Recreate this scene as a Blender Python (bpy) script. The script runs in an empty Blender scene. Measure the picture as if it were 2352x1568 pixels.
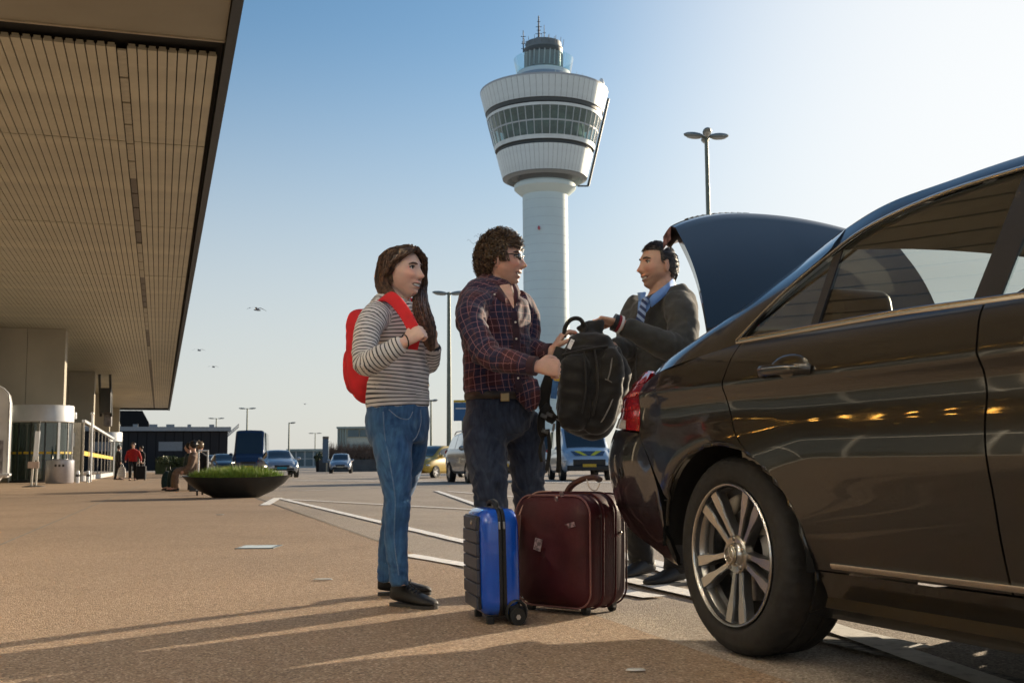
import bpy, bmesh, math, random
import numpy as np
from math import sin, cos, pi, radians, sqrt, atan2
from mathutils import Vector, Matrix, kdtree, noise as mnoise
random.seed(7); RNG = np.random.default_rng(11)
scene = bpy.context.scene
COL = scene.collection
# ------------------------------------------------------------------ camera, sky, sun, exposure
CAM_H, PITCH, ROLL, FPX = 0.64, radians(6.12), radians(0.45), 2613.0   # focal length in pixels of a 2352 px wide picture
c_fw = np.array([0, cos(PITCH), sin(PITCH)]); c_u0 = np.array([0, -sin(PITCH), cos(PITCH)]); c_r0 = np.array([1., 0, 0])
c_r = cos(ROLL)*c_r0 - sin(ROLL)*c_u0; c_u = cos(ROLL)*c_u0 + sin(ROLL)*c_r0
CAMP = np.array([0, 0, CAM_H])
cam = bpy.data.cameras.new('camera'); camo = bpy.data.objects.new('camera', cam); COL.objects.link(camo)
mw = Matrix.Identity(4)
for i in range(3):
    mw[i][0] = c_r[i]; mw[i][1] = c_u[i]; mw[i][2] = -c_fw[i]; mw[i][3] = CAMP[i]
camo.matrix_world = mw
cam.sensor_width = 36; cam.lens = 36*FPX/2352; cam.clip_start = .05; cam.clip_end = 6000
cam.dof.use_dof = True; cam.dof.focus_distance = 5.2; cam.dof.aperture_fstop = 10.0
scene.camera = camo
SUN_AZ, SUN_EL = radians(43), radians(13)        # azimuth clockwise from +Y
world = bpy.data.worlds.new('World'); scene.world = world; world.use_nodes = True
wn = world.node_tree; wn.nodes.clear()
sky = wn.nodes.new('ShaderNodeTexSky'); sky.sky_type = 'NISHITA'; sky.sun_disc = False
sky.sun_elevation = SUN_EL; sky.sun_rotation = SUN_AZ; sky.altitude = 0
sky.air_density = 1.0; sky.dust_density = 1.0; sky.ozone_density = 4.0
bg = wn.nodes.new('ShaderNodeBackground'); bg.inputs[1].default_value = 0.105
wo = wn.nodes.new('ShaderNodeOutputWorld')
# hazy air: the sky pales toward the horizon all round and toward the sun
def _wn(t, **k):
    n = wn.nodes.new(t)
    for a_, b_ in k.items(): setattr(n, a_, b_)
    return n
wtc = _wn('ShaderNodeTexCoord'); wsep = _wn('ShaderNodeSeparateXYZ'); wn.links.new(wtc.outputs['Generated'], wsep.inputs[0])
wz = _wn('ShaderNodeMapRange', interpolation_type='SMOOTHSTEP'); wz.inputs['From Min'].default_value = .40; wz.inputs['From Max'].default_value = .04; wz.inputs['To Min'].default_value = 0; wz.inputs['To Max'].default_value = .80
wn.links.new(wsep.outputs['Z'], wz.inputs['Value'])
wmx = _wn('ShaderNodeMix', data_type='RGBA'); wn.links.new(wz.outputs[0], wmx.inputs[0]); wti = _wn('ShaderNodeMix', data_type='RGBA', blend_type='MULTIPLY'); wti.inputs[0].default_value = 1; wti.inputs[7].default_value = (.93, .99, .90, 1); wn.links.new(sky.outputs[0], wti.inputs[6]); wn.links.new(wti.outputs[2], wmx.inputs[6]); wmx.inputs[7].default_value = (4.3, 4.2, 4.05, 1)
wdot = _wn('ShaderNodeVectorMath', operation='DOT_PRODUCT'); wn.links.new(wtc.outputs['Generated'], wdot.inputs[0])
wdot.inputs[1].default_value = (sin(SUN_AZ)*cos(SUN_EL), cos(SUN_AZ)*cos(SUN_EL), sin(SUN_EL))
wg_ = _wn('ShaderNodeMapRange', interpolation_type='SMOOTHERSTEP'); wg_.inputs['From Min'].default_value = .72; wg_.inputs['From Max'].default_value = .98; wg_.inputs['To Min'].default_value = 0; wg_.inputs['To Max'].default_value = .92
wn.links.new(wdot.outputs['Value'], wg_.inputs['Value'])
wad = _wn('ShaderNodeMix', data_type='RGBA'); wn.links.new(wg_.outputs[0], wad.inputs[0]); wn.links.new(wmx.outputs[2], wad.inputs[6]); wad.inputs[7].default_value = (5.7, 5.75, 5.75, 1)
wn.links.new(wad.outputs[2], bg.inputs[0]); wn.links.new(bg.outputs[0], wo.inputs[0])
sun = bpy.data.lights.new('sun', 'SUN'); sun.energy = 5.0; sun.angle = radians(.5); sun.color = (1, .83, .61)
suno = bpy.data.objects.new('sun', sun); COL.objects.link(suno)
sd = Vector((sin(SUN_AZ)*cos(SUN_EL), cos(SUN_AZ)*cos(SUN_EL), sin(SUN_EL)))
suno.rotation_euler = sd.to_track_quat('Z', 'Y').to_euler(); suno.location = (30, 30, 40)
scene.view_settings.view_transform = 'Standard'; scene.view_settings.look = 'None'
scene.view_settings.exposure = 0.7; scene.view_settings.gamma = 1; scene.view_settings.use_curve_mapping = False
scene.cycles.max_bounces = 8; scene.cycles.transparent_max_bounces = 16
scene.cycles.use_denoising = True

# ------------------------------------------------------------------ pixel <-> world helpers (2352 x 1568 frame)
def ray(x, y): return FPX*c_fw + (x-1176)*c_r + (784-y)*c_u
def gr(x, y, z=0.):
    d = ray(x, y); return CAMP + d*((z-CAM_H)/d[2])
def at(x, y, Y):
    d = ray(x, y); return CAMP + d*(Y/d[1])
V = lambda *a: Vector(a)
def unit(v): v = np.asarray(v, float); return v/np.linalg.norm(v)

# ------------------------------------------------------------------ materials
def mat(name, col, rough=.5, metal=0., var=.12, vs=6., bump=0., bs=90., coat=0., spec=.5, attr=None, sheen=0., emit=None, estr=0., col2=None, trans=0., alpha=1., rvar=.0, blo=.35, bhi=.65, sss=0.):
    m = bpy.data.materials.new(name); m.use_nodes = True
    nt = m.node_tree; N = nt.nodes; L = nt.links; b = N['Principled BSDF']
    c = tuple(col)+(1,)
    b.inputs['Base Color'].default_value = c; b.inputs['Roughness'].default_value = rough
    b.inputs['Metallic'].default_value = metal; b.inputs['Specular IOR Level'].default_value = spec
    if coat: b.inputs['Coat Weight'].default_value = coat; b.inputs['Coat Roughness'].default_value = .02
    if sheen: b.inputs['Sheen Weight'].default_value = sheen; b.inputs['Sheen Roughness'].default_value = .4
    if sss: b.inputs['Subsurface Weight'].default_value = sss; b.inputs['Subsurface Radius'].default_value = (.012, .005, .003); b.inputs['Subsurface Scale'].default_value = 1.
    if trans: b.inputs['Transmission Weight'].default_value = trans
    if emit: b.inputs['Emission Color'].default_value = tuple(emit)+(1,); b.inputs['Emission Strength'].default_value = estr
    tc = N.new('ShaderNodeTexCoord')
    if var or col2:
        nz = N.new('ShaderNodeTexNoise'); nz.inputs['Scale'].default_value = vs; nz.inputs['Detail'].default_value = 6
        L.new(tc.outputs['Object'], nz.inputs['Vector'])
        r = N.new('ShaderNodeValToRGB'); r.color_ramp.elements[0].position = blo; r.color_ramp.elements[1].position = bhi
        lo = tuple(max(0, x*(1-var)) for x in col); hi = col2 if col2 else tuple(min(1, x*(1+var)) for x in col)
        r.color_ramp.elements[0].color = lo+(1,); r.color_ramp.elements[1].color = tuple(hi)+(1,)
        L.new(nz.outputs['Fac'], r.inputs['Fac']); L.new(r.outputs['Color'], b.inputs['Base Color'])
        if rvar:
            mr = N.new('ShaderNodeMapRange'); mr.inputs['To Min'].default_value = rough-rvar; mr.inputs['To Max'].default_value = rough+rvar
            mr.inputs['From Min'].default_value = .3; mr.inputs['From Max'].default_value = .7
            L.new(nz.outputs['Fac'], mr.inputs['Value']); L.new(mr.outputs['Result'], b.inputs['Roughness'])
    if bump:
        n2 = N.new('ShaderNodeTexNoise'); n2.inputs['Scale'].default_value = bs; n2.inputs['Detail'].default_value = 4
        L.new(tc.outputs['Object'], n2.inputs['Vector'])
        bp = N.new('ShaderNodeBump'); bp.inputs['Strength'].default_value = bump; bp.inputs['Distance'].default_value = .01
        L.new(n2.outputs['Fac'], bp.inputs['Height']); L.new(bp.outputs['Normal'], b.inputs['Normal'])
    return m
def nodes_of(m): return m.node_tree.nodes, m.node_tree.links, m.node_tree.nodes['Principled BSDF']
def math_node(N, L, op, a, bval=None, c=None):
    n = N.new('ShaderNodeMath'); n.operation = op
    for i, x in enumerate((a, bval, c)):
        if x is None: continue
        if isinstance(x, (int, float)): n.inputs[i].default_value = x
        else: L.new(x, n.inputs[i])
    return n.outputs[0]
def mix_rgb(N, L, fac, a, b):
    n = N.new('ShaderNodeMix'); n.data_type = 'RGBA'
    for k, x in ((0, fac), (6, a), (7, b)):
        if isinstance(x, (int, float)): n.inputs[k].default_value = x
        elif isinstance(x, tuple): n.inputs[k].default_value = x+(1,) if len(x) == 3 else x
        else: L.new(x, n.inputs[k])
    return n.outputs[2]
def glass(name, tint, rough=.0, boost=1.0, opaque=0., body=(.02, .03, .03)):
    m = bpy.data.materials.new(name); m.use_nodes = True; nt = m.node_tree; N = nt.nodes; L = nt.links; N.clear()
    t = N.new('ShaderNodeBsdfTransparent'); t.inputs[0].default_value = tuple(tint)+(1,)
    g = N.new('ShaderNodeBsdfGlossy'); g.inputs['Roughness'].default_value = rough
    ge = N.new('ShaderNodeNewGeometry'); dt = N.new('ShaderNodeVectorMath'); dt.operation = 'DOT_PRODUCT'; L.new(ge.outputs['Incoming'], dt.inputs[0]); L.new(ge.outputs['Normal'], dt.inputs[1])
    c = math_node(N, L, 'SUBTRACT', 1.0, math_node(N, L, 'ABSOLUTE', dt.outputs['Value'])); k = math_node(N, L, 'ADD', .045, math_node(N, L, 'MULTIPLY', math_node(N, L, 'POWER', c, 5.), .95))
    k = math_node(N, L, 'MULTIPLY', k, 1.55*boost); k = math_node(N, L, 'MINIMUM', k, 1.0)      # two faces of a thin pane
    o = N.new('ShaderNodeOutputMaterial'); first = t.outputs[0]
    if opaque:
        d = N.new('ShaderNodeBsdfDiffuse'); d.inputs[0].default_value = tuple(body)+(1,)
        mx = N.new('ShaderNodeMixShader'); mx.inputs[0].default_value = opaque
        L.new(t.outputs[0], mx.inputs[1]); L.new(d.outputs[0], mx.inputs[2]); first = mx.outputs[0]
    mx = N.new('ShaderNodeMixShader'); L.new(k, mx.inputs[0]); L.new(first, mx.inputs[1]); L.new(g.outputs[0], mx.inputs[2])
    L.new(mx.outputs[0], o.inputs[0]); return m

# ------------------------------------------------------------------ mesh building
class MB:
    def __init__(s): s.v = []; s.f = []; s.m = []; s.a = []; s.cr = []
    def add(s, vs, fs, mi=0, at_=None):
        o = len(s.v); s.v += [tuple(float(c) for c in p) for p in vs]; s.f += [tuple(i+o for i in f) for f in fs]; s.m += [mi]*len(fs)
        s.a += list(at_) if at_ is not None else [(0, 0, 0)]*len(vs)
        return s
    def box(s, c, size, mi=0, M=None):
        x, y, z = (q/2 for q in size); vs = [Vector((a*x, b*y, d*z)) for a in (-1, 1) for b in (-1, 1) for d in (-1, 1)]
        if M is not None: vs = [M @ p for p in vs]
        c = Vector(c); return s.add([p+c for p in vs], [(0, 1, 3, 2), (4, 6, 7, 5), (0, 4, 5, 1), (2, 3, 7, 6), (0, 2, 6, 4), (1, 5, 7, 3)], mi)
    def box2(s, lo, hi, mi=0): return s.box([(a+b)/2 for a, b in zip(lo, hi)], [abs(b-a) for a, b in zip(lo, hi)], mi)
    def bar(s, p, q, w, h, mi=0, upv=(0, 0, 1)):
        p = Vector(p); q = Vector(q); d = (q-p); L = d.length; d.normalize(); u = Vector(upv)
        if abs(d.dot(u)) > .99: u = Vector((1, 0, 0))
        x = d.cross(u).normalized(); z = x.cross(d)
        M = Matrix((x, d, z)).transposed(); return s.box((p+q)/2, (w, L, h), mi, M)
    def tube(s, pts, rad, n=10, mi=0, cap=True, ref=None, vscale=1., pw=1., attr=0, closed=False, a0=0.):
        """rad: r or per-point r or per-point (ra, rb); ra lies along ref."""
        P = [Vector(p) for p in pts]; K = len(P)
        R = rad if isinstance(rad, (list, tuple, np.ndarray)) else [rad]*K
        R = [(r, r) if not isinstance(r, (tuple, list, np.ndarray)) else r for r in R]
        vs = []; at_ = []; x = None; acc = 0.
        for i, p in enumerate(P):
            if closed: d = P[(i+1) % K]-P[i-1]
            else: d = (P[min(i+1, K-1)]-P[max(i-1, 0)])
            if d.length < 1e-9: d = Vector((0, 0, 1))
            d.normalize()
            if i: acc += (P[i]-P[i-1]).length
            if ref is not None: x = Vector(ref) if not callable(ref) else Vector(ref(i))
            elif x is None: x = Vector((0, 0, 1)) if abs(d.z) < .9 else Vector((1, 0, 0))
            x = (x-d*x.dot(d)).normalized(); y = d.cross(x)
            ra, rb = R[i]
            for k in range(n):
                t = 2*pi*k/n+a0; ct, st = cos(t), sin(t)
                if pw != 1: ct = math.copysign(abs(ct)**pw, ct); st = math.copysign(abs(st)**pw, st)
                vs.append(p+x*(ra*ct)+y*(rb*st)); at_.append((2*pi*k/n*(ra+rb)/2, acc, attr))
        fs = []
        for i in range(K if closed else K-1):
            j = (i+1) % K
            for k in range(n): fs.append((i*n+k, i*n+(k+1) % n, j*n+(k+1) % n, j*n+k))
        if cap and not closed: fs += [tuple(range(n-1, -1, -1)), tuple((K-1)*n+k for k in range(n))]
        return s.add(vs, fs, mi, at_)
    def ball(s, c, r, n=12, m=8, mi=0, M=None):
        if not isinstance(r, (tuple, list)): r = (r, r, r)
        vs = []; c = Vector(c)
        for i in range(1, m):
            t = pi*i/m
            for k in range(n):
                p = 2*pi*k/n; q = Vector((r[0]*sin(t)*cos(p), r[1]*sin(t)*sin(p), r[2]*cos(t))); vs.append((M @ q if M is not None else q)+c)
        t_, b_ = Vector((0, 0, r[2])), Vector((0, 0, -r[2]))
        if M is not None: t_, b_ = M @ t_, M @ b_
        vs += [t_+c, b_+c]; o = (m-1)*n
        fs = [(i*n+k, (i+1)*n+k, (i+1)*n+(k+1) % n, i*n+(k+1) % n) for i in range(m-2) for k in range(n)]
        fs += [(o, k, (k+1) % n) for k in range(n)]+[(o+1, (m-2)*n+(k+1) % n, (m-2)*n+k) for k in range(n)]
        return s.add(vs, fs, mi)
    def lathe(s, prof, n=48, mi=0, c=(0, 0, 0), axis='z', M=None, mis=None):
        """prof: (r, h) along the axis"""
        vs = []
        for r, h in prof:
            for k in range(n):
                t = 2*pi*k/n
                q = (r*cos(t), r*sin(t), h) if axis == 'z' else ((h, r*cos(t), r*sin(t)) if axis == 'x' else (r*sin(t), h, r*cos(t)))
                q = Vector(q); vs.append((M @ q if M is not None else q)+Vector(c))
        o = len(s.v); s.v += [tuple(q) for q in vs]; s.a += [(0, 0, 0)]*len(vs)
        for i in range(len(prof)-1):
            for k in range(n):
                s.f.append((o+i*n+k, o+i*n+(k+1) % n, o+(i+1)*n+(k+1) % n, o+(i+1)*n+k)); s.m.append(mi if mis is None else mis[i])
        return s
    def grid(s, rows, mi=0, closed=False, flip=False):
        R = len(rows); Cn = len(rows[0]); vs = [p for r in rows for p in r]; fs = []
        for i in range(R-1):
            for k in range(Cn if closed else Cn-1):
                q = (i*Cn+k, i*Cn+(k+1) % Cn, (i+1)*Cn+(k+1) % Cn, (i+1)*Cn+k); fs.append(q[::-1] if flip else q)
        return s.add(vs, fs, mi)
    def prism(s, poly, depth, mi=0, M=None):
        """poly in XY (counter-clockwise), extruded along -Z by depth, placed by M"""
        n = len(poly); M = M or Matrix.Identity(4)
        vs = [M @ Vector((x, y, 0)) for x, y in poly]+[M @ Vector((x, y, -depth)) for x, y in poly]
        return s.add(vs, [tuple(range(n)), tuple(range(2*n-1, n-1, -1))]+[(i, n+i, n+(i+1) % n, (i+1) % n) for i in range(n)], mi)
    def mesh(s, name, mats=(), smooth=True, angle=40, uv=False):
        me = bpy.data.meshes.new(name); me.from_pydata(s.v, [], s.f)
        for m in mats: me.materials.append(m)
        if len(mats) > 1: me.polygons.foreach_set('material_index', s.m)
        if uv:
            a = me.attributes.new('cloth', 'FLOAT_VECTOR', 'POINT'); a.data.foreach_set('vector', np.array(s.a, np.float32).ravel())
        if smooth:
            me.polygons.foreach_set('use_smooth', [True]*len(me.polygons)); me.set_sharp_from_angle(angle=radians(angle))
        me.update(); return me
    def build(s, name, mats, parent=None, smooth=True, angle=40, bevel=0., seg=2, loc=None, uv=False, recalc=False):
        mats = mats if isinstance(mats, (list, tuple)) else [mats]
        me = s.mesh(name, mats, smooth, angle, uv)
        if recalc:
            b = bmesh.new(); b.from_mesh(me); bmesh.ops.recalc_face_normals(b, faces=b.faces); b.to_mesh(me); b.free()
        return link(name, me, parent, bevel, seg, loc)
def link(name, me, parent=None, bevel=0., seg=2, loc=None):
    o = bpy.data.objects.new(name, me); COL.objects.link(o)
    if parent is not None: o.parent = parent
    if loc is not None: o.location = loc
    if bevel:
        b = o.modifiers.new('bevel', 'BEVEL'); b.width = bevel; b.segments = seg; b.limit_method = 'ANGLE'; b.angle_limit = radians(35)
    return o
def tag(o, label, cat, group=None):
    o['label'] = label; o['category'] = cat
    if group: o['group'] = group
    return o
def thing(name, label, cat, loc=(0, 0, 0), rotz=0., group=None):
    o = bpy.data.objects.new(name, None); COL.objects.link(o); o.location = [float(c) for c in loc]; o.rotation_euler = (0, 0, rotz)
    o.empty_display_size = .1; return tag(o, label, cat, group)
def structure(o): o['kind'] = 'structure'; return o
def stuff(o): o['kind'] = 'stuff'; return o
def copy_tree(o, parent=None):
    c = o.copy(); COL.objects.link(c)
    if parent is not None: c.parent = parent
    for ch in list(o.children): copy_tree(ch, c)
    return c
def crom(pts, n):
    """Catmull-Rom through pts (any dimension), n points"""
    P = np.array(pts, float)
    if P.ndim == 1: P = P[:, None]
    K = len(P); out = []
    for t in np.linspace(0, K-1, n):
        i = min(int(t), K-2); u = t-i
        p0, p1, p2, p3 = P[max(i-1, 0)], P[i], P[i+1], P[min(i+2, K-1)]
        out.append(.5*((2*p1)+(-p0+p2)*u+(2*p0-5*p1+4*p2-p3)*u*u+(-p0+3*p1-3*p2+p3)*u**3))
    return np.array(out)
def smoothstep(a, b, x):
    t = np.clip((np.asarray(x, float)-a)/(b-a), 0, 1); return t*t*(3-2*t)
# ---- voxel fusing of overlapping shapes into one continuous surface
def arrays(me):
    v = np.empty(len(me.vertices)*3, np.float32); me.vertices.foreach_get('co', v)
    e = np.empty(len(me.edges)*2, np.int32); me.edges.foreach_get('vertices', e)
    return v.reshape(-1, 3).astype(float), e.reshape(-1, 2)
def laplace(v, e, it, lam=.5):
    n = len(v); deg = np.bincount(e.ravel(), minlength=n)[:, None]+1e-9
    for _ in range(it):
        s_ = np.zeros_like(v)
        for k in range(3):
            s_[:, k] = np.bincount(e[:, 0], v[e[:, 1], k], n)+np.bincount(e[:, 1], v[e[:, 0], k], n)
        v = v+lam*(s_/deg-v)
    return v
def fuse(mb, voxel, smooth=4, lam=.5):
    me = mb.mesh('tmp', smooth=False); b = bmesh.new(); b.from_mesh(me); bmesh.ops.recalc_face_normals(b, faces=b.faces); b.to_mesh(me); b.free()
    o = bpy.data.objects.new('tmp', me); COL.objects.link(o)
    r = o.modifiers.new('r', 'REMESH'); r.mode = 'VOXEL'; r.voxel_size = voxel
    dg = bpy.context.evaluated_depsgraph_get(); out = bpy.data.meshes.new_from_object(o.evaluated_get(dg))
    bpy.data.objects.remove(o); bpy.data.meshes.remove(me)
    v, e = arrays(out)
    if smooth: v = laplace(v, e, smooth, lam)
    out.vertices.foreach_set('co', v.astype(np.float32).ravel()); out.update()
    return out, v, e
def vnormals(me):
    n = np.empty(len(me.vertices)*3, np.float32); me.vertex_normals.foreach_get('vector', n); return n.reshape(-1, 3).astype(float)
def set_vattr(me, name, arr):
    a = me.attributes.new(name, 'FLOAT_VECTOR', 'POINT'); a.data.foreach_set('vector', np.asarray(arr, np.float32).ravel())
def finish(me, name, mats, parent):
    me.name = name
    for m in (mats if isinstance(mats, (list, tuple)) else [mats]): me.materials.append(m)
    me.polygons.foreach_set('use_smooth', [True]*len(me.polygons)); me.update()
    return link(name, me, parent)
def xfer(mb, v):
    """nearest source attribute (u, v, part) for every fused vertex"""
    kd = kdtree.KDTree(len(mb.v))
    for i, p in enumerate(mb.v): kd.insert(p, i)
    kd.balance(); A = np.array(mb.a); return A[[kd.find(p)[1] for p in v]]
def fbm(v, scale, oct_=3, off=0.):
    out = np.empty(len(v))
    for i, p in enumerate(v): out[i] = mnoise.fractal((p[0]*scale[0]+off, p[1]*scale[1]+off, p[2]*scale[2]), 1., 2., oct_)
    return out
# ------------------------------------------------------------------ ground
def asphalt(name, c1, c2, c3, tint=(1, 1, 1), grain=150., patches=True):
    m = bpy.data.materials.new(name); m.use_nodes = True; N, L, b = nodes_of(m)
    tc = N.new('ShaderNodeTexCoord'); co = tc.outputs['Object']
    def nz(s, d=4, r=.55, dist=0.):
        n = N.new('ShaderNodeTexNoise'); n.inputs['Scale'].default_value = s; n.inputs['Detail'].default_value = d; n.inputs['Roughness'].default_value = r
        n.inputs['Distortion'].default_value = dist; L.new(co, n.inputs['Vector']); return n.outputs['Fac']
    def ramp(f, p0, p1, a=(0, 0, 0), c=(1, 1, 1)):
        r = N.new('ShaderNodeValToRGB'); r.color_ramp.elements[0].position = p0; r.color_ramp.elements[1].position = p1
        r.color_ramp.elements[0].color = tuple(a)+(1,); r.color_ramp.elements[1].color = tuple(c)+(1,); L.new(f, r.inputs['Fac']); return r.outputs['Color']
    base = ramp(nz(.45, 6, .6), .35, .68, c1, c2)
    big = ramp(nz(.07, 3), .35, .65, (.82, .82, .83), (1.08, 1.06, 1.04))
    mx = N.new('ShaderNodeMix'); mx.data_type = 'RGBA'; mx.blend_type = 'MULTIPLY'; mx.inputs[0].default_value = 1
    L.new(base, mx.inputs[6]); L.new(big, mx.inputs[7]); colr = mx.outputs[2]
    vo = N.new('ShaderNodeTexVoronoi'); vo.inputs['Scale'].default_value = grain; L.new(co, vo.inputs['Vector'])
    st = N.new('ShaderNodeSeparateColor'); L.new(vo.outputs['Color'], st.inputs[0])
    light = ramp(st.outputs[0], .62, .95); darkm = ramp(st.outputs[1], .55, .9)
    colr = mix_rgb(N, L, math_node(N, L, 'MULTIPLY', light, .75), colr, c3)
    colr = mix_rgb(N, L, math_node(N, L, 'MULTIPLY', darkm, .62), colr, tuple(x*.28 for x in c1))
    if patches:
        stn = ramp(nz(1.1, 6, .68, .9), .56, .76); colr = mix_rgb(N, L, math_node(N, L, 'MULTIPLY', stn, .5), colr, tuple(x*.55 for x in c1))
    L.new(colr, b.inputs['Base Color']); b.inputs['Roughness'].default_value = .82; b.inputs['Specular IOR Level'].default_value = .35
    bp = N.new('ShaderNodeBump'); bp.inputs['Strength'].default_value = .55; bp.inputs['Distance'].default_value = .006
    hh = math_node(N, L, 'ADD', math_node(N, L, 'MULTIPLY', vo.outputs['Distance'], -1.), math_node(N, L, 'MULTIPLY', nz(38., 3), .8))
    L.new(hh, bp.inputs['Height']); L.new(bp.outputs['Normal'], b.inputs['Normal']); return m
M_lot = asphalt('lot_asphalt', (.38, .315, .25), (.48, .40, .32), (.70, .61, .51))
M_pave = asphalt('pavement_asphalt', (.36, .25, .162), (.46, .32, .21), (.68, .53, .38), grain=135.)
M_paint = mat('road_paint', (.84, .82, .78), .7, var=.15, vs=22., bump=.3, bs=140., blo=.3, bhi=.5)
M_seam = mat('joint_filler', (.26, .22, .17), .9, var=.2)
mb = MB(); mb.add([(-2500, -400, 0), (2500, -400, 0), (2500, 4500, 0), (-2500, 4500, 0)], [(0, 1, 2, 3)])
structure(mb.build('ground', M_lot, smooth=False))
# terminal pavement: the warm brown surface left of the seam, one sheet above the lot
TA = radians(17.16); E0 = np.array([-4.4, 17.0]); T_ = np.array([-sin(TA), cos(TA)]); L_ = np.array([-cos(TA), -sin(TA)])
def tw(a, b, z=0.): p = E0+T_*a+L_*b; return np.array([p[0], p[1], z])
s0 = gr(600, 1150); s1 = gr(870, 1243); sdv = unit((s1-s0)[:2])
q1 = s0[:2]+sdv*22; q0 = s0[:2]+T_*110
mb = MB(); mb.add([(q0[0], q0[1], .004), (s0[0], s0[1], .004), (q1[0], q1[1], .004), (q1[0]-12, -60, .004), (-60, -60, .004), (-75, q0[1]+20, .004)], [(0, 5, 4, 3, 2, 1)])
structure(mb.build('pavement', M_pave, smooth=False))
STRIPZ = [.008]
def strip(name, p, q, w, m, z=None):
    if z is None: STRIPZ[0] += .0012; z = STRIPZ[0]
    p = np.array(p[:2]); q = np.array(q[:2]); d = unit(q-p); n = np.array([-d[1], d[0]])*w/2; mb = MB(); k = max(2, int(np.linalg.norm(q-p)/.25))
    rows = []
    for i in range(k+1):
        c = p+(q-p)*i/k; wob = 1+.05*math.sin(i*2.3)+random.uniform(-.05, .05); rows.append([(c[0]+n[0]*wob, c[1]+n[1]*wob, z), (c[0]-n[0]*wob, c[1]-n[1]*wob, z)])
    mb.grid(rows); return structure(mb.build(name, m, smooth=False))
def ext(a, b, k0, k1):
    a = gr(*a); b = gr(*b); return a+(b-a)*k0, a+(b-a)*k1
for (a, b, k0, k1, w) in [((640, 1144), (1070, 1246), 0, 1.42, .12), ((935, 1276), (1068, 1299), -.02, 3.2, .13), ((640, 1146), (1092, 1171), 0, 2.0, .11),
                          ((638, 1144), (608, 1161), 0, 1, .16), ((1003, 1128), (1094, 1160), 0, 2.6, .12), ((1030, 1129), (1200, 1143), 0, 2.2, .10),
                          ((1440, 1336), (1600, 1372), -.5, 1.6, .13), ((1500, 1296), (1600, 1322), -1.2, 1.6, .13), ((680, 1104), (1000, 1106), 0, 2.3, .5), ((690, 1128), (850, 1122), 0, 1, .09)]:
    strip('bay_line', *ext(a, b, k0, k1), w, M_paint)
strip('pavement_joint', gr(0, 1252), gr(400, 1082), .03, M_seam, .006)
strip('pavement_joint', gr(560, 1132), gr(880, 1246), .035, M_seam, .006)
strip('pavement_joint', gr(1780, 1445), gr(2330, 1570), .10, mat('worn_paint', (.30, .27, .23), .8, var=.5, vs=30., blo=.4, bhi=.6), .008)
# flush light plate in the pavement
pl = gr(595, 1257)
lp = thing('ground_light', 'pale glass light plate set flush into the brown pavement', 'ground light', (pl[0], pl[1], 0.004))
mb = MB(); mb.box((0, 0, .002), (.30, .36, .006)); mb.build('frame', mat('plate_steel', (.10, .11, .10), .4, .8), lp, bevel=.002)
mb = MB(); mb.box((-.01, -.01, .0045), (.25, .29, .004)); mb.build('lens', mat('plate_glass', (.62, .68, .66), .15, var=.12, vs=9.), lp)
for (x, y, r) in [(742, 1334, .035), (505, 1183, .035), (1460, 1545, .02)]:
    p = gr(x, y); o = tag(MB().lathe([(0, .012), (r*.8, .012), (r, .006)], 12).build('pavement_stud', mat('stud_metal', (.62, .60, .55), .5, .2), loc=(p[0], p[1], .003)),
        {742: 'small pale stud in the pavement near the woman in striped top', 505: 'small pale stud in the pavement in front of the planter', 1460: 'small pale stud in the shaded asphalt near the car wheel'}[x], 'stud', 'pavement studs')
    o.scale = (1.6, .6, 1)

# ------------------------------------------------------------------ terminal building: canopy of slats, piers, glass front
CZ = 7.0
M_slat = mat('slat_bronze', (.56, .52, .40), .48, .25, var=.13, vs=.9, rvar=.06)
M_dark = mat('recess_black', (.012, .012, .012), .8, var=0)
M_fascia = mat('fascia_blue_black', (.020, .026, .032), .45, var=.15)
M_soffit = mat('soffit_plain', (.27, .245, .185), .55, var=.10, vs=.5)
M_pier = mat('pier_panel', (.42, .38, .30), .5, .1, var=.08, vs=.6)
term = thing('terminal_building', 'airport terminal with long slatted canopy over its forecourt', 'building', (E0[0], E0[1], 0), TA)
can = MB().box2((-16, -34, CZ+.20), (-.02, 117, CZ+.9)).build('canopy', M_fascia, term, smooth=False)
ROW0, MOD = 5.45, 8.27
joints = [.25, 5.55]+[5.55+MOD*i for i in range(1, 14)]
PITCH_S = .15; NSL = 54; STRIP = 9
vis_b = [26, 33, 40, 46, 51, 53, 53]
nslat = 0; mesh_cache = {}
rest = MB()
def slat_mesh(Ln):
    k = round(Ln, 2)
    if k not in mesh_cache:
        m_ = MB(); m_.box((0, 0, .02), (PITCH_S-.018, Ln-.05, .04)); m_.box((0, 0, .06), (.10, Ln-.07, .04)); mesh_cache[k] = m_.mesh('slat', (M_slat,), smooth=False)
    return mesh_cache[k]
for r in range(len(joints)-1):
    a0, a1 = joints[r], joints[r+1]; Ln = a1-a0
    for i in range(NSL):
        if i == STRIP: continue
        x = -(.10+PITCH_S*(i+.5)); y = (a0+a1)/2
        jit = random.uniform(-.004, .004)
        if r < 7 and i < vis_b[r] and nslat < 300:
            o = link('slat', slat_mesh(Ln), can, loc=(x, y, CZ+jit)); nslat += 1
        else:
            rest.box((x, y, CZ+.02+jit), (PITCH_S-.018, Ln-.05, .04))
for k in range(4):
    for i in range(NSL*2-2): rest.box((-(.10+PITCH_S*(i+.5)), -4.3-MOD*(k+.5)+.02, CZ+.02), (PITCH_S-.018, MOD-.05, .04))    # the bay nearer than the plain band
stuff(rest.build('slat_field', M_slat, can, smooth=False))
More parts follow.
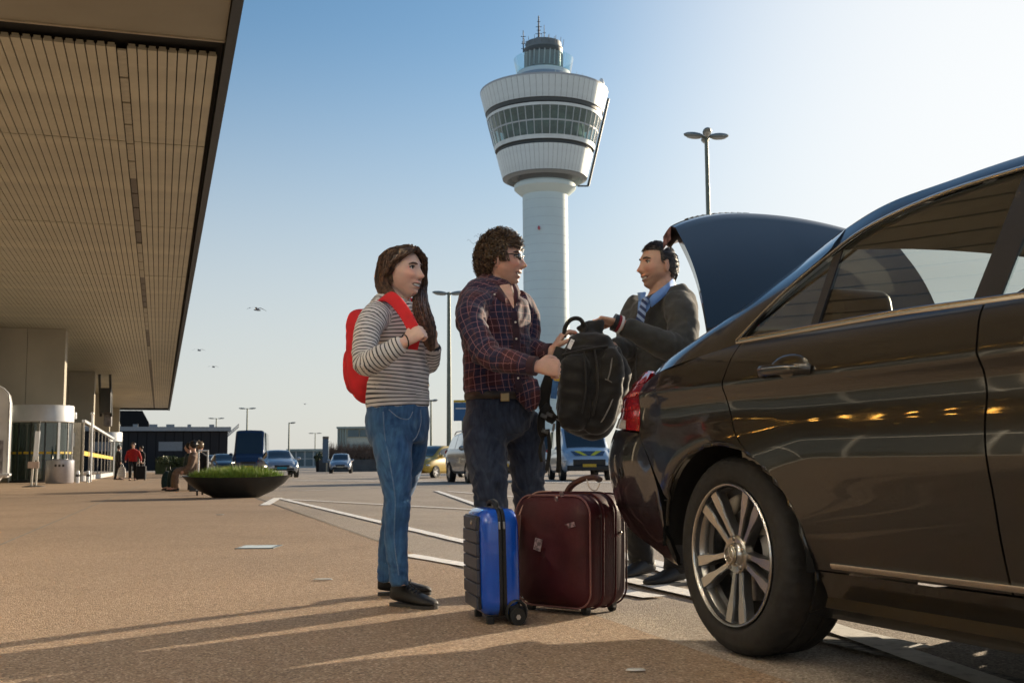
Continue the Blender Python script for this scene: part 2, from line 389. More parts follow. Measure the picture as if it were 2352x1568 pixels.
mb = MB(); mb.box2((-16, -34, CZ+.14), (-.04, 117, CZ+.19)); mb.build('recess_lining', M_dark, can, smooth=False)
# strip of flush lamp covers between the slats, with dark breaks
sx = -(.10+PITCH_S*(STRIP+.5)); y = .35; M_cover = mat('lamp_cover', (.46, .42, .32), .5, .1, var=.1); M_cover2 = mat('lamp_cover_grey', (.16, .14, .12), .5, var=.1); k = 0
while y < 112:
    Lc = (1.35 if y < 6 else 1.55); lit = (int(y/7.5) % 2 == 1)
    if y < 60: MB().box((0, 0, .02), (PITCH_S-.02, Lc-.10, .03)).build('lamp_cover', M_cover2 if lit else M_cover, can, smooth=False, loc=(sx, y+Lc/2, CZ+(.03 if lit else 0)))
    else: MB().box((0, 0, .02), (PITCH_S-.02, Lc-.35, .03)).build('lamp_cover', M_cover2, can, smooth=False, loc=(sx, y+Lc/2, CZ+.02))
    y += Lc; k += 1
MB().box2((-16, -4.1, CZ-.03), (-.03, -.55, CZ+.13)).build('soffit_panel', M_soffit, can, smooth=False)
MB().box2((-16, -.55, CZ-.05), (-.03, -.50, CZ+.10)).build('soffit_edge_trim', mat('trim_bronze', (.42, .36, .27), .4, .5), can, smooth=False)
MB().box2((-.015, -34, CZ-.10), (.13, 117.1, CZ+1.1)).build('fascia', M_fascia, can, smooth=False)
MB().box2((-16, 117.0, CZ-.06), (-.02, 117.2, CZ+1.0)).build('fascia', M_fascia, can, smooth=False)
# warm lamp discs added in the unseen soffit, filling the shade like a camera flash
M_fill = mat('fill_lamp_glow', (.9, .6, .2), .5, var=0, emit=(1., .93, .80), estr=125.)
def downlight(x, y, r=.16):
    o = MB().lathe([(0, 0), (r, 0), (r, .012), (r+.03, .012), (r+.03, -.004)], 20).build('downlight', M_fill, can, loc=(x, y, CZ-.045)); return o
for xx, a0_, n_ in ((-1.2, -32, 11), (-5.0, -32, 11), (-9.6, -32, 14)):
    for k in range(n_): downlight(xx, a0_+1.9*k if xx > -9 else a0_+1.55*k, .07)
M_amber = mat('amber_lamp', (.9, .6, .2), .5, var=0, emit=(1., .52, .10), estr=20.)
for k in range(9):                                   # row of amber lamps over the doors, mirrored along the car's flank
    MB().lathe([(0, 0), (.07, 0), (.07, .012), (.09, .012), (.09, -.004)], 18).build('door_lamp', M_amber, can, loc=(-10.1, -5.2+.84*k, CZ-.045))
# piers and glass front
for pa, b0, b1, th in ((38.6, 5.1, 8.4, 1.2), (63.5, 5.1, 8.4, 1.2), (88.4, 5.1, 8.4, 1.2), (113, 5.1, 8.4, 1.2), (13.7, 9.0, 11, 1.2), (-8.5, 9.0, 11, 1.2)):
    for k in range(2):
        xa, xb = -b0-(b1-b0)*k/2, -b0-(b1-b0)*(k+1)/2
        MB().box2((xa-.006, pa, 0), (xb+.006, pa+th, CZ-.002)).build('pier', M_pier, term, smooth=False, bevel=.02)
M_mull = mat('mullion_grey', (.30, .30, .28), .4, .5); M_fglass = glass('front_glass', (.50, .60, .56), .02, 1.6, .30, (.05, .07, .06))
for k, a in enumerate(np.arange(-32.7, 112, 3.1)):
    bb = 8.45 if a > 20 else 11.4
    MB().box2((-bb-.03, a+.06, .12), (-bb, a+3.04, 3.4)).build('window', M_fglass, term, smooth=False)
    MB().box2((-bb-.03, a+.06, 3.5), (-bb, a+3.04, 6.9)).build('window', M_fglass, term, smooth=False)
    mb = MB(); mb.box2((-bb-.08, a-.05, 0), (-bb+.06, a+.05, CZ)); mb.box2((-bb-.08, a+.05, 3.41), (-bb+.05, a+3.05, 3.49)); mb.box2((-bb-.08, a+.05, 0), (-bb+.05, a+3.05, .11)); mb.build('mullion', M_mull, term, smooth=False)
MB().box2((-16, -34, .0), (-15.8, 117, CZ)).build('inner_wall', mat('hall_wall', (.16, .15, .13), .7), term, smooth=False)
MB().box2((-16, 112, 0), (-8.6, 112.3, CZ)).build('end_wall', mat('hall_wall_end', (.16, .15, .13), .7), term, smooth=False)

# revolving doors
M_white = mat('white_metal', (.66, .68, .70), .35, .15, var=.08, vs=2.); M_dk = mat('dark_frame', (.03, .03, .03), .4)
M_dglass = glass('door_glass', (.55, .66, .60), .0, 1.5, .35, (.07, .09, .07)); M_yel = mat('warning_yellow', (.62, .42, .03), .6, var=.15)
def revolving(a, b, r, label):
    p = tw(a, b); t = thing('revolving_door', label, 'revolving door', p, TA, 'revolving doors of the terminal')
    MB().lathe([(0, 3.28), (r*1.04, 3.28), (r*1.06, 3.24), (r*1.06, 2.58), (r*1.02, 2.54), (0, 2.54)], 56).build('drum', M_white, t)
    MB().lathe([(r*1.02, .10), (r*1.02, 0), (0, 0)], 40).build('base_ring', M_dk, t)
    for k in range(14):
        t0, t1 = 2*pi*k/14+.03, 2*pi*(k+1)/14-.03
        rows = [[(r*cos(u), r*sin(u), z) for u in np.linspace(t0, t1, 4)] for z in (.12, 2.52)]
        MB().grid(rows).build('pane', M_dglass, t)
    for k in range(14):
        u = 2*pi*k/14; w = .11 if k % 4 == 0 else .05
        MB().box((r*1.0*cos(u), r*1.0*sin(u), 1.27), (w, w, 2.54), 0, Matrix.Rotation(u, 3, 'Z')).build('post', M_white if k % 4 == 0 else M_dk, t, smooth=False)
    for k in range(3):
        u = 2*pi*k/3+.4
        MB().bar((0, 0, 1.3), (r*.95*cos(u), r*.95*sin(u), 1.3), .03, 2.4).build('leaf', M_dglass, t, smooth=False)
    mb = MB()
    for k in range(26): u = 2*pi*k/26; mb.box(((r+.012)*cos(u), (r+.012)*sin(u), 1.25), (.006, r*.17, .09), 0, Matrix.Rotation(u, 3, 'Z'))
    mb.build('warning_band', M_yel, t, smooth=False)
revolving(35.6, 5.75, 1.25, 'white drum revolving door beside the near pier, behind the bin')
revolving(76, 5.0, 1.3, 'small far revolving door beyond the glass screen')
# glass wind screen with a sloping white rail
sc_ = thing('glass_screen', 'long glass wind screen with white rail and yellow strip beside the pier', 'screen', tw(36.8, 4.1), TA)
M_sglass = glass('screen_glass', (.50, .50, .50), .03, 1.4, .45, (.16, .14, .14)); zt = 2.62
for k in range(8):
    MB().box2((-.02, k*4.2+.05, .25), (.02, k*4.2+4.15, zt-.10)).build('pane', M_sglass, sc_, smooth=False)
    MB().box2((-.04, k*4.2-.05, 0), (.04, k*4.2+.05, zt)).build('post', mat('screen_post', (.55, .50, .42), .5), sc_, smooth=False)
    MB().box2((.025, k*4.2+.1, 1.15), (.03, k*4.2+4.1, 1.35)).build('yellow_strip', M_yel, sc_, smooth=False)
MB().box2((-.07, -.1, zt), (.07, 34, zt+.12)).build('top_rail', M_white, sc_, smooth=False)
MB().box2((-.06, -.1, .0), (.06, 34, .24)).build('bottom_rail', M_white, sc_, smooth=False)
MB().box2((-1.35, -.06, 0), (-.1, -.02, zt)).build('end_panel', mat('end_panel', (.50, .46, .38), .5), sc_, smooth=False)
MB().box2((-1.0, -.14, 1.55), (-.35, -.07, 2.15)).build('notice', M_white, sc_, smooth=False)
MB().box2((-.9, -.12, .45), (-.4, -.065, 1.5)).build('door_panel', M_dk, sc_, smooth=False)
bxp = tw(36.4, 4.6, zt+.12)
wb = thing('wall_camera', 'white box camera on top of the glass screen end', 'camera', bxp, TA)
MB().box((0, 0, .16), (.42, .5, .30)).build('housing', M_white, wb, bevel=.02); MB().box((-.35, .1, .12), (.3, .3, .18)).build('bracket', M_dk, wb)
# litter bin, sign post, pole, kiosk, bench
bp_ = tw(30.6, 4.55); bn = thing('litter_bin', 'wide round steel litter bin in front of the revolving door', 'bin', bp_, TA)
MB().lathe([(0, .02), (.50, .02), (.53, .06), (.53, .90), (.50, .93), (.46, .93), (.44, .85), (0, .85)], 48).build('body', mat('bin_steel', (.50, .50, .54), .32, .55, var=.08), bn)
for sgx in (-.12, .02, .16): MB().bar((sgx-.04, -.537, .70), (sgx+.04, -.537, .70), .004, .09).build('stencil_mark', M_dk, bn)
MB().lathe([(0, .94), (.30, .94), (.30, .955), (0, .96)], 24).build('lid', mat('bin_lid', (.35, .35, .37), .4, .5), bn)
sp_ = tw(23.0, 4.75); st = thing('sign_stand', 'white narrow sign standing on a pole with round foot near the bin', 'sign', sp_, TA)
MB().lathe([(0, .07), (.10, .06), (.36, .02), (.36, 0)], 24).build('foot', M_dk, st)
MB().tube([(-.07, 0, .03), (-.02, 0, 1.0)], .035, 8).build('pole', mat('pole_beige', (.55, .52, .46), .4), st); MB().tube([(.07, 0, .03), (.10, 0, 1.0)], .03, 8).build('pole', mat('pole_beige2', (.55, .52, .46), .4), st)
MB().box((.05, 0, 1.35), (.15, .05, .95), 0, Matrix.Rotation(.05, 3, 'Y')).build('board', M_white, st, bevel=.01)
MB().tube([(.1, 0, 1.75), (.12, 0, 2.15)], .02, 6).build('tip', M_dk, st); MB().box((-.02, -.05, .72), (.34, .10, .22)).build('leaflet_box', mat('leaflet_box', (.40, .30, .24), .6), st, bevel=.01)
for a, b, hgt, lab in ((36.3, 3.72, 2.95, 'thin pale pole standing in front of the glass screen'),):
    p = tw(a, b); o = thing('pole', lab, 'pole', p); MB().tube([(0, 0, 0), (0, 0, hgt)], [.055, .045], 10).build('shaft', M_white, o); MB().ball((0, 0, hgt+.04), .08, 10, 6).build('cap', M_white, o)
for k, (x, y) in enumerate(((290, 1101), (305, 1100))):
    p = tw(31.6+.6*k, 3.95-.35*k); o = thing('bollard', ['short white bollard right beside the steel bin', 'short white bollard a step right of its twin by the bin'][k], 'bollard', p, 0, 'white bollards by the bin')
    MB().lathe([(0, .50), (.06, .48), (.075, .42), (.075, 0)], 12).build('post', M_white, o); MB().lathe([(.078, .35), (.078, .25)], 12).build('band', M_dk, o)
kp = tw(22.6, 6.05); ks = thing('kiosk', 'silver white glass kiosk with rounded top corner at the pavement edge', 'kiosk', kp, TA)
prof = [(-.9, .32), (.62, .32), (.62, 2.7), (.57, 2.95), (.45, 3.10), (.28, 3.18), (-.9, 3.30)]
Mk = Matrix(((1, 0, 0), (0, 0, -1), (0, 1, 0))).to_4x4()
MB().prism(prof, -.9, 0, Mk).build('shell', mat('kiosk_silver', (.58, .57, .55), .28, .3, var=.15, vs=1.2), ks, bevel=.03, recalc=True)
mb = MB(); mb.prism([(-.85, .45), (.50, .45), (.50, 1.5), (-.85, 1.5)], .012, 0, Matrix.Translation((0, -.9-.012, 0)) @ Mk); mb.build('lower_glass', mat('kiosk_glass', (.20, .18, .18), .2, var=.6, vs=7.), ks, recalc=True)
MB().tube([(.64, -.91, .34), (.64, -.91, 2.7), (.59, -.91, 2.97), (.46, -.91, 3.12), (.28, -.91, 3.21)], .03, 8).build('edge_trim', M_white, ks)
bch = thing('bench', 'white slab bench on splayed legs in front of the kiosk', 'bench', tw(21.2, 5.6), TA)
MB().box((-.3, 0, .42), (1.3, .5, .08)).build('seat', M_white, bch, bevel=.02); MB().bar((.1, 0, .38), (-.15, 0, 0), .3, .06).build('leg', M_white, bch); MB().bar((-.7, 0, .38), (-.5, 0, 0), .3, .06).build('leg', M_white, bch); MB().box((-.15, 0, .05), (.12, .3, .10)).build('foot', M_dk, bch)
# hanging information sign below the canopy, seen almost edge on
hp = tw(66, 4.75); hs = thing('hanging_sign', 'dark sign box on black hangers under the canopy by the second pier', 'sign', hp, TA)
for dx in (-.2, .5): MB().bar((dx, 0, CZ-.02), (dx+.1, 1.5, 4.2), .15, .25).build('hanger', M_dk, hs, smooth=False)
MB().box((.25, 1.0, 5.2), (.7, 2.6, 1.7)).build('sign_box', M_dk, hs, bevel=.03); MB().box((.35, 2.3, 3.95), (.5, 1.6, .9)).build('screen_box', mat('screen_grey', (.20, .18, .18), .4, var=.4, vs=3.), hs, bevel=.03)

# ------------------------------------------------------------------ control tower
TD = 256.; tc_ = at(1253.5, 600, TD)
def zt_(y): return float(at(1253.5, y, TD)[2])
PX = TD/FPX*1.0
tower = thing('control_tower', 'tall grey airport control tower with flared glazed head', 'control tower', (tc_[0], TD, 0))
M_conc = mat('tower_concrete', (.66, .78, .78), .7, var=.08, vs=.05); M_clad = mat('tower_cladding', (.70, .78, .79), .45, .2, var=.07, vs=.4); M_band = mat('tower_dark_band', (.07, .085, .09), .5, var=.1)
R = lambda px: px*PX*.985
MB().lathe([(R(53), 0), (R(53.5), zt_(446))], 64).build('shaft', M_conc, tower)
mb = MB()
for k in range(30):
    zz = zt_(446)*k/30; mb.lathe([(R(53.55), zz), (R(53.75), zz+.03), (R(53.55), zz+.06)], 48)
mb.build('formwork_lines', mat('form_line', (.50, .58, .60), .8), tower)
MB().lathe([(R(52), zt_(452)), (R(60), zt_(447)), (R(73), zt_(436)), (R(73.5), zt_(428)), (R(70), zt_(424)), (R(60), zt_(424))], 64).build('collar', M_conc, tower, angle=25)
CT, CB = (152.5, 219), (100.5, 412)                      # cone edge: (half width px, y px)
def cone(y): f = (y-CT[1])/(CB[1]-CT[1]); return R(CT[0]+(CB[0]-CT[0])*f)
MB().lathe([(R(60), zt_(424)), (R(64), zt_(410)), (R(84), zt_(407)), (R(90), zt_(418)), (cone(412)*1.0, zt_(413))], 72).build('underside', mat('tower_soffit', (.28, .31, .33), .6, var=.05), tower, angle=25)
def cone_panels(name, y0, y1, n, m, off, gap=.006, th=.25, parent=tower):
    """curved plates round the head, each its own object sharing one mesh"""
    mb = MB(); d = 2*pi/n; r0, r1 = cone(y0)+off, cone(y1)+off; z0, z1 = zt_(y0), zt_(y1)
    A = [-d/2+gap, 0, d/2-gap]
    mb.grid([[(r0*sin(u), -r0*cos(u), z0) for u in A], [(r1*sin(u), -r1*cos(u), z1) for u in A]], flip=True)
    me = mb.mesh(name, (m,), smooth=True); out = []
    for k in range(n):
        o = link(name, me, parent); o.rotation_euler = (0, 0, d*k); out.append(o)
    return out
MB().lathe([(cone(412)-.15, zt_(412)), (cone(358)-.15, zt_(358))], 72).build('head_core', M_band, tower); MB().lathe([(cone(272)-.15, zt_(272)), (cone(219)-.15, zt_(219))], 72).build('head_core', M_band, tower)
cone_panels('cladding_panel', 412, 358, 64, M_clad, .02, .002); cone_panels('cladding_panel', 264, 219, 64, M_clad, .02, .002)
MB().lathe([(cone(358)+.05, zt_(358)), (cone(352)-.5, zt_(354)), (cone(350)-.5, zt_(351)), (cone(348)+.05, zt_(349))], 72).build('dark_band', M_band, tower)
MB().lathe([(cone(275)+.05, zt_(275)), (cone(272)-.5, zt_(272)), (cone(266)-.5, zt_(266)), (cone(264)+.05, zt_(264))], 72).build('dark_band', M_band, tower)
MB().lathe([(cone(349)+.08, zt_(349)), (cone(340)+.08, zt_(340))], 72).build('sill_ring', M_clad, tower); MB().lathe([(cone(281)+.08, zt_(281)), (cone(275)+.08, zt_(275))], 72).build('sill_ring', M_clad, tower)
M_tglass = glass('tower_glass', (.56, .72, .70), .02, 1.1, .28, (.26, .40, .40))
NP = 44
cone_panels('pane', 339, 312, NP, M_tglass, 0, .007); cone_panels('pane', 309, 282, NP, M_tglass, 0, .007)
mb = MB()
for k in range(NP):
    u = 2*pi*(k+.5)/NP; a_ = Vector((cone(340)*sin(u), -cone(340)*cos(u), zt_(340))); b_ = Vector((cone(281)*sin(u), -cone(281)*cos(u), zt_(281))); mb.bar(a_, b_, .16, .2)
mb.lathe([(cone(312)+.04, zt_(312)), (cone(309)+.04, zt_(309))], 72); stuff(mb.build('mullion', mat('tower_mullion', (.50, .55, .57), .5), tower, smooth=False))
MB().lathe([(R(96), zt_(349)), (R(96), zt_(275))], 48).build('inner_core', mat('tower_inner', (.20, .26, .24), .8, var=.5, vs=.25, blo=.4, bhi=.6), tower)
MB().lathe([(0, zt_(280)), (cone(280)-.3, zt_(280))], 48).build('inner_ceiling', mat('tower_ceil', (.30, .32, .30), .8), tower); MB().lathe([(0, zt_(346)), (cone(346)-.3, zt_(346))], 48).build('inner_floor', M_band, tower)
MB().lathe([(cone(219)+.03, zt_(219)), (cone(216), zt_(215)), (R(125), zt_(206)), (R(80), zt_(190)), (R(66), zt_(180))], 72).build('head_roof', mat('tower_roof', (.40, .44, .47), .6, var=.06), tower, angle=20)
MB().lathe([(R(66), zt_(180)), (R(64), zt_(170)), (R(50), zt_(168)), (R(45), zt_(166))], 48).build('top_cab_base', M_conc, tower)
cg = MB(); yy = (171, 138)
for k in range(16):
    A = np.linspace(2*pi*k/16+.01, 2*pi*(k+1)/16-.01, 3)
    MB().grid([[(R(65)*sin(u), -R(65)*cos(u), zt_(yy[0])) for u in A], [(R(72)*sin(u), -R(72)*cos(u), zt_(yy[1])) for u in A]], flip=True).build('cab_pane', glass('cab_glass', (.70, .90, .94), .02, 1.0, .20, (.30, .56, .62)), tower) if k == 0 else None
pane0 = [o for o in tower.children if o.name.startswith('cab_pane')][0]
for k in range(1, 16):
    c = pane0.copy(); COL.objects.link(c); c.parent = tower; c.rotation_euler = (0, 0, 2*pi*k/16)
MB().lathe([(R(45), zt_(170)), (R(45), zt_(160)), (R(43), zt_(158)), (R(43), zt_(128)), (R(46), zt_(124)), (R(46), zt_(117))], 40).build('cab_core', M_band, tower)
mb = MB()
for k in range(22):
    u = 2*pi*k/22; mb.bar((R(45.5)*sin(u), -R(45.5)*cos(u), zt_(160)), (R(45.5)*sin(u+.05), -R(45.5)*cos(u+.05), zt_(126)), .22, .3)
stuff(mb.build('cab_column', mat('cab_col', (.42, .42, .40), .6), tower, smooth=False))
MB().lathe([(R(46), zt_(117)), (R(47), zt_(116)), (R(47), zt_(114)), (R(43), zt_(113)), (R(43), zt_(101)), (R(36), zt_(98)), (0, zt_(97))], 36).build('cab_roof', mat('cab_roof', (.20, .23, .24), .5, var=.2, vs=.3), tower, angle=25)
mb = MB()
def mast(x, y0, y1, r=.10, arms=()):
    p0 = Vector(((x-1253.5)*PX, 0, zt_(y0))); p1 = Vector(((x-1253.5)*PX, 0, zt_(y1))); mb.tube([p0, p1], [r, r*.5], 6)
    for ya, w in arms: z = zt_(ya); mb.bar((p0.x-w*PX, 0, z), (p0.x+w*PX, 0, z), .12, .12)
mast(1243, 97, 37, .28, ((78, 8), (70, 5), (86, 6), (62, 7), (50, 4), (92, 10))); mast(1206, 120, 70, .16, ((100, 5), (84, 6), (112, 5))); mast(1256, 97, 58, .12, ((76, 4), (88, 4))); mast(1266, 100, 80, .1); mast(1280, 100, 84, .1); mast(1215, 105, 92, .1, ((96, 4),))
for k in range(9): u = k*.35-1.5; mb.tube([(R(48)*sin(u), -R(48)*cos(u), zt_(113)), (R(51)*sin(u), -R(51)*cos(u), zt_(96))], .06, 5)
mb.build('antenna_mast', mat('antenna_grey', (.10, .11, .12), .6, var=0), tower)
mb = MB(); dx = lambda x: (x-1253.5)*PX
mb.tube([(dx(1406), 0, zt_(228)), (dx(1355), 0, zt_(428))], .32, 8); mb.tube([(dx(1355), 0, zt_(428)), (dx(1330), 0, zt_(428))], .2, 6); mb.build('cleaning_rail', M_band, tower)
mb = MB(); mb.ball((dx(1390), 0, zt_(196)), (.7, .7, 1.6), 12, 8); mb.bar((dx(1395), 0, zt_(205)), (dx(1404), 0, zt_(214)), .7, .7); mb.build('beacon', mat('beacon_white', (.85, .85, .83), .4, var=0), tower)
mb = MB(); 
for k in range(8): u = .2+k*.16; a_ = (R(118)*sin(u), -R(118)*cos(u), zt_(206)); mb.tube([a_, (a_[0], a_[1], a_[2]+1.1)], .05, 5)
mb.build('roof_railing', M_conc, tower)
mb = MB(); mb.ball((dx(1237), -R(53)-.2, zt_(534)), (.3, .3, .5), 8, 6); mb.build('obstruction_lamp', mat('red_lens', (.5, .12, .14), .4), tower)

# ------------------------------------------------------------------ lamp posts
M_pole = mat('pole_green_grey', (.17, .19, .15), .5, .3, var=.1); M_head = mat('lamp_head_grey', (.26, .29, .28), .45, .3, var=.1)
def lamp_post(x, ytop, D, n, label, r=.11, arm=.75, hw=.62, rot=.25, tilt=.10, group='street lamps of the forecourt'):
    p = at(x, ytop, D); h = float(p[2]); t = thing('street_lamp', label, 'street lamp', (p[0], D, 0), 0, group)
    MB().tube([(0, 0, 0), (0, 0, h*.5), (0, 0, h)], [r*1.25, r, r*.75], 10).build('pole', M_pole, t)
    angs = {4: (rot, rot+pi*.42, rot+pi, rot+pi*1.42), 2: (0.05, pi+.05), 1: (0.2,)}[n]
    for u in angs:
        d = Vector((cos(u), sin(u), 0)); tip = Vector((0, 0, h-.12))+d*arm+Vector((0, 0, arm*tilt))
        a_ = MB().tube([(0, 0, h-.12), tip], .04, 6).build('arm', M_pole, t)
        Mr = Matrix.Rotation(u, 3, 'Z') @ Matrix.Rotation(-tilt, 3, 'Y')
        hd = MB().ball(tip+d*hw*.8+Vector((0, 0, .06)), (hw, hw*.42, .12), 16, 8, 0, Mr).build('lamp_head', M_head, t)
        MB().ball(tip+d*hw*.8+Vector((0, 0, -.02)), (hw*.75, hw*.3, .07), 12, 6, 0, Mr).build('lens', mat('lamp_lens', (.45, .48, .46), .2, var=0), hd)
    return t
lamp_post(1622, 309, 44, 4, 'tall street lamp with four flat heads behind the open boot', .10, .18, .42, .15, .06)
lamp_post(1031, 671, 68, 2, 'two armed street lamp between the woman and man in plaid', .13, .15, .48)
lamp_post(568, 937, 205, 2, 'distant two armed lamp above the dark blue minibus', .16, .4, .65, tilt=.05)
lamp_post(497, 960, 260, 2, 'distant two armed lamp rising over the dark block roof', .17, .5, .75, tilt=.05)
lamp_post(664, 970, 190, 1, 'distant thin lamp with single head right of minibus', .14, .2, .5)
lamp_post(724, 994, 330, 2, 'very faint far lamp left of the blue board', .16, .5, .8, tilt=.0)
lamp_post(990, 918, 120, 2, 'slim double lamp close to the woman\'s jeans', .11, .1, .35)
# ------------------------------------------------------------------ far buildings, planting, signs
def leaf_clump(mb, c, r, n, size, mi=0, shell=.45):
    for _ in range(n):
        d = RNG.normal(size=3); d /= np.linalg.norm(d); q = np.array(c)+d*np.array(r)*(shell+(1-shell)*RNG.random()**.6)
        u = RNG.normal(size=3); u /= np.linalg.norm(u); w = np.cross(u, RNG.normal(size=3)); w /= np.linalg.norm(w); s_ = size*(.6+.8*RNG.random())
        mb.add([q-u*s_, q+w*s_*.45, q+u*s_, q-w*s_*.45], [(0, 1, 2, 3)], mi)
M_leaf = [mat('leaf_dark', (.050, .075, .030), .6, var=.3, vs=3.), mat('leaf_mid', (.085, .115, .045), .6, var=.3, vs=3.), mat('leaf_grey', (.16, .18, .13), .7, var=.3, vs=3.)]
M_twig = mat('twig_brown', (.16, .105, .075), .8, var=.3, vs=2.)
def bx(name, label, cat, x0, x1, y0, y1, D, depth, m, yb=None):
    """a block whose face shows at pixels x0..x1, y0..y1 at distance D, standing on the ground"""
    a = at(x0, y0, D); b = at(x1, y0, D); t = thing(name, label, cat, ((a[0]+b[0])/2, D, 0)); w = b[0]-a[0]; return t, w, float(a[2])
# long dark block beyond the canopy
M_blk = mat('dark_block', (.030, .029, .031), .8, var=.12, vs=.1, spec=.15); M_blk2 = mat('dark_block2', (.018, .018, .02), .9, var=.1, spec=.1); M_eave = mat('eave_grey', (.28, .29, .30), .5)
t, w, h = bx('dark_building', 'long low dark grey block beyond the end of the canopy', 'building', 240, 520, 981, 1070, 170, 30, M_blk)
npan = 14; t.rotation_euler = (0, 0, TA)
for k in range(npan): MB().box2((-w/2+w*k/npan+.04, 0, 0), (-w/2+w*(k+1)/npan-.04, .3, h-.7)).build('wall_panel', M_blk, t, smooth=False)
MB().box2((-w/2+.02, .25, 0), (w/2-.02, 40, h-.5)).build('wall', M_blk2, t, smooth=False); MB().box2((-w/2-.3, -.6, h-.62), (w/2+.4, 40.5, h)).build('roof_edge', M_eave, t, smooth=False)
MB().box2((w/2-10.0, -.05, h*.45), (w/2-6.6, -.02, h*.66)).build('wall_sign', mat('grey_sign', (.20, .21, .22), .5), t, smooth=False)
mb = MB()
for k in range(6): mb.box((-w/2+2+k*2.6+random.random(), 4, h+.25), (.5+random.random(), 1, .5))
mb.build('roof_unit', M_eave, t, smooth=False)
t, w, h = bx('dark_tower_block', 'black raised block standing above the long dark building', 'building', 276, 341, 943, 1070, 215, 20, M_blk2)
t.rotation_euler = (0, 0, TA)
MB().prism([(-w/2, 0), (w/2, 0), (w/2, h-2.2), (w/2-1.2, h), (-w/2, h)], -18, 0, Matrix(((1, 0, 0), (0, 0, 1), (0, 1, 0))).to_4x4()).build('wall', M_blk2, t, smooth=False, recalc=True)
MB().box2((-w/2-2.9, .5, 0), (-w/2-.05, 12, h-.4)).build('glass_wing', mat('blue_grey_panel', (.10, .13, .18), .4, var=.1), t, smooth=False)
t = thing('boarding_gangway', 'faint lattice boom rising beside the dark building corner', 'gangway', (at(520, 990, 190)[0], 190, 0))
mb = MB(); p0 = np.array([0, 0, at(520, 998, 190)[2]]); p1 = np.array([at(549, 974, 190)[0]-at(520, 990, 190)[0], 0, at(549, 975, 190)[2]])
for s_ in (0, .7): mb.bar(p0+[0, 0, s_*.6-.5], p1+[0, 0, s_*.6-.3], .12, .12)
for k in range(8): f = k/8; q = p0+(p1-p0)*f; q2 = p0+(p1-p0)*(f+.12); mb.bar(q+[0, 0, -.5], q2+[0, 0, .1], .1, .1)
mb.bar((0, 0, 0), p0, .3, .3); mb.build('boom', mat('boom_grey', (.45, .45, .44), .6), t)
# glazed low hall in the distance
M_hall = [mat('hall_white', (.55, .58, .58), .5, var=.1, vs=.1), mat('hall_glass', (.14, .20, .22), .15, var=.3, vs=.15), mat('hall_green', (.30, .36, .33), .4, var=.2, vs=.2)]
t, w, h = bx('glazed_hall', 'low glazed hall far across the road behind the small car', 'building', 660, 760, 1036, 1070, 260, 20, None)
MB().box2((-w/2, .3, 0), (w/2, 20, h)).build('wall', M_hall[0], t, smooth=False); MB().box2((-w/2-.2, -.3, h), (w/2+.2, 20.2, h+.5)).build('roof_edge', M_hall[2], t, smooth=False)
for k in range(5):
    for j in range(2): MB().box2((-w/2+w*k/5+.2, .12, .5+j*h*.45), (-w/2+w*(k+1)/5-.2, .26, .3+(j+1)*h*.45)).build('window', M_hall[1], t, smooth=False)
t, w, h = bx('office_building', 'pale green glass fronted building behind the bare hedge', 'building', 775, 880, 984, 1070, 150, 18, None)
MB().box2((-w/2, .3, 0), (w/2, 18, h)).build('wall', mat('office_cream', (.50, .52, .44), .6, var=.08), t, smooth=False); MB().box2((-w/2-.1, -.2, h), (w/2+.1, 18.2, h+.25)).build('roof_edge', M_hall[2], t, smooth=False)
for k in range(3): MB().box2((-w/2+w*(.23+.26*k), .1, h*.80), (-w/2+w*(.23+.26*(k+1))-.15, .28, h-.15)).build('window', M_hall[1], t, smooth=False)
for k in range(3): MB().box2((-w/2+w*(.23+.26*k), .1, h*.35), (-w/2+w*(.23+.26*(k+1))-.15, .28, h*.62)).build('window', M_hall[2], t, smooth=False)
for k in range(4): MB().box2((-w/2+w*.055*k, .05, 0), (-w/2+w*.055*k+.14, .35, h+.05)).build('fin', M_hall[2], t, smooth=False)
mb = MB()
for x_, h_ in ((.72, 1.6), (.80, 2.6), (.86, 3.4)): mb.tube([(-w/2+w*x_, 3, h), (-w/2+w*x_, 3, h+h_)], .08, 5); mb.box((-w/2+w*x_, 3, h+h_*.7), (1.0, .1, .1))
mb.box((w*.42, 4, h+.9), (2.2, 2, 1.8)); mb.build('roof_equipment', M_eave, t, smooth=False)
# bare hedge with dark planter wall
hp = at(808, 1070, 110); t = thing('bare_hedge', 'bare brown winter hedge behind the small silver car', 'hedge', (hp[0], 110, 0))
mb = MB()
for k in range(2600):
    x = RNG.uniform(-2.6, 4.2); z0 = RNG.uniform(.9, 1.8); L = RNG.uniform(.5, 1.35); p = np.array([x, RNG.uniform(-.8, .8), z0]); q = p+np.array([RNG.normal()*.3, RNG.normal()*.2, L])
    s_ = .02; mb.add([p+[s_, 0, 0], p-[s_, 0, 0], q], [(0, 1, 2)])
mb.build('twigs', M_twig, t, smooth=False)
mb = MB(); [leaf_clump(mb, (RNG.uniform(-2.6, 4.2), 0, RNG.uniform(.9, 1.5)), (.5, .5, .35), 90, .12) for _ in range(16)]; mb.build('foliage', M_leaf[0], t, smooth=False)
MB().box2((-3, -1.0, 0), (4.4, 1.0, 1.15)).build('planter_wall', mat('planter_wall', (.10, .095, .09), .8, var=.3, vs=1.), t, smooth=False)
bp2 = at(738, 1070, 112); t = thing('clipped_bush', 'small dark bush in a tub left of the small silver car', 'bush', (bp2[0], 112, 0))
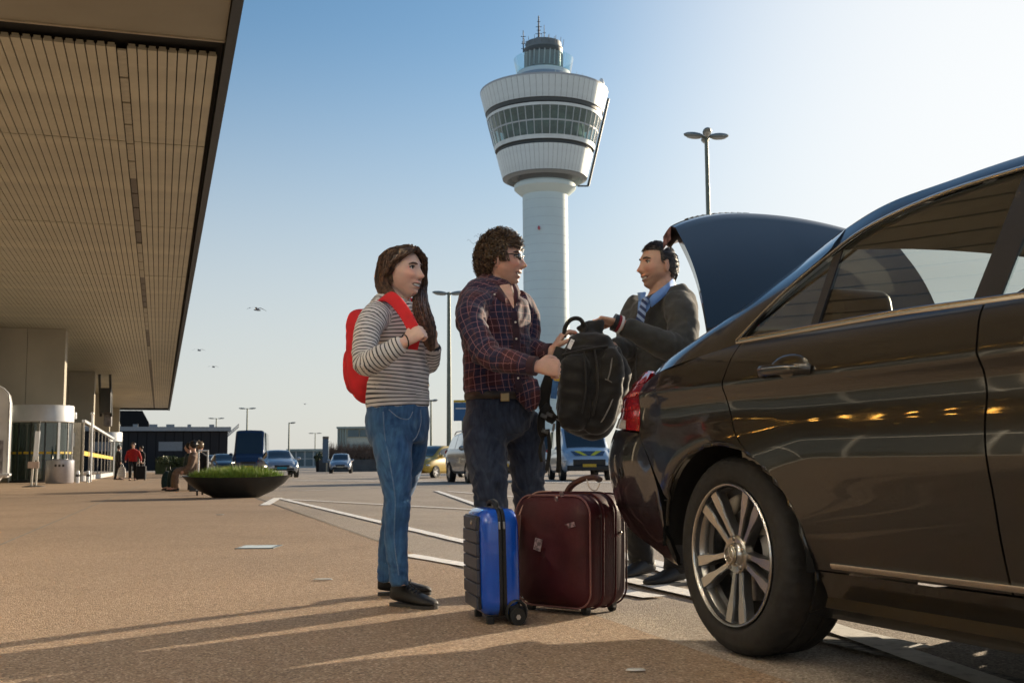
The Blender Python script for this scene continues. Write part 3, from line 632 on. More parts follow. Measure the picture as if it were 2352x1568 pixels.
mb = MB(); leaf_clump(mb, (0, 0, 1.35), (.75, .7, .55), 500, .13); mb.build('foliage', M_leaf[0], t, smooth=False); MB().lathe([(.5, 0), (.6, 1.0), (.5, 1.0), (0, .95)], 16).build('tub', M_blk, t)
p = at(748, 1002, 105); t = thing('totem_sign', 'tall blue totem sign left of the small silver car', 'sign', (p[0], 105, 0)); h = float(p[2])
MB().box2((-.28, 0, h-2.4), (.28, .2, h)).build('board', mat('totem_blue', (.09, .15, .22), .4, var=.15), t, bevel=.03); MB().box2((-.28, -.012, h-.22), (.28, .1, h+.01)).build('top_cap', mat('totem_cap', (.15, .13, .11), .5), t); MB().tube([(.1, .1, 0), (.1, .1, h-2.3)], .07, 8).build('post', mat('totem_post', (.40, .34, .24), .5), t)
p = at(1058, 921, 60); t = thing('road_sign', 'blue road sign board with yellow top behind the man in plaid', 'sign', (p[0], 60, 0)); zb = float(at(1058, 966, 60)[2]); h = float(p[2]); wd = 45*60/FPX
MB().box2((-wd*.36, 0, zb), (wd*1.2, .08, h-.07)).build('board', mat('sign_blue', (.010, .105, .27), .35, var=.05), t, bevel=.01); MB().box2((-wd*.36, -.01, h-.06), (wd*1.2, .09, h+.06)).build('top_strip', M_yel, t)
MB().box2((-wd*.25, -.012, zb+.62), (wd*.95, -.006, zb+.68)).build('print_line', M_white, t, smooth=False)
MB().tube([(wd*.9, .12, 0), (wd*.9, .12, h)], .06, 8).build('post', M_pole, t); MB().tube([(wd*.1, .12, 0), (wd*.1, .12, h)], .06, 8).build('post', M_pole, t)
p = gr(350, 1076); t = thing('shrub_bed', 'grey green shrubs in front of the long dark building', 'shrubs', (p[0], p[1], 0))
mb = MB(); [leaf_clump(mb, (RNG.uniform(-2.4, 2.4), RNG.uniform(-1, 1), RNG.uniform(.7, 1.3)), (.8, .7, .6), 130, .16) for _ in range(16)]; mb.build('foliage', M_leaf[2], t, smooth=False); MB().box2((-2.6, -1, 0), (2.6, 1, .6)).build('bed_wall', mat('bed_wall', (.16, .14, .11), .8, var=.2), t, smooth=False)
p = at(485, 1050, 95); t = thing('green_hedge', 'clipped green hedge behind the parked dark blue cars', 'hedge', (p[0], 95, 0))
mb = MB(); [leaf_clump(mb, (RNG.uniform(-4.5, 4.0), RNG.uniform(-.5, .5), RNG.uniform(.4, 1.15)), (.7, .6, .45), 90, .14) for _ in range(40)]; mb.build('foliage', M_leaf[1], t, smooth=False); MB().box2((-4.5, -.4, 0), (4, .4, 1.0)).build('core', M_leaf[0], t, smooth=False)

# planter with grass
p = gr(536, 1143); pl_ = thing('boat_planter', 'dark boat shaped planter bowl full of green grass', 'planter', (p[0]-.0, p[1]+.25, 0))
rows = []
for z, a, b in ((0, .46, .30), (.03, .52, .34), (.12, .74, .46), (.26, .96, .56), (.39, 1.09, .62), (.41, 1.10, .625), (.405, 1.05, .58), (.36, 1.0, .54)):
    rows.append([(a*cos(u), b*sin(u), z+.05*(a/1.2)**3*abs(cos(u))**3) for u in np.linspace(0, 2*pi, 65)[:-1]])
mb = MB(); mb.grid(rows, closed=True); mb.add(rows[-1], [tuple(range(64))]); mb.build('bowl', mat('planter_dark', (.022, .021, .019), .5, var=.25, vs=4.), pl_, recalc=True)
mb = MB()
for k in range(5200):
    u = RNG.uniform(0, 2*pi); r = sqrt(RNG.random()); x, y = .95*r*cos(u), .5*r*sin(u); h = RNG.uniform(.14, .33)*(1.1-.5*r**3); tx, ty = RNG.normal()*.06, RNG.normal()*.06
    wv = .007; an = RNG.uniform(0, pi); ca, sa = cos(an)*wv, sin(an)*wv
    mb.add([(x-ca, y-sa, .33), (x+ca, y+sa, .33), (x+tx*.4+ca*.7, y+ty*.4+sa*.7, .33+h*.6), (x+tx*.4-ca*.7, y+ty*.4-sa*.7, .33+h*.6), (x+tx, y+ty, .33+h)], [(0, 1, 2, 3), (3, 2, 4)], 0 if RNG.random() < .6 else 1)
stuff(mb.build('grass', [mat('grass_a', (.22, .34, .035), .55, var=.3, vs=12.), mat('grass_b', (.34, .42, .06), .55, var=.3, vs=12.)], pl_, smooth=False))
# birds in flight
M_bird = mat('gull_grey', (.25, .25, .26), .7, var=0)
for x, y, D, sc, rr, lab in ((590, 712, 60, 1., .3, 'larger gull in flight left of the woman'), (457, 805, 95, .9, -.1, 'small gull in flight near the canopy edge'), (490, 843, 100, .8, .1, 'lowest small gull in flight near the canopy'), (700, 928, 150, .7, 0, 'tiny far bird above the distant road')):
    p = at(x, y, D); b = thing('gull', lab, 'bird', p, rr, 'gulls in the sky'); b.scale = (sc,)*3
    MB().tube([(-.16, 0, 0), (0, 0, .02), (.12, 0, .0), (.2, 0, -.01)], [.02, .06, .05, .015], 8).build('body', M_bird, b)
    for s_ in (-1, 1): MB().grid([[(.06, 0, .02), (-.05, 0, .02)], [(.10+.1*s_, s_*.1, .14), (-.02+.1*s_, s_*.1, .13)], [(.02+.32*s_, s_*.2, .10), (-.06+.32*s_, s_*.2, .10)], [(.0+.55*s_, s_*.3, .0), (-.02+.55*s_, s_*.3, .0)]]).build('wing', M_bird, b)

# ------------------------------------------------------------------ background vehicles
M_tyre = mat('tyre_rubber', (.018, .018, .018), .75, var=.15, vs=20.); M_rim = mat('alloy', (.45, .45, .46), .3, .85, var=.05); M_black = mat('black_plastic', (.015, .015, .016), .55, var=.1)
M_cglass = glass('far_car_glass', (.25, .30, .33), .0, 1.8, .72, (.012, .018, .022)); M_lampg = mat('headlamp_glass', (.75, .76, .75), .12, .3, var=.2, vs=12.); M_tail = mat('tail_red', (.35, .01, .012), .25, var=.1)
M_lit = mat('lit_headlamp', (.9, .85, .7), .3, var=0, emit=(1., .86, .55), estr=3.5)
SED = [(-2.38, .42, .80, .86, .76, .62), (-2.25, .30, .92, 1.0, .86, .70), (-1.75, .25, .95, 1.07, .91, .68), (-.95, .21, .95, 1.40, .93, .60), (0, .20, .94, 1.455, .935, .60), (.55, .21, .93, 1.41, .93, .59), (1.3, .22, .92, 1.01, .92, .66), (1.9, .25, .84, .92, .90, .66), (2.28, .30, .70, .78, .84, .64), (2.42, .38, .58, .64, .72, .54)]
HAT = [(-1.95, .40, .82, .9, .74, .62), (-1.88, .30, .95, 1.15, .80, .62), (-1.5, .24, .97, 1.42, .83, .60), (-.5, .21, .96, 1.50, .85, .60), (.3, .21, .94, 1.47, .85, .58), (1.1, .22, .92, 1.02, .84, .62), (1.6, .25, .82, .90, .82, .60), (1.9, .30, .68, .76, .76, .56), (2.0, .38, .56, .62, .66, .50)]
SUV = [(-2.3, .50, 1.05, 1.12, .82, .68), (-2.2, .38, 1.12, 1.4, .90, .70), (-1.8, .34, 1.14, 1.66, .94, .70), (-.6, .30, 1.13, 1.76, .95, .70), (.4, .30, 1.11, 1.72, .95, .69), (1.15, .31, 1.09, 1.20, .94, .74), (1.8, .33, 1.02, 1.10, .93, .74), (2.2, .38, .90, .98, .88, .70), (2.34, .48, .74, .80, .78, .62)]
VAN = [(-2.45, .40, 1.15, 1.80, .88, .78), (-2.38, .32, 1.18, 1.93, .93, .80), (-1.5, .28, 1.18, 1.98, .95, .80), (.4, .28, 1.16, 1.98, .95, .79), (.95, .28, 1.15, 1.93, .95, .77), (1.75, .30, 1.10, 1.22, .94, .78), (2.1, .32, .98, 1.06, .90, .76), (2.38, .36, .80, .88, .85, .72), (2.46, .44, .66, .72, .76, .64)]
BUS = [(-3.0, .40, 1.3, 2.5, .90, .80), (-2.9, .34, 1.32, 2.66, .96, .82), (-1., .32, 1.32, 2.72, .98, .82), (1.5, .32, 1.30, 2.70, .98, .80), (2.0, .32, 1.28, 2.60, .98, .78), (2.75, .34, 1.20, 1.36, .96, .80), (3.0, .36, 1.0, 1.1, .93, .80), (3.2, .42, .75, .82, .86, .74)]
def car(name, label, cat, spec, pos, rotz, paint, ws, rear, side, wb, wr=.32, group='cars on the forecourt road', lit=False, plate=(.55, .36, .02), grille=True, bumper=None):
    t = thing(name, label, cat, (pos[0], pos[1], 0), rotz, group); S = crom(spec, 40); xs = S[:, 0]
    def sec(x): return np.array([np.interp(x, xs, S[:, k]) for k in range(1, 6)])
    def half(x):
        zb, zt, zr, hw, hr = sec(x); hr = min(hr, hw-.05)
        return [(hw-.10, zb), (hw-.02, zb+.10), (hw+.01, zb+(zt-zb)*.55), (hw-.015, zt-.07), (hw-.06, zt), (hr+.03, zr-.09), (hr-.03, zr-.03), (hr-.14, zr), (0, zr+.02)]
    rows = []
    for x in xs:
        h = half(x); rows.append([(x, y, z) for y, z in h]+[(x, -y, z) for y, z in h[-2::-1]])
    mb = MB(); mb.grid(rows, flip=True); mb.add(rows[0], [tuple(range(17))]); mb.add(rows[-1], [tuple(range(16, -1, -1))]); b = mb.build('body', paint, t, angle=32)
    for sgn in (1, -1):
        for (xa, xb) in side:
            r = []
            for x in np.linspace(xa, xb, 10):
                h = half(x); p4, p5 = np.array(h[4]), np.array(h[5]); r.append([(x, sgn*(p4+(p5-p4)*f)[0]+sgn*.008, (p4+(p5-p4)*f)[1]+.004) for f in (.06, .5, .97)])
            MB().grid(r, flip=sgn < 0).build('side_window', M_cglass, t)
    for nm, (xa, xb) in (('windscreen', ws), ('rear_window', rear)):
        r = []
        for x in np.linspace(xa, xb, 8):
            zb, zt, zr, hw, hr = sec(x); hr = min(hr, hw-.05); r.append([(x, y, zr+.03-.028*abs(y/hr)**2+.0) for y in np.linspace(-hr+.05, hr-.05, 9)])
        MB().grid(r, flip=True).build(nm, M_cglass, t)
    hwm = max(s_[4] for s_ in spec)
    for xw in wb:
        for sgn in (1, -1):
            wt = MB().lathe([(wr*.62, -.10), (wr*.95, -.11), (wr, -.08), (wr, .08), (wr*.95, .11), (wr*.62, .10)], 28, 0, (0, 0, 0), 'y').build('wheel', M_tyre, t, loc=(xw, sgn*(hwm-.09), wr))
            mb = MB(); mb.lathe([(wr*.64, .02*sgn), (wr*.64, .09*sgn), (wr*.60, .085*sgn), (wr*.56, .03*sgn), (0, .03*sgn)], 24, 0, (0, 0, 0), 'y')
            for k in range(5): u = 2*pi*k/5; mb.bar((0, .075*sgn, 0), (wr*.6*cos(u), .085*sgn, wr*.6*sin(u)), .09*wr/.32, .02, 0, (0, 1, 0))
            mb.build('rim', M_rim, wt)
            MB().lathe([(wr*1.12, .0), (wr*1.12, .125), (0, .125)], 24, 0, (0, 0, 0), 'y').build('wheel_arch', M_black, t, loc=(xw, sgn*(hwm-.115)-.0625, wr))
    xf = xs[-1]; zb, zt, zr, hw, hr = sec(xf-.12)
    for sgn in (1, -1):
        zl = zt-.10
        MB().ball((xf-.24, sgn*(hw-.12), zl), (.20, .17, .085), 12, 8).build('headlamp', M_lit if lit else M_lampg, t)
        zb2, zt2, zr2, hw2, hr2 = sec(xs[0]+.12); MB().ball((xs[0]+.16, sgn*(hw2-.10), zt2-.05), (.14, .14, .10), 10, 6).build('tail_light', M_tail, t)
        xm = ws[1]-.18; mbm = MB(); hm = half(xm); mbm.ball((xm, sgn*(hm[4][0]+.14), hm[4][1]+.08), (.07, .12, .085), 10, 6); mbm.box((xm, sgn*(hm[4][0]+.03), hm[4][1]+.03), (.06, .12, .04)); mbm.build('mirror', paint, t)
    if grille:
        MB().box((xf-.035, 0, zt-.10), (.08, hw*.95, .14)).build('grille', M_black, t, bevel=.02)
    MB().box((xf-.03, 0, zb+.14), (.10, hw*1.5, .12)).build('lower_grille', M_black, t, bevel=.02)
    MB().box((xf+.025, 0, zb+.20 if grille else zt-.28), (.02, .50, .11)).build('number_plate', mat('plate', plate, .5, var=.08), t)
    return t
def place(x, y, D): q = at(x, y, D); return (q[0], D)
face = lambda yaw: -pi/2+yaw            # pointing at the camera, turned by yaw
P_sil = mat('paint_silver', (.42, .45, .50), .28, .6, var=.03, coat=.8); P_blue = mat('paint_navy', (.012, .03, .085), .28, .2, var=.03, coat=1.); P_grey = mat('paint_grey', (.33, .33, .32), .3, .5, var=.03, coat=.8)
P_yel = mat('paint_yellow', (.50, .33, .03), .35, var=.04, coat=.7); P_white = mat('paint_white', (.72, .74, .76), .3, var=.03, coat=.8); P_dkb = mat('paint_dark_blue', (.02, .035, .06), .28, .3, var=.03, coat=1.); P_pale = mat('paint_pale_blue', (.45, .55, .66), .3, .3, var=.03, coat=.8)
sideS = [(-1.35, -.42), (-.36, .95)]
taxi = car('taxi_car', 'silver blue taxi sedan driving toward the planter with blue plate strip', 'car', SED, place(637, 1090, 62), face(.30), P_sil, (.55, 1.28), (-.95, -1.7), sideS, (1.45, -1.42), lit=True, plate=(.02, .30, .42), grille=True)
MB().box((2.36, 0, .58), (.05, 1.05, .13)).build('blue_plate_strip', mat('cyan_strip', (.01, .32, .45), .4, var=.05), taxi)
minibus = car('minibus', 'tall dark navy minibus behind the silver taxi', 'minibus', BUS, place(578, 1090, 70), face(.16), P_blue, (2.02, 2.78), (-2.95, -2.99), [(-2.3, -.7), (-.6, .75), (.85, 1.95)], (2.1, -1.8), .36, group='vans on the forecourt road', lit=True)
small = car('small_car', 'small silver hatchback alone on the far road', 'car', HAT, place(783, 1084, 90), face(.12), P_sil, (.32, 1.12), (-1.5, -1.86), [(-1.3, -.5), (-.42, .8)], (1.25, -1.25), .30, plate=(.4, .38, .3))
suv = car('suv', 'grey four wheel drive car with roof rails behind the man in plaid', 'car', SUV, place(1112, 1106, 40.0), face(.27), P_grey, (.42, 1.18), (-1.8, -2.18), [(-1.75, -.75), (-.68, .2), (.26, .95)], (1.45, -1.42), .37)
for s_ in (-1, 1): MB().tube([(-1.9, s_*.62, 1.70), (-1.6, s_*.62, 1.80), (.2, s_*.62, 1.80), (.5, s_*.62, 1.74)], .022, 8).build('roof_rail', M_rim, suv)
yel = car('yellow_car', 'yellow hatchback half hidden behind the woman\'s legs', 'car', HAT, place(1000, 1094, 55), face(-.5), P_yel, (.32, 1.12), (-1.5, -1.86), [(-1.3, -.5), (-.42, .8)], (1.25, -1.25), .30)
dk1 = car('parked_car', 'dark blue parked car behind the seated travellers', 'car', SED, place(512, 1076, 80), face(.35), P_dkb, (.55, 1.28), (-.95, -1.7), sideS, (1.45, -1.42))
dk2 = car('parked_car', 'second dark blue car left of the first, nearer the hedge', 'car', SED, place(487, 1074, 88), face(.3), P_dkb, (.55, 1.28), (-.95, -1.7), sideS, (1.45, -1.42))
pol = car('police_van', 'pale blue van with yellow chevron bonnet stripes and yellow plate', 'van', VAN, place(1330, 1103, 44.0), face(.10), P_pale, (.97, 1.78), (-2.4, -2.44), [(-2.1, -.75), (-.65, .3), (.4, 1.0)], (1.55, -1.5), .34, group='vans on the forecourt road', grille=False)
hood = [(2.12, 1.082), (2.20, 1.030), (2.26, .993), (2.32, .957), (2.38, .915)]
MB().grid([[(x, y*(1.15-.9*(x-2.12)), z-.004) for y in (-.56, -.3, 0, .3, .56)] for x, z in hood], flip=True).build('chevron_ground', P_blue, pol)
for s_ in (-1, 1): MB().grid([[(x, s_*(.52-1.2*(x-2.12)), z), (x, s_*(.30-.95*(x-2.12)), z)] for x, z in hood], flip=s_ > 0).build('chevron', mat('chevron_yellow', (.75, .62, .02), .5, var=.05), pol, smooth=False)
MB().box((2.42, 0, .66), (.10, 1.2, .22)).build('grille', M_black, pol, bevel=.02); MB().box((2.40, 0, .46), (.18, 1.62, .20)).build('bumper', M_black, pol, bevel=.04)
car('white_van', 'white and silver car beyond the police van right', 'car', SUV, place(1440, 1085, 62), face(-.25), P_white, (.42, 1.18), (-1.8, -2.18), [(-1.75, -.75), (-.68, .2), (.26, .95)], (1.45, -1.42), .37)
car('white_box_van', 'white van roof showing far behind the black rucksack', 'van', BUS, place(1230, 1090, 75), face(.1), P_white, (2.02, 2.78), (-2.95, -2.99), [(.85, 1.95)], (2.1, -1.8), .36, group='vans on the forecourt road')
# ------------------------------------------------------------------ the black saloon with its boot open
CA = radians(22.3); W0 = at(1677, 1272, 3.86)
carE = thing('black_saloon', 'large black saloon in front with open boot lid and five twin spoke alloy wheel', 'car', (W0[0], W0[1], 0), atan2(-cos(CA), sin(CA)))
M_cp = bpy.data.materials.new('black_car_paint'); M_cp.use_nodes = True
N_, L__, b_ = nodes_of(M_cp); b_.inputs['Base Color'].default_value = (.007, .0065, .0062, 1); b_.inputs['Roughness'].default_value = .3; b_.inputs['Metallic'].default_value = .0
b_.inputs['Coat Weight'].default_value = 1; b_.inputs['Coat Roughness'].default_value = .015; b_.inputs['Coat IOR'].default_value = 1.5
tcn = N_.new('ShaderNodeTexCoord'); nz_ = N_.new('ShaderNodeTexNoise'); nz_.inputs['Scale'].default_value = 3.; nz_.inputs['Detail'].default_value = 8; L__.new(tcn.outputs['Object'], nz_.inputs['Vector'])
mr_ = N_.new('ShaderNodeMapRange'); mr_.inputs['From Min'].default_value = .35; mr_.inputs['From Max'].default_value = .75; mr_.inputs['To Min'].default_value = .008; mr_.inputs['To Max'].default_value = .07
L__.new(nz_.outputs['Fac'], mr_.inputs['Value']); L__.new(mr_.outputs['Result'], b_.inputs['Coat Roughness'])      # road film
M_chr = mat('chrome_trim', (.62, .58, .53), .22, 1., var=.04); M_blk_tr = mat('black_trim', (.012, .011, .010), .35, coat=.4, var=0); M_inr = mat('car_gap_black', (.004, .004, .004), .9, var=0)
M_cgl = glass('saloon_glass', (.76, .80, .78), .0, 1.25)
M_int = mat('cabin_lining', (.42, .39, .34), .8, var=.1); M_seat = mat('seat_leather', (.035, .028, .022), .5, var=.15, vs=20., bump=.1, bs=200.)
YC = .925                                               # centre line; near side is y = -w
KZ = ([.2, .30, .42, .59, .70, .78, .90, 1.0, 1.3], [.80, .85, .95, 1.0, .985, .96, .87, .78, .60])
WZ = ([.18, .24, .30, .40, .55, .66, .73, .80, .86, .905, .93, 1.0, 1.045], [-.12, -.075, -.035, -.006, .017, .030, .024, .008, .010, .022, .012, -.020, -.055])
CQ = np.array([(-.45, 0, -.45), (-.701, -.025, -.70), (-.904, -.06, -.90), (-1.064, -.115, -1.05), (-1.195, -.20, -1.15), (-1.338, -.33, -1.21), (-1.53, -.52, -1.24), (-1.935, -.925, -1.25)])
def _spl(x, xs, ys):
    """smooth interpolation of a table"""
    x = np.asarray(x, float); xs = np.array(xs); ys = np.array(ys); m = np.gradient(ys, xs)
    i = np.clip(np.searchsorted(xs, x)-1, 0, len(xs)-2); h = xs[i+1]-xs[i]; t = np.clip((x-xs[i])/h, 0, 1)
    return (2*t**3-3*t**2+1)*ys[i]+(t**3-2*t**2+t)*h*m[i]+(-2*t**3+3*t**2)*ys[i+1]+(t**3-t**2)*h*m[i+1]
def skin(q, z, off=0.):
    """point on the lower body side; q is position along the car (wrapping round the rear), z height"""
    if q < -.45: s = float(_spl(q, CQ[::-1, 0], CQ[::-1, 2])); d = float(_spl(q, CQ[::-1, 0], CQ[::-1, 1]))
    else: s, d = q, 0.
    if q > 2.6: d = -.02*((q-2.6)/.3)**1.0*.6-.10*max(0, (q-3.1)/.55)**2
    k = float(_spl(z, *KZ)); f = float(smoothstep(.35, .80, -s)); s = s*(1-(1-k)*f)
    w = float(_spl(z, *WZ))+d
    # flare round the wheel arch
    for xc in (0., 2.874):
        r = sqrt(((s-xc)/.425)**2+((z-.335)/.365)**2)
        if 1 <= r < 1.45: w += .013*(1-(r-1)/.45)**2
    return (s, -w-off, z)
def coons(B, T, Lf, Rt, nu, nv):
    B = crom(B, nu); T = crom(T, nu); Lf = crom(Lf, nv); Rt = crom(Rt, nv); out = np.zeros((nv, nu, B.shape[1]))
    U = np.linspace(0, 1, nu)[None, :, None]; Vv = np.linspace(0, 1, nv)[:, None, None]
    out = (1-Vv)*B[None]+Vv*T[None]+(1-U)*Lf[:, None]+U*Rt[:, None]-((1-U)*(1-Vv)*B[0]+U*(1-Vv)*B[-1]+(1-U)*Vv*T[0]+U*Vv*T[-1])
    return out
def mir(p): return (p[0], 2*YC-p[1], p[2])
def panel(name, P3, m, parent=carE, depth=.016, both=True, inward=(0, 1, 0)):
    """surface patch with a folded edge so that shut lines read as real gaps; both: also on the far side"""
    R_, C_ = len(P3), len(P3[0]); out = None
    for side in ((0, 1) if both else (0,)):
        mb = MB(); g = [[p if not side else mir(p) for p in r] for r in P3]; mb.grid(g, flip=bool(side))
        rim = [g[0][k] for k in range(C_)]+[g[i][-1] for i in range(1, R_)]+[g[-1][k] for k in range(C_-2, -1, -1)]+[g[i][0] for i in range(R_-2, 0, -1)]
        iv = np.array(inward)*(depth if not side else -depth); inn = [tuple(np.array(p)+iv) for p in rim]; n = len(rim)
        mb.add(rim+inn, [((i+1) % n, i, n+i, n+(i+1) % n)[::-1 if side else 1] for i in range(n)])
        o = mb.build(name, m, parent, angle=50); out = out or o
    return out
def side_panel(name, B, T, Lf, Rt, nu, nv, m=None, gap=.0, off=0., both=True):
    D_ = coons(B, T, Lf, Rt, nu, nv); return panel(name, [[skin(q[0], q[1], off) for q in r] for r in D_], m or M_cp, both=both)
def arch(xc, a0, a1, n=25, g=0.): return [(xc+(.425+g)*cos(t), .335+(.365+g)*sin(t)) for t in np.linspace(radians(a0), radians(a1), n)]
RQ = [(-.425, .50), (-.50, .66), (-.62, .755), (-.68, .86), (-.71, .945)]
DR = [(.292, .602), (.17, .675), (.075, .755), (.018, .85), (.014, .93), (.022, 1.042)]
ar_q = [(x, z) for x, z in arch(0, 153, 46.5)]
SH = [(-.71, .945), (-.45, .985), (-.2, 1.018), (.022, 1.042)]
side_panel('rear_wing', ar_q, SH, [ar_q[0]]+RQ[1:], [ar_q[-1]]+[(x-.003, z) for x, z in DR[1:-1]]+[SH[-1]], 44, 20)
BT = [(-1.935, .80), (-1.5, .795), (-1.2, .785), (-.95, .775), (-.625, .752)]
BB = [(-1.935, .40), (-1.5, .40), (-1.2, .40), (-.95, .365), (-.7, .31), (-.52, .275), (-.425, .262)]
side_panel('rear_bumper', BB, BT, [(-1.935, .40), (-1.935, .60), (-1.935, .80)], [(-.425, .262), (-.428, .38), (-.428, .497), (-.505, .655), (-.625, .752)], 60, 26)
M_tl = mat('tail_lamp_red', (.42, .006, .010), .12, var=.30, vs=9., coat=1., blo=.35, bhi=.65); M_tl2 = mat('tail_lamp_clear', (.75, .70, .66), .12, var=.2, vs=40., coat=1.)
tl = side_panel('tail_lamp', [(-1.30, .800), (-1.0, .783), (-.80, .772), (-.632, .762)], [(-1.14, .99), (-1.0, 1.0), (-.82, 1.0), (-.72, .985)], [(-1.30, .80), (-1.24, .90), (-1.14, .99)], [(-.632, .762), (-.69, .87), (-.72, .985)], 26, 16, M_tl)
for o in [c for c in carE.children if c.name.startswith('tail_lamp')]:
    far = not o == tl; mb = MB(); D_ = coons([(-1.30, .800), (-1.0, .784), (-.80, .775)], [(-1.27, .835), (-1.0, .822), (-.84, .81)], [(-1.30, .80), (-1.27, .835)], [(-.80, .775), (-.84, .81)], 14, 4)
    g = [[skin(q[0], q[1], .004) for q in r] for r in D_]; mb.grid([[mir(p) if far else p for p in r] for r in g], flip=far); mb.build('reversing_lens', M_tl2, o)
    for zz in (.85, .90, .95):
        mb = MB(); g = [[skin(q, zz+dz, .003) for q in np.linspace(-1.22+(zz-.85)*.6, -.74, 16)] for dz in (0, .012)]; mb.grid([[mir(p) if far else p for p in r] for r in g], flip=far); mb.build('light_bar', mat('tail_bar', (.62, .03, .03), .15, coat=1., var=.3, vs=60.), o)
# doors, front wing, bonnet side
SILL = .318
dl = [(.418, SILL), (.425, .40), (.385, .497), (.295, .602)]; rd_l = [(x+.004, z) for x, z in dl[:-1]]+[(x+.004, z) for x, z in DR]
rd_r = [(1.178, SILL), (1.176, .55), (1.168, .72), (1.155, .875), (1.118, 1.03)]
door_r = side_panel('rear_door', [(.422, SILL), (.8, SILL), (1.178, SILL)], [(.026, 1.042), (.55, 1.044), (1.118, 1.032)], rd_l, rd_r, 40, 34)
fd_r = [(2.30, SILL), (2.32, .6), (2.30, .85), (2.24, .99)]
side_panel('front_door', [(1.185, SILL), (1.8, SILL), (2.30, SILL)], [(1.125, 1.032), (1.7, 1.015), (2.24, .99)], [(x+.007, z) for x, z in rd_r], fd_r, 34, 30)
ar_f = [(x, z) for x, z in arch(2.874, 151, 27)]
side_panel('front_wing', ar_f, [(2.247, .99), (2.7, .955), (3.1, .90), (3.55, .76)], [ar_f[0], (2.42, .58), (2.325, .7), (2.305, .85), (2.247, .99)], [ar_f[-1], (3.40, .58), (3.55, .76)], 30, 14)
side_panel('front_wing_lower', [(2.307, SILL), (2.40, SILL), (2.445, SILL)], [(2.325, .60), (2.45, .58), (2.495, .515)], [(2.307, SILL), (2.325, .6)], [(2.445, SILL), (2.462, .43), (2.495, .515)], 8, 10)
side_panel('front_bumper', [(3.30, .27), (3.5, .27), (3.68, .28)], [(3.26, .50), (3.45, .58), (3.68, .62)], [(3.30, .27), (3.295, .40), (3.26, .5)], [(3.68, .28), (3.70, .45), (3.68, .62)], 12, 10)
mb = MB()
for r0 in ([(s, .30) for s in np.linspace(.43, 2.45, 24)],):
    g = []
    for dz, off in ((.312, .0), (.30, .0), (.262, -.006), (.235, -.016), (.205, -.05), (.19, -.12)): g.append([(s, -float(_spl(max(dz, .2), *WZ))-off*-1+0, dz) for s, _ in r0])
    mb.grid(g[::-1])
    mb.grid([[mir(p) for p in r] for r in g])
mb.build('sill', M_cp, carE)
mb = MB()
g = [[(s, -float(_spl(z, *WZ))-o, z) for s in np.linspace(.515, 2.36, 30)] for z, o in ((.325, .0), (.326, .010), (.334, .013), (.342, .010), (.344, .0))]
mb.grid(g); nose = [Vector(r[0]) for r in g]; mb.add(nose, [(4, 3, 2, 1, 0)]); mb.build('sill_trim', M_chr, carE); MB().grid([[mir(p) for p in r] for r in g][::-1]).build('sill_trim', M_chr, carE)
# dark inner shells behind the gaps, wheel wells, floor
mb = MB()
for (sa, sb, za) in ((.45, 2.42, .32), (-.02, .46, .72), (-.42, 0, .74)):
    g = [[skin(s, z, -.022) for s in np.linspace(sa, sb, 14)] for z in np.linspace(za, 1.03 if sa > 0 else .98, 10)]; mb.grid(g); mb.grid([[mir(p) for p in r] for r in g], flip=True)
mb.box2((-.62, .25, .70), (-.58, 2*YC-.25, 1.10)); mb.box2((-.5, .28, .30), (3.45, 2*YC-.28, .36)); mb.box2((-1.1, .30, .44), (-.5, 2*YC-.30, .48)); mb.box2((.40, .10, .20), (2.45, 2*YC-.10, .24))
g = [[skin(q, z, -.05) for q in np.linspace(-1.9, -.75, 20)] for z in np.linspace(.42, .96, 8)]; mb.grid(g); mb.grid([[mir(p) for p in r] for r in g], flip=True)
mb.build('inner_shell', M_inr, carE, smooth=False)
for xc in (0, 2.874):
    for far in (0, 1):
        mb = MB(); rr = []
        for y_ in (-.012, .05, .34):
            gr_ = .004 if y_ < 0 else .02
            rr.append([(xc+(.425+gr_)*cos(t), (y_ if not far else 2*YC-y_), .335+(.365+gr_)*sin(t)) for t in np.linspace(radians(-4), radians(180), 40)])
        mb.grid(rr, flip=bool(far)); mb.add(rr[2], [tuple(range(40))]); mb.build('wheel_well', M_inr, carE, angle=20)
        a_ = arch(xc, -8, 168, 40); mb = MB(); p3 = [skin(x, z, .0) for x, z in a_]
        if far: p3 = [mir(p) for p in p3]
        mb.tube(p3, .007, 8); mb.build('arch_lip', M_cp, carE)
# upper body: C pillar and roof rail
def wg(z): return -.055-.60*(z-1.045)
cpl = [(-.74, -.19, .985), (-.637, -.20, 1.066), (-.377, -.22, 1.151), (-.103, -.25, 1.255), (.105, -.265, 1.325), (.304, -.285, 1.400), (.49, -.305, 1.447), (.74, -.32, 1.462), (.98, -.33, 1.470), (1.3, -.34, 1.468), (1.6, -.34, 1.445), (1.8, -.335, 1.405)]
cpY = [(s, -w, z) for s, w, z in cpl]
dlo = [(.0, 1.052), (.138, 1.188), (.311, 1.300), (.468, 1.372), (.724, 1.412), (1.03, 1.418), (1.35, 1.408), (1.65, 1.372), (2.0, 1.235), (2.26, 1.07)]
dloY = [(s, -wg(z)-.004, z) for s, z in dlo]
B3 = [skin(*p) for p in SH]; B3 = [(-.735, .10, .960)]+[tuple(p) for p in B3[1:]]
up1 = coons(B3, cpY[:6], [B3[0], (-.74, .15, .975), cpY[0]], [skin(.022, 1.042)]+dloY[1:3]+[(.32, .235, 1.345), cpY[5]], 26, 16)
for i, r in enumerate(up1):                       # bulge slightly outward
    for k, p in enumerate(r): f = sin(pi*i/(len(up1)-1)); up1[i][k][1] -= .012*f; up1[i][k][2] += .006*f
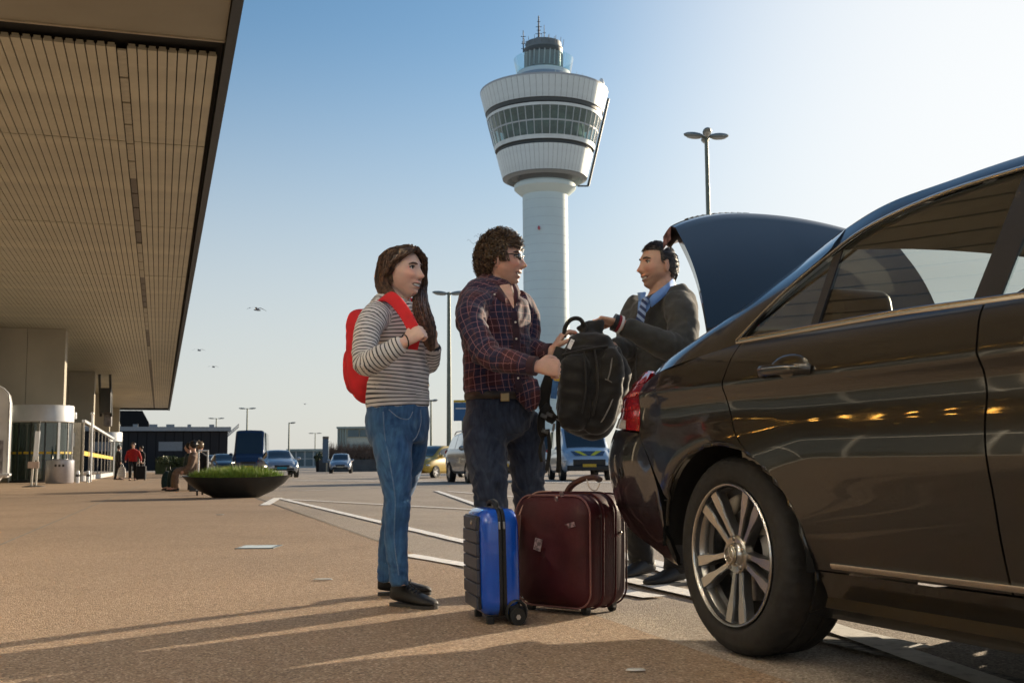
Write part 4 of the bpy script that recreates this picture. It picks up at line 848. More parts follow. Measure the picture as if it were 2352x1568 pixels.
panel('rear_pillar', [[tuple(p) for p in r] for r in up1], M_cp)
up2 = coons([dloY[2], dloY[3], dloY[4], dloY[5], dloY[6], dloY[7]], cpY[5:11], [dloY[2], (.32, .235, 1.345), cpY[5]], [dloY[7], (1.68, .29, 1.41), cpY[10]], 30, 5)
panel('roof_rail', [[tuple(p) for p in r] for r in up2], M_cp)
up3 = coons([dloY[7], dloY[8], dloY[9]], [(1.6, .34, 1.445), (2.12, .26, 1.22), (2.50, .17, 1.02)], [dloY[7], (1.68, .29, 1.41), (1.6, .34, 1.445)], [dloY[9], (2.4, .12, 1.04), (2.50, .17, 1.02)], 16, 5)
panel('front_pillar', [[tuple(p) for p in r] for r in up3], M_cp)
# roof, rear window, windscreen, bonnet
def cross(near, crown, n=15, edge=.0):
    a = np.array(near); out = []
    for t in np.linspace(0, 1, n):
        y = a[1]+edge+(2*YC-2*a[1]-2*edge)*t; out.append((a[0]-crown[1]*(1-(2*t-1)**2), y, a[2]+crown[0]*(1-abs(2*t-1)**2.2)))
    return out
cpd = crom(cpY, 60); roofs = [p for p in cpd if p[0] >= .21 and p[0] <= 1.62]
panel('roof', [cross(p, (.045, .0)) for p in roofs][::-1], M_cp, both=False, inward=(0, 0, -1))
backs = [p for p in cpd if -.66 <= p[0] <= .22]
for lo_, hi_, nm, m_ in ((.0, .14, 'rear_window_frame', M_cp), (.86, 1., 'rear_window_frame', M_cp), (.145, .855, 'rear_window', M_cgl)):
    rows = []
    for p in backs:
        c = cross(p, (.04, .06), 41); c = np.array(c); tt = np.linspace(0, 1, 41); rows.append([tuple(np.array([np.interp(t, tt, c[:, k]) for k in range(3)])) for t in np.linspace(lo_, hi_, 9)])
    panel(nm, rows[::-1], m_, both=False, inward=(0, 0, -1), depth=.006)
MB().grid([cross(p, (.05, .0), 9) for p in [(1.60, .34, 1.44), (2.1, .27, 1.22), (2.5, .20, 1.02)]][::-1]).build('windscreen', M_cgl, carE)
MB().grid([cross(p, (.05, .0), 9) for p in [(2.5, .05, 1.0), (2.9, .05, .955), (3.3, .12, .87), (3.55, .25, .76), (3.70, .35, .6), (3.72, .4, .35)]][::-1]).build('bonnet', M_cp, carE)
MB().box2((2.46, .30, .98), (2.52, 2*YC-.3, 1.02)).build('cowl', M_inr, carE)
MB().grid([cross(p, (.03, .0), 9) for p in [(-.57, .25, 1.07), (-.2, .25, 1.02), (.06, .2, 1.0)]][::-1]).build('parcel_shelf', M_int, carE)
# side glass, chrome, pillars
def gl(name, B, T, nu, m, off=0., nv=8, both=True, fl=.006):
    pt = lambda s, z: (s, -wg(z)-off, z)
    D_ = coons([p for p in B], [p for p in T], [B[0], ((B[0][0]+T[0][0])/2, (B[0][1]+T[0][1])/2), T[0]], [B[-1], ((B[-1][0]+T[-1][0])/2, (B[-1][1]+T[-1][1])/2), T[-1]], nu, nv)
    return panel(name, [[pt(q[0], q[1]) for q in r] for r in D_], m, both=both, depth=fl)
gl('quarter_glass', [(.03, 1.056), (.2, 1.056), (.392, 1.056)], [(.05, 1.08), (.165, 1.19), (.335, 1.294)], 10, M_cgl, -.006)
gl('door_glass', [(.43, 1.054), (.8, 1.052), (1.072, 1.045)], [(.370, 1.315), (.50, 1.372), (.74, 1.405), (1.03, 1.411), (1.062, 1.411)][0:1]+[(.48, 1.366), (.74, 1.402), (1.03, 1.408), (1.058, 1.408)], 18, M_cgl, -.006)
gl('door_glass', [(1.165, 1.04), (1.7, 1.025), (2.2, 1.02)], [(1.15, 1.404), (1.5, 1.385), (1.68, 1.355), (2.0, 1.215), (2.17, 1.06)], 16, M_cgl, -.006)
gl('window_divider', [(.392, 1.056), (.43, 1.054)], [(.335, 1.294), (.370, 1.315)], 3, M_blk_tr, .002)
gl('middle_pillar', [(1.072, 1.045), (1.118, 1.043), (1.165, 1.04)], [(1.058, 1.408), (1.10, 1.408), (1.15, 1.404)], 4, M_blk_tr, .0)
for far in (0, 1):
    fm = (lambda p: mir(p)) if far else (lambda p: tuple(p))
    pts = [fm((p[0], p[1]-.004, p[2])) for p in crom(dloY, 50)]; MB().tube(pts, [(.011, .007)]*50, 8, ref=(0, 1, .6)).build('window_trim', M_chr, carE)
    belt = crom([(-.005, .055, 1.050), (.4, .056, 1.050), (.8, .056, 1.048), (1.1, .057, 1.039), (1.7, .06, 1.022), (2.25, .064, .998)], 40)
    MB().tube([fm(p) for p in belt], [(.007, .011)]*40, 8, ref=(0, 1, 0)).build('belt_trim', M_chr, carE)
    for (sa, za) in ((.372, .918), (1.44, .905)):
        y_ = skin(sa, za)[1]
        MB().ball(fm((sa, y_+.010, za+.004)), (.105, .016, .048), 20, 10).build('handle_recess', M_inr if far else M_cp, carE)
        hp_ = [(sa-.118, y_-.002, za), (sa-.10, y_-.030, za+.004), (sa-.04, y_-.040, za+.004), (sa+.05, y_-.040, za+.002), (sa+.10, y_-.030, za-.002), (sa+.118, y_-.002, za-.004)]
        h_ = MB().tube([fm(p) for p in crom(hp_, 20)], [(.008, .017)]*20, 10, ref=(0, 1, 0), pw=.8).build('door_handle', M_cp, carE)
        MB().tube([fm((p[0], p[1]-.0085, p[2]+.006)) for p in crom(hp_, 20)[3:-3]], .0028, 6).build('handle_trim', M_chr, h_)
MB().tube([skin(-.80+.02*cos(t), .60+.02*sin(t), .002) for t in np.linspace(0, 2*pi, 14)[:-1]], .003, 5, closed=True).build('tow_eye_cover', M_blk_tr, carE)
mb = MB(); g = [[skin(q, z, .003) for q in np.linspace(-1.9, -.46, 30)] for z in (.463, .470)]; mb.grid(g); mb.build('bumper_crease', M_blk_tr, carE)
# boot lid standing open
edge = lambda u: abs(2*u-1)
def lid_pt(u, v):
    e = edge(u); y = YC+(2*u-1)*(.615-.02*v); s0_, z0_ = -.60-.02*(1-e), 1.175+.015*(1-e**2)
    s1_, z1_ = -.86-.14*(1-e**2.2), 1.635+.13*(1-e**2.2); bow = .045*sin(pi*v)
    return (s0_+(s1_-s0_)*v+bow*.8, y, z0_+(z1_-z0_)*v+bow*.25)
def lid_tail(u, t):
    e = edge(u); s, y, z = lid_pt(u, 1.); L = .10+.10*(1-e**3); up_ = .012*(1-e**2)
    return (s-L*t, y, z+.018*sin(pi*min(t, .5))+up_*t-.035*t*t)
US = np.linspace(0, 1, 33)
rows = [[lid_pt(u, v) for u in US] for v in np.linspace(0, 1, 18)]+[[lid_tail(u, t) for u in US] for t in np.linspace(.08, 1, 8)]
mb = MB(); mb.grid(rows, flip=True)
inner = [[(p[0]-.05*(1-.0*i), p[1]+(.03 if k == 0 else -.03 if k == 32 else 0), p[2]-.03) for k, p in enumerate(r)] for i, r in enumerate(rows[:18])]+[[(p[0], p[1]+(.03 if k == 0 else -.03 if k == 32 else 0), p[2]-.055) for k, p in enumerate(r)] for r in rows[18:]]
mb.grid(inner)
rim = lambda g: [g[0][k] for k in range(33)]+[g[i][32] for i in range(1, len(g))]+[g[-1][k] for k in range(31, -1, -1)]+[g[i][0] for i in range(len(g)-2, 0, -1)]
ra, rb = rim(rows), rim(inner); n = len(ra); mb.add(ra+rb, [(i, (i+1) % n, n+(i+1) % n, n+i) for i in range(n)])
lid = mb.build('boot_lid', M_cp, carE, angle=45, recalc=True)
for a_, b2 in ((.0, .20), (.80, 1.)):
    mb = MB(); g = [[tuple(np.array(lid_tail(u, t))+np.array([-.006*(t > .8), 0, .004 if t < .9 else -.0])) for u in np.linspace(a_, b2, 10)] for t in np.linspace(.42, 1.02, 6)]
    mb.grid(g, flip=True); mb.grid([[(p[0], p[1], p[2]-.058) for p in r] for r in g]); mb.add([*g[-1], *[(p[0], p[1], p[2]-.058) for p in g[-1]]], [(k, k+1, 10+k+1, 10+k) for k in range(9)])
    k0 = 0 if a_ == 0 else -1
    ends = [r[k0] for r in g]; mb.add(ends+[(p[0], p[1], p[2]-.058) for p in ends], [(k, k+1, 6+k+1, 6+k) for k in range(5)])
    mb.build('lid_tail_lamp', mat('lid_lamp', (.22, .12, .12), .15, var=.5, vs=30., coat=1.), lid, recalc=True)
mb = MB()
for k, u in enumerate(np.linspace(.12, .42, 11)):
    if k in (4,): continue
    p = lid_tail(u, .45); mb.box((p[0], p[1], p[2]+.003), (.030, .018, .006)); mb.box((p[0]+.010, p[1]+.012, p[2]+.003), (.010, .016, .006))
mb.build('lid_lettering', M_chr, lid, smooth=False)
mb = MB()
for y_ in (.36, 2*YC-.36): mb.tube(crom([(-.40, y_, 1.0), (-.52, y_, 1.14), (-.60, y_, 1.16), (-.67, y_, 1.25)], 10), .016, 8)
mb.build('lid_hinge', M_blk_tr, carE)
mb = MB(); jam = [(s, y+.03, z-.012) for s, y, z in cpY[:3]]; 
g = [[(s, y+.02+d, z-.006-e) for s, y, z in crom([(-.98, .26, .93), (-.74, .20, .978), (-.60, .21, 1.068), (-.45, .23, 1.118)], 14)] for d, e in ((0, 0), (.02, .004), (.05, .03), (.06, .16))]
mb.grid(g); mb.grid([[mir(p) for p in r] for r in g], flip=True); mb.build('boot_gutter', M_blk_tr, carE)
MB().box2((-1.12, .34, .40), (-.55, 2*YC-.34, .46)).build('boot_floor', mat('boot_carpet', (.02, .02, .02), .95, var=.2, vs=60.), carE)
MB().box2((-.66, .28, .46), (-.63, 2*YC-.28, 1.09)).build('boot_bulkhead', mat('boot_lining', (.045, .045, .030), .9, var=.2), carE)
# seats and cabin
def cushion(name, c, size, rx, parent, m=M_seat):
    mb = MB(); mb.box((0, 0, 0), size, 0, Matrix.Rotation(rx, 3, 'Y')); return mb.build(name, m, parent, bevel=min(size)*.42, seg=4, loc=c)
for y_ in (.50, 2*YC-.50):
    st_ = cushion('rear_seat', (.12, y_, .80), (.16, .56, .62), -.25, carE); hr = cushion('headrest', (.075, y_, 1.155), (.11, .28, .17), -.15, st_)
    hr.location = (-.045, 0, .355)
    sf = cushion('front_seat', (1.18, y_, .82), (.15, .50, .66), -.28, carE); h2 = cushion('headrest', (0, 0, 0), (.10, .26, .18), -.1, sf); h2.location = (-.10, 0, .43)
    cushion('seat_base', (.45, y_, .48), (.52, .56, .16), 0, carE); cushion('seat_base', (1.5, y_, .45), (.50, .50, .16), 0, carE)
rl = MB(); rl.grid([cross((p[0], p[1]+.03, p[2]-.035), (.03, .0), 9) for p in roofs]); rl.build('roof_lining', M_int, carE)
MB().box2((2.15, .15, .62), (2.45, 2*YC-.15, .96)).build('dashboard', M_int, carE, bevel=.05)
mb = MB()
for far in (0, 1):
    g = [[skin(s, z, -.06) for s in np.linspace(.05, 2.3, 10)] for z in (.4, .7, 1.02)]; mb.grid([[mir(p) if far else p for p in r] for r in g])
mb.build('door_card', M_int, carE)
MB().tube([(1.95+.0*cos(t), .52+.19*cos(t), .90+.17*sin(t)) for t in np.linspace(0, 2*pi, 25)[:-1]], .014, 8, closed=True).build('steering_wheel', M_blk_tr, carE)
# wheels
M_rimf = mat('rim_machined', (.60, .58, .55), .24, .95, var=.05, vs=8.); M_rimd = mat('rim_grey_lacquer', (.14, .14, .145), .35, .75, var=.08); M_disc = mat('brake_disc', (.30, .29, .28), .3, 1., var=.15, vs=30.)
M_ty = mat('tyre_black', (.021, .020, .0195), .78, var=.2, vs=30., bump=.05, bs=120.)
def alloy_wheel(xc, far):
    s_ = 1 if not far else -1; y0 = 0 if not far else 2*YC
    pr = [(.232, .235), (.236, .245), (.262, .248), (.30, .244), (.318, .235), (.328, .215), (.331, .19), (.3315, .165), (.325, .161), (.325, .155), (.3325, .151), (.333, .10), (.3265, .097), (.3265, .09), (.333, .087), (.3315, .045), (.327, .025), (.3195, .012), (.306, -.001), (.284, -.006), (.262, -.005), (.246, .000), (.240, .005), (.234, .012)]
    mb = MB(); n = 144; vs = []
    for i, (r, h) in enumerate(pr):
        for k in range(n):
            rr_ = r
            if 9 <= i <= 20 and 0 < 1:
                ph = (k+(i*1.0 if i > 16 else 0)) % 6
                if i in (15, 16, 17) and k % 3 == 0: rr_ -= .0042
                if i in (10, 11, 12, 13, 14) and (k % 4) == 0: rr_ -= .003
            t = 2*pi*k/n; vs.append((rr_*sin(t), h, rr_*cos(t)))
    mb.add(vs, [(i*n+k, i*n+(k+1) % n, (i+1)*n+(k+1) % n, (i+1)*n+k) for i in range(len(pr)-1) for k in range(n)])
    wheel = thing('wheel', '', '', (0, 0, 0)); del wheel['label']; del wheel['category']; wheel.parent = carE; wheel.location = (xc, y0, .332)
    if far: wheel.scale = (1, -1, 1)
    ty = mb.build('tyre', M_ty, wheel, angle=38, recalc=True)
    mb = MB(); mb.lathe([(.232, .24), (.226, .20), (.215, .16), (.213, .06), (.222, .02), (.2365, .004), (.2375, -.001), (.2345, -.006), (.230, -.005), (.2275, .0)], 72, 0, (0, 0, 0), 'y', mis=None); mb.build('rim_barrel', M_rimf, wheel, angle=30)
    mb = MB(); mb.lathe([(.226, .003), (.218, .05), (.20, .06)], 60, 0, (0, 0, 0), 'y'); mb.build('rim_inner', M_rimd, wheel, angle=30)
    for k in range(5):
        u0 = 2*pi*k/5+radians(-88)
        for sg in (-1, 1):
            def pp(r, da): return np.array([r*cos(u0+da), 0, r*sin(u0+da)])
            rs = np.linspace(.052, .2285, 12); rows = []
            for r in rs:
                f = (r-.052)/.176; da = sg*(.0165+.018*f+.006*f*f)/r
                wd = (.015+.006*f+.013*smoothstep(.45, .75, f))/r; dep = -.004-.030*(1-f)**1.5*.8+.006*0; yf = .006+.026*(1-f)**1.0*0.75
                e = [da-wd*.5-.003/r, da-wd*.5, da+wd*.5, da+wd*.5+.003/r]
                pts = [pp(r, e[0])+[0, yf+.038, 0], pp(r, e[0])+[0, yf+.006, 0], pp(r, e[1])+[0, yf, 0], pp(r, e[2])+[0, yf, 0], pp(r, e[3])+[0, yf+.006, 0], pp(r, e[3])+[0, yf+.038, 0]]
                rows.append([tuple(p) for p in pts])
            face_ = MB(); side_ = MB(); face_.grid([r[2:4] for r in rows], flip=True); side_.grid([r[0:3] for r in rows], flip=True); side_.grid([r[3:6] for r in rows], flip=True)
            sp = MB(); o0 = len(sp.v); sp.add(face_.v, face_.f, 0); sp.add(side_.v, side_.f, 1); sp.build('spoke', [M_rimf, M_rimd], wheel, angle=25, recalc=True)
    MB().lathe([(.066, .05), (.064, .022), (.058, .016), (.040, .018), (.036, .012), (.034, .004), (.030, .002), (0, .002)], 40, 0, (0, 0, 0), 'y', mis=None).build('hub', M_rimf, wheel, angle=30)
    cap = MB().lathe([(.033, .001), (.031, -.002), (.027, -.004), (0, -.0045)], 36, 0, (0, 0, 0), 'y').build('hub_cap', mat('hub_cap_steel', (.42, .38, .30), .35, .9, var=.1), wheel)
    mb = MB()
    for k in range(3): u = pi/2+2*pi*k/3; mb.bar((0, -.0055, 0), (.024*cos(u), -.0055, .024*sin(u)), .0045, .002, 0, (0, 1, 0))
    mb.tube([(.026*cos(t), -.0052, .026*sin(t)) for t in np.linspace(0, 2*pi, 33)[:-1]], .0022, 6, closed=True); mb.build('hub_emblem', M_rimf, wheel)
    mb = MB()
    for k in range(5): u = 2*pi*(k+.5)/5+radians(-88); mb.lathe([(.0085, .02), (.0085, -.0), (.006, -.003), (0, -.003)], 10, 0, (.052*cos(u), .016, .052*sin(u)), 'y')
    mb.build('wheel_bolt', M_disc, wheel)
    MB().lathe([(.07, .085), (.155, .085), (.155, .105), (.07, .105)], 48, 0, (0, 0, 0), 'y').build('brake_disc', M_disc, wheel)
    mb = MB(); mb.grid([[(.0+r*cos(t), y_, r*sin(t)) for t in np.linspace(-.5, .55, 10)] for r, y_ in ((.10, .10), (.10, .062), (.165, .060), (.175, .07), (.175, .12))]); mb.build('brake_caliper', mat('caliper', (.45, .45, .45), .4, .6, var=.1), wheel)
    return wheel
for xc in (0, 2.874):
    for far in (0, 1): alloy_wheel(xc, far)
MB().tube([(-1.0, .45, .27), (-.4, .46, .25), (.3, .5, .26)], .03, 8).build('exhaust', M_disc, carE)
MB().box2((-.1, .3, .26), (.1, 2*YC-.3, .40)).build('rear_axle', M_inr, carE)
# ------------------------------------------------------------------ people
def skin_mat(name, base, lip, stub=(.20, .13, .10)):
    m = bpy.data.materials.new(name); m.use_nodes = True; N, L, b = nodes_of(m)
    a = N.new('ShaderNodeAttribute'); a.attribute_name = 'face'; sp = N.new('ShaderNodeSeparateXYZ'); L.new(a.outputs['Vector'], sp.inputs[0])
    tc = N.new('ShaderNodeTexCoord'); nz = N.new('ShaderNodeTexNoise'); nz.inputs['Scale'].default_value = 28; nz.inputs['Detail'].default_value = 5; L.new(tc.outputs['Object'], nz.inputs['Vector'])
    r = N.new('ShaderNodeValToRGB'); r.color_ramp.elements[0].position = .35; r.color_ramp.elements[1].position = .7
    r.color_ramp.elements[0].color = tuple(x*.9 for x in base)+(1,); r.color_ramp.elements[1].color = tuple(min(1, x*1.08) for x in base)+(1,); L.new(nz.outputs['Fac'], r.inputs['Fac'])
    c = mix_rgb(N, L, sp.outputs[1], r.outputs[0], (base[0]*1.02, base[1]*.62, base[2]*.55))
    c = mix_rgb(N, L, sp.outputs[2], c, stub); c = mix_rgb(N, L, sp.outputs[0], c, lip)
    a2 = N.new('ShaderNodeAttribute'); a2.attribute_name = 'mouth'; s2 = N.new('ShaderNodeSeparateXYZ'); L.new(a2.outputs['Vector'], s2.inputs[0])
    c = mix_rgb(N, L, s2.outputs[1], c, (.06, .018, .016)); c = mix_rgb(N, L, s2.outputs[0], c, (.80, .76, .70))
    L.new(c, b.inputs['Base Color']); b.inputs['Roughness'].default_value = .5; b.inputs['Subsurface Weight'].default_value = .25; b.inputs['Subsurface Radius'].default_value = (.010, .004, .002); b.inputs['Subsurface Scale'].default_value = .6
    return m
def frame(F):
    F = unit(F); up_ = np.array([0, 0, 1.]); left = unit(np.cross(up_, F)); u = np.cross(F, left); return np.stack([F, left, u], 1)   # columns: forward, left, up
def gau(x, s): return np.exp(-(x/s)**2)
def add_head(mb, C, Fr, sc, male=True, smile=.6, ears=True):
    nl, nm = 64, 56; vs = []
    for i in range(nm+1):
        ph = -pi/2+pi*i/nm
        for j in range(nl):
            th = 2*pi*j/nl-pi
            sx, sy, sz = cos(ph)*cos(th), cos(ph)*sin(th), sin(ph); t = max(0., -sz)
            x = (.094 if sx > 0 else .104)*sx; y = .0765*sy; z = .122*sz-.002
            wj = 1-(.20 if male else .27)*t**1.6; y *= wj*(1-.06*max(0, sx))
            if sx < 0: x *= 1-.60*t**1.3
            else: x *= 1+.16*t*(1-.15*t)
            if t > .55: x += .020*(t-.55)*2
            if sx > 0.05:
                f = min(1, (sx-.05)/.25)
                nzv = np.clip((.030-z)/.056, 0, 1)**1.35*.031 if z > -.026 else max(0., 1-(-.026-z)/.015)*.031
                x += f*nzv*gau(y, .0085+.006*np.clip((.02-z)/.045, 0, 1))
                x += f*(-.0115*(gau(y-.032, .015)+gau(y+.032, .015))*gau(z-.018, .0125))
                x += f*(.006 if male else .003)*(gau(y-.028, .022)+gau(y+.028, .022))*gau(z-.042, .010)
                x += f*(.0060+.0035*smile)*(gau(y-.040, .019)+gau(y+.040, .019))*gau(z+.020, .016)
                ml = .022+.010*smile; zl = -.0650+.26*smile*y*y/.03
                x += f*gau(y, ml)*(.0095*gau(z-zl-.0085, .0055)+.010*gau(z-zl+.0095, .006)-.006*gau(z-zl, .0045))
                x += f*.010*gau(y, .018)*gau(z+.100, .013)-f*.004*gau(y, .02)*gau(z+.083, .006)
                x += f*(-.004)*smile*(gau(y-.036, .006)+gau(y+.036, .006))*gau(z+.045, .02)
            vs.append((x*sc, y*sc, z*sc))
    fs = [(i*nl+j, i*nl+(j+1) % nl, (i+1)*nl+(j+1) % nl, (i+1)*nl+j) for i in range(nm) for j in range(nl)]
    mb.add([C+Fr @ np.array(p) for p in vs], fs)
    for sg in ((-1, 1) if ears else ()):
        e = np.array([-.012, sg*.0775, -.004])*sc; M3 = Matrix(Fr.tolist()) @ Matrix.Rotation(sg*.35, 3, 'Z') @ Matrix.Rotation(-.15, 3, 'Y')
        mb.ball(C+Fr @ e, (.019*sc, .008*sc, .033*sc), 14, 10, 0, M3)
        mb.ball(C+Fr @ (e+np.array([.003, 0, -.026])*sc), (.009*sc, .008*sc, .010*sc), 8, 6, 0, M3)
def face_attr(v, C, Fr, sc, stubble=.0, smile=.6):
    q = ((v-C) @ Fr)/sc; x, y, z = q[:, 0], q[:, 1], q[:, 2]; fr = smoothstep(.03, .06, x)
    zl = -.0650+.26*smile*y*y/.03
    lip = fr*smoothstep(1., .7, np.sqrt((y/(.030+.008*smile))**2+((z-zl)/.0145)**2))*.85
    fl = fr*(.55*(gau(y-.045, .022)+gau(y+.045, .022))*gau(z+.02, .024)+.5*gau(y, .014)*gau(z+.02, .014))+.35*smoothstep(.066, .08, np.abs(y))*gau(x+.012, .03)*gau(z, .035)
    st = stubble*smoothstep(-.035, -.06, z)*smoothstep(-.03, .02, x)*smoothstep(-.16, -.11, z)
    far = (np.abs(z) < .2) & (np.abs(x) < .2) & (np.abs(y) < .15)
    op = .0066*np.sqrt(np.clip(1-(y/.029)**2, 0, 1)); tm = fr*smoothstep(1.25, .75, np.abs(z-zl-.0008)/(op*.8+1e-5))*(np.abs(y) < .0255); dm = fr*smoothstep(1.35, .95, np.abs(z-zl)/(op+.0012))*smoothstep(.035, .031, np.abs(y))
    nos = fr*gau(np.abs(y)-.0065, .0035)*gau(z+.0405, .0035)
    return np.stack([lip*far, fl*far, st*far], 1), np.stack([tm*far, np.clip(dm+nos*.8, 0, 1)*far, 0*tm], 1)
def hand(mb, wrist, fdir, pn, thumb=1, curl=(60, 75, 45), sc=1., spread=.06, tcurl=35, prox=None):
    f = unit(fdir); pn = np.array(pn, float); pn = unit(pn-f*(pn @ f)); s = np.cross(f, pn)*thumb; w = np.array(wrist, float)
    kn = w+f*.088*sc
    mb.tube([w-f*.03*sc, w, w+f*.03*sc, w+f*.06*sc, kn, kn+f*.006*sc], [(.026*sc, .020*sc), (.027*sc, .019*sc), (.035*sc, .018*sc), (.041*sc, .016*sc), (.041*sc, .0135*sc), (.034*sc, .009*sc)], 16, ref=tuple(s))
    for k, (o, L, r) in enumerate(((.030, .074, .0092), (.010, .083, .0095), (-.0105, .077, .0090), (-.030, .061, .0078))):
        d = unit(f+s*spread*(1.5-k)*.6); p = kn+s*o*sc-f*.006*sc; pts = [p-d*.02*sc, p]; ang = 0
        cc = curl[k] if isinstance(curl[0], (tuple, list)) else curl
        for c, fr_ in zip(cc, (.46, .30, .24)):
            ang += radians(c); dd = d*cos(ang)+pn*sin(ang); pts += [pts[-1]+dd*L*sc*fr_*.5, pts[-1]+dd*L*sc*fr_]
        P = np.array(pts); rr = np.array([1.15, 1.15, 1.05, 1.08, .98, .96, .9, .62])*r*sc; mb.tube(P, list(rr), 10)
    tb = w+f*.022*sc+s*.024*sc; td = unit(s*.75+f*.62+pn*.25); a = radians(tcurl)
    d2 = unit(f*cos(a)+s*.35*cos(a)+pn*sin(a)); mb.tube([tb, tb+td*.030*sc, tb+td*.038*sc+d2*.018*sc, tb+td*.038*sc+d2*.036*sc, tb+td*.038*sc+d2*.056*sc], [.0135*sc, .0125*sc, .011*sc, .0105*sc, .007*sc], 10)
class Cloth:
    """garment made of overlapping sleeves and trunk, fused to one surface with cloth coordinates"""
    def __init__(s): s.mb = MB(); s.parts = []
    def part(s, pts, rad, ref, n=40, K=44, pw=1.):
        P = crom(pts, K); R = crom(np.array([(r, r) if np.isscalar(r) else r for r in rad], float), K); s.mb.tube(P, [tuple(r) for r in R], n, ref=tuple(ref), attr=len(s.parts), pw=pw)
        T = np.gradient(P, axis=0); T /= np.linalg.norm(T, axis=1)[:, None]; X = np.array(ref)[None]-T*(T @ np.array(ref))[:, None]; X /= np.linalg.norm(X, axis=1)[:, None]
        acc = np.concatenate([[0], np.cumsum(np.linalg.norm(np.diff(P, axis=0), axis=1))]); s.parts.append((P, T, X, np.cross(T, X), acc, R.mean(1))); return s
    def build(s, name, mats, parent, voxel=.008, smooth=5, wr=.005, freq=(7, 16), bends=(), base=(0, 0, 0), extra=None):
        me, v, e = fuse(s.mb, voxel, smooth); A = xfer(s.mb, v); part = A[:, 2].astype(int); uv = np.zeros((len(v), 3)); uv[:, 2] = part
        for i, (P, T, X, Y, acc, rm) in enumerate(s.parts):
            I = np.where(part == i)[0]
            if not len(I): continue
            q = v[I]; k = np.argmin(((q[:, None]-P[None])**2).sum(2), 1) if len(I) < 6000 else np.concatenate([np.argmin(((c[:, None]-P[None])**2).sum(2), 1) for c in np.array_split(q, len(I)//5000+1)])
            d = q-P[k]; uv[I, 1] = acc[k]+(d*T[k]).sum(1); uv[I, 0] = np.arctan2((d*Y[k]).sum(1), (d*X[k]).sum(1))*rm[k]
        nrm = vnormals(me); off = np.zeros(len(v)); ph = 3.7*len(name)
        if wr:
            rg = 1-2.6*np.abs(fbm(np.stack([uv[:, 0]*1.+part*.7+.35*uv[:, 1], uv[:, 1]-.45*uv[:, 0], part*1.3], 1), (freq[0], freq[1], 1), 2, ph)); off += wr*.75*rg + wr*.7*fbm(v, (9, 9, 20), 2, ph)
            for c, r, amp, fr in bends:                 # gathered folds round elbows, knees, waist
                d = np.linalg.norm(v-np.array(c), axis=1); w = gau(d, r); off += .75*amp*w*np.sin(uv[:, 1]*fr*.8+uv[:, 0]*fr*.35+7*fbm(v, (8, 8, 8), 2, ph))
        v = v+nrm*off[:, None]; v = laplace(v, e, 1, .35)-np.array(base)
        me.vertices.foreach_set('co', v.astype(np.float32).ravel()); me.update(); set_vattr(me, 'cloth', uv)
        return finish(me, name, mats, parent)
def cloth_mat(name, fn, rough=.85, bs=420., bump=.12, sheen=.15):
    """fn(N, L, u, v, part, fac_noise) -> colour socket"""
    m = bpy.data.materials.new(name); m.use_nodes = True; N, L, b = nodes_of(m)
    a = N.new('ShaderNodeAttribute'); a.attribute_name = 'cloth'; sp = N.new('ShaderNodeSeparateXYZ'); L.new(a.outputs['Vector'], sp.inputs[0])
    tc = N.new('ShaderNodeTexCoord'); nz = N.new('ShaderNodeTexNoise'); nz.inputs['Scale'].default_value = 14; nz.inputs['Detail'].default_value = 7; L.new(tc.outputs['Object'], nz.inputs['Vector'])
    L.new(fn(N, L, sp.outputs[0], sp.outputs[1], sp.outputs[2], nz.outputs['Fac']), b.inputs['Base Color'])
    b.inputs['Roughness'].default_value = rough; b.inputs['Specular IOR Level'].default_value = .25; b.inputs['Sheen Weight'].default_value = sheen
    n2 = N.new('ShaderNodeTexNoise'); n2.inputs['Scale'].default_value = bs; n2.inputs['Detail'].default_value = 2; L.new(tc.outputs['Object'], n2.inputs['Vector'])
    bp = N.new('ShaderNodeBump'); bp.inputs['Strength'].default_value = bump; bp.inputs['Distance'].default_value = .003; L.new(n2.outputs['Fac'], bp.inputs['Height']); L.new(bp.outputs['Normal'], b.inputs['Normal']); return m
def band(N, L, x, period, width, phase=0.):
    f = math_node(N, L, 'FRACT', math_node(N, L, 'ADD', math_node(N, L, 'DIVIDE', x, period), phase)); d = math_node(N, L, 'ABSOLUTE', math_node(N, L, 'SUBTRACT', f, .5))
    mr = N.new('ShaderNodeMapRange'); mr.interpolation_type = 'SMOOTHSTEP'; mr.inputs['From Min'].default_value = width/period*.62; mr.inputs['From Max'].default_value = width/period*.38; L.new(d, mr.inputs['Value']); return mr.outputs[0]
def denim(name, dark, light, knee=.5):
    def fn(N, L, u, v, p, n):
        cb = N.new('ShaderNodeCombineXYZ'); L.new(u, cb.inputs[0]); L.new(math_node(N, L, 'MULTIPLY', v, .22), cb.inputs[1]); L.new(p, cb.inputs[2]); nw = N.new('ShaderNodeTexNoise'); nw.inputs['Scale'].default_value = 55; nw.inputs['Detail'].default_value = 8; L.new(cb.outputs[0], nw.inputs['Vector'])
        n = math_node(N, L, 'ADD', math_node(N, L, 'MULTIPLY', n, .35), math_node(N, L, 'MULTIPLY', nw.outputs['Fac'], .65))
        r = N.new('ShaderNodeValToRGB'); r.color_ramp.elements[0].position = .36; r.color_ramp.elements[1].position = .66; r.color_ramp.elements[0].color = tuple(dark)+(1,); r.color_ramp.elements[1].color = tuple(light)+(1,); L.new(n, r.inputs['Fac']); return r.outputs[0]
    return cloth_mat(name, fn, .8, 700., .15)
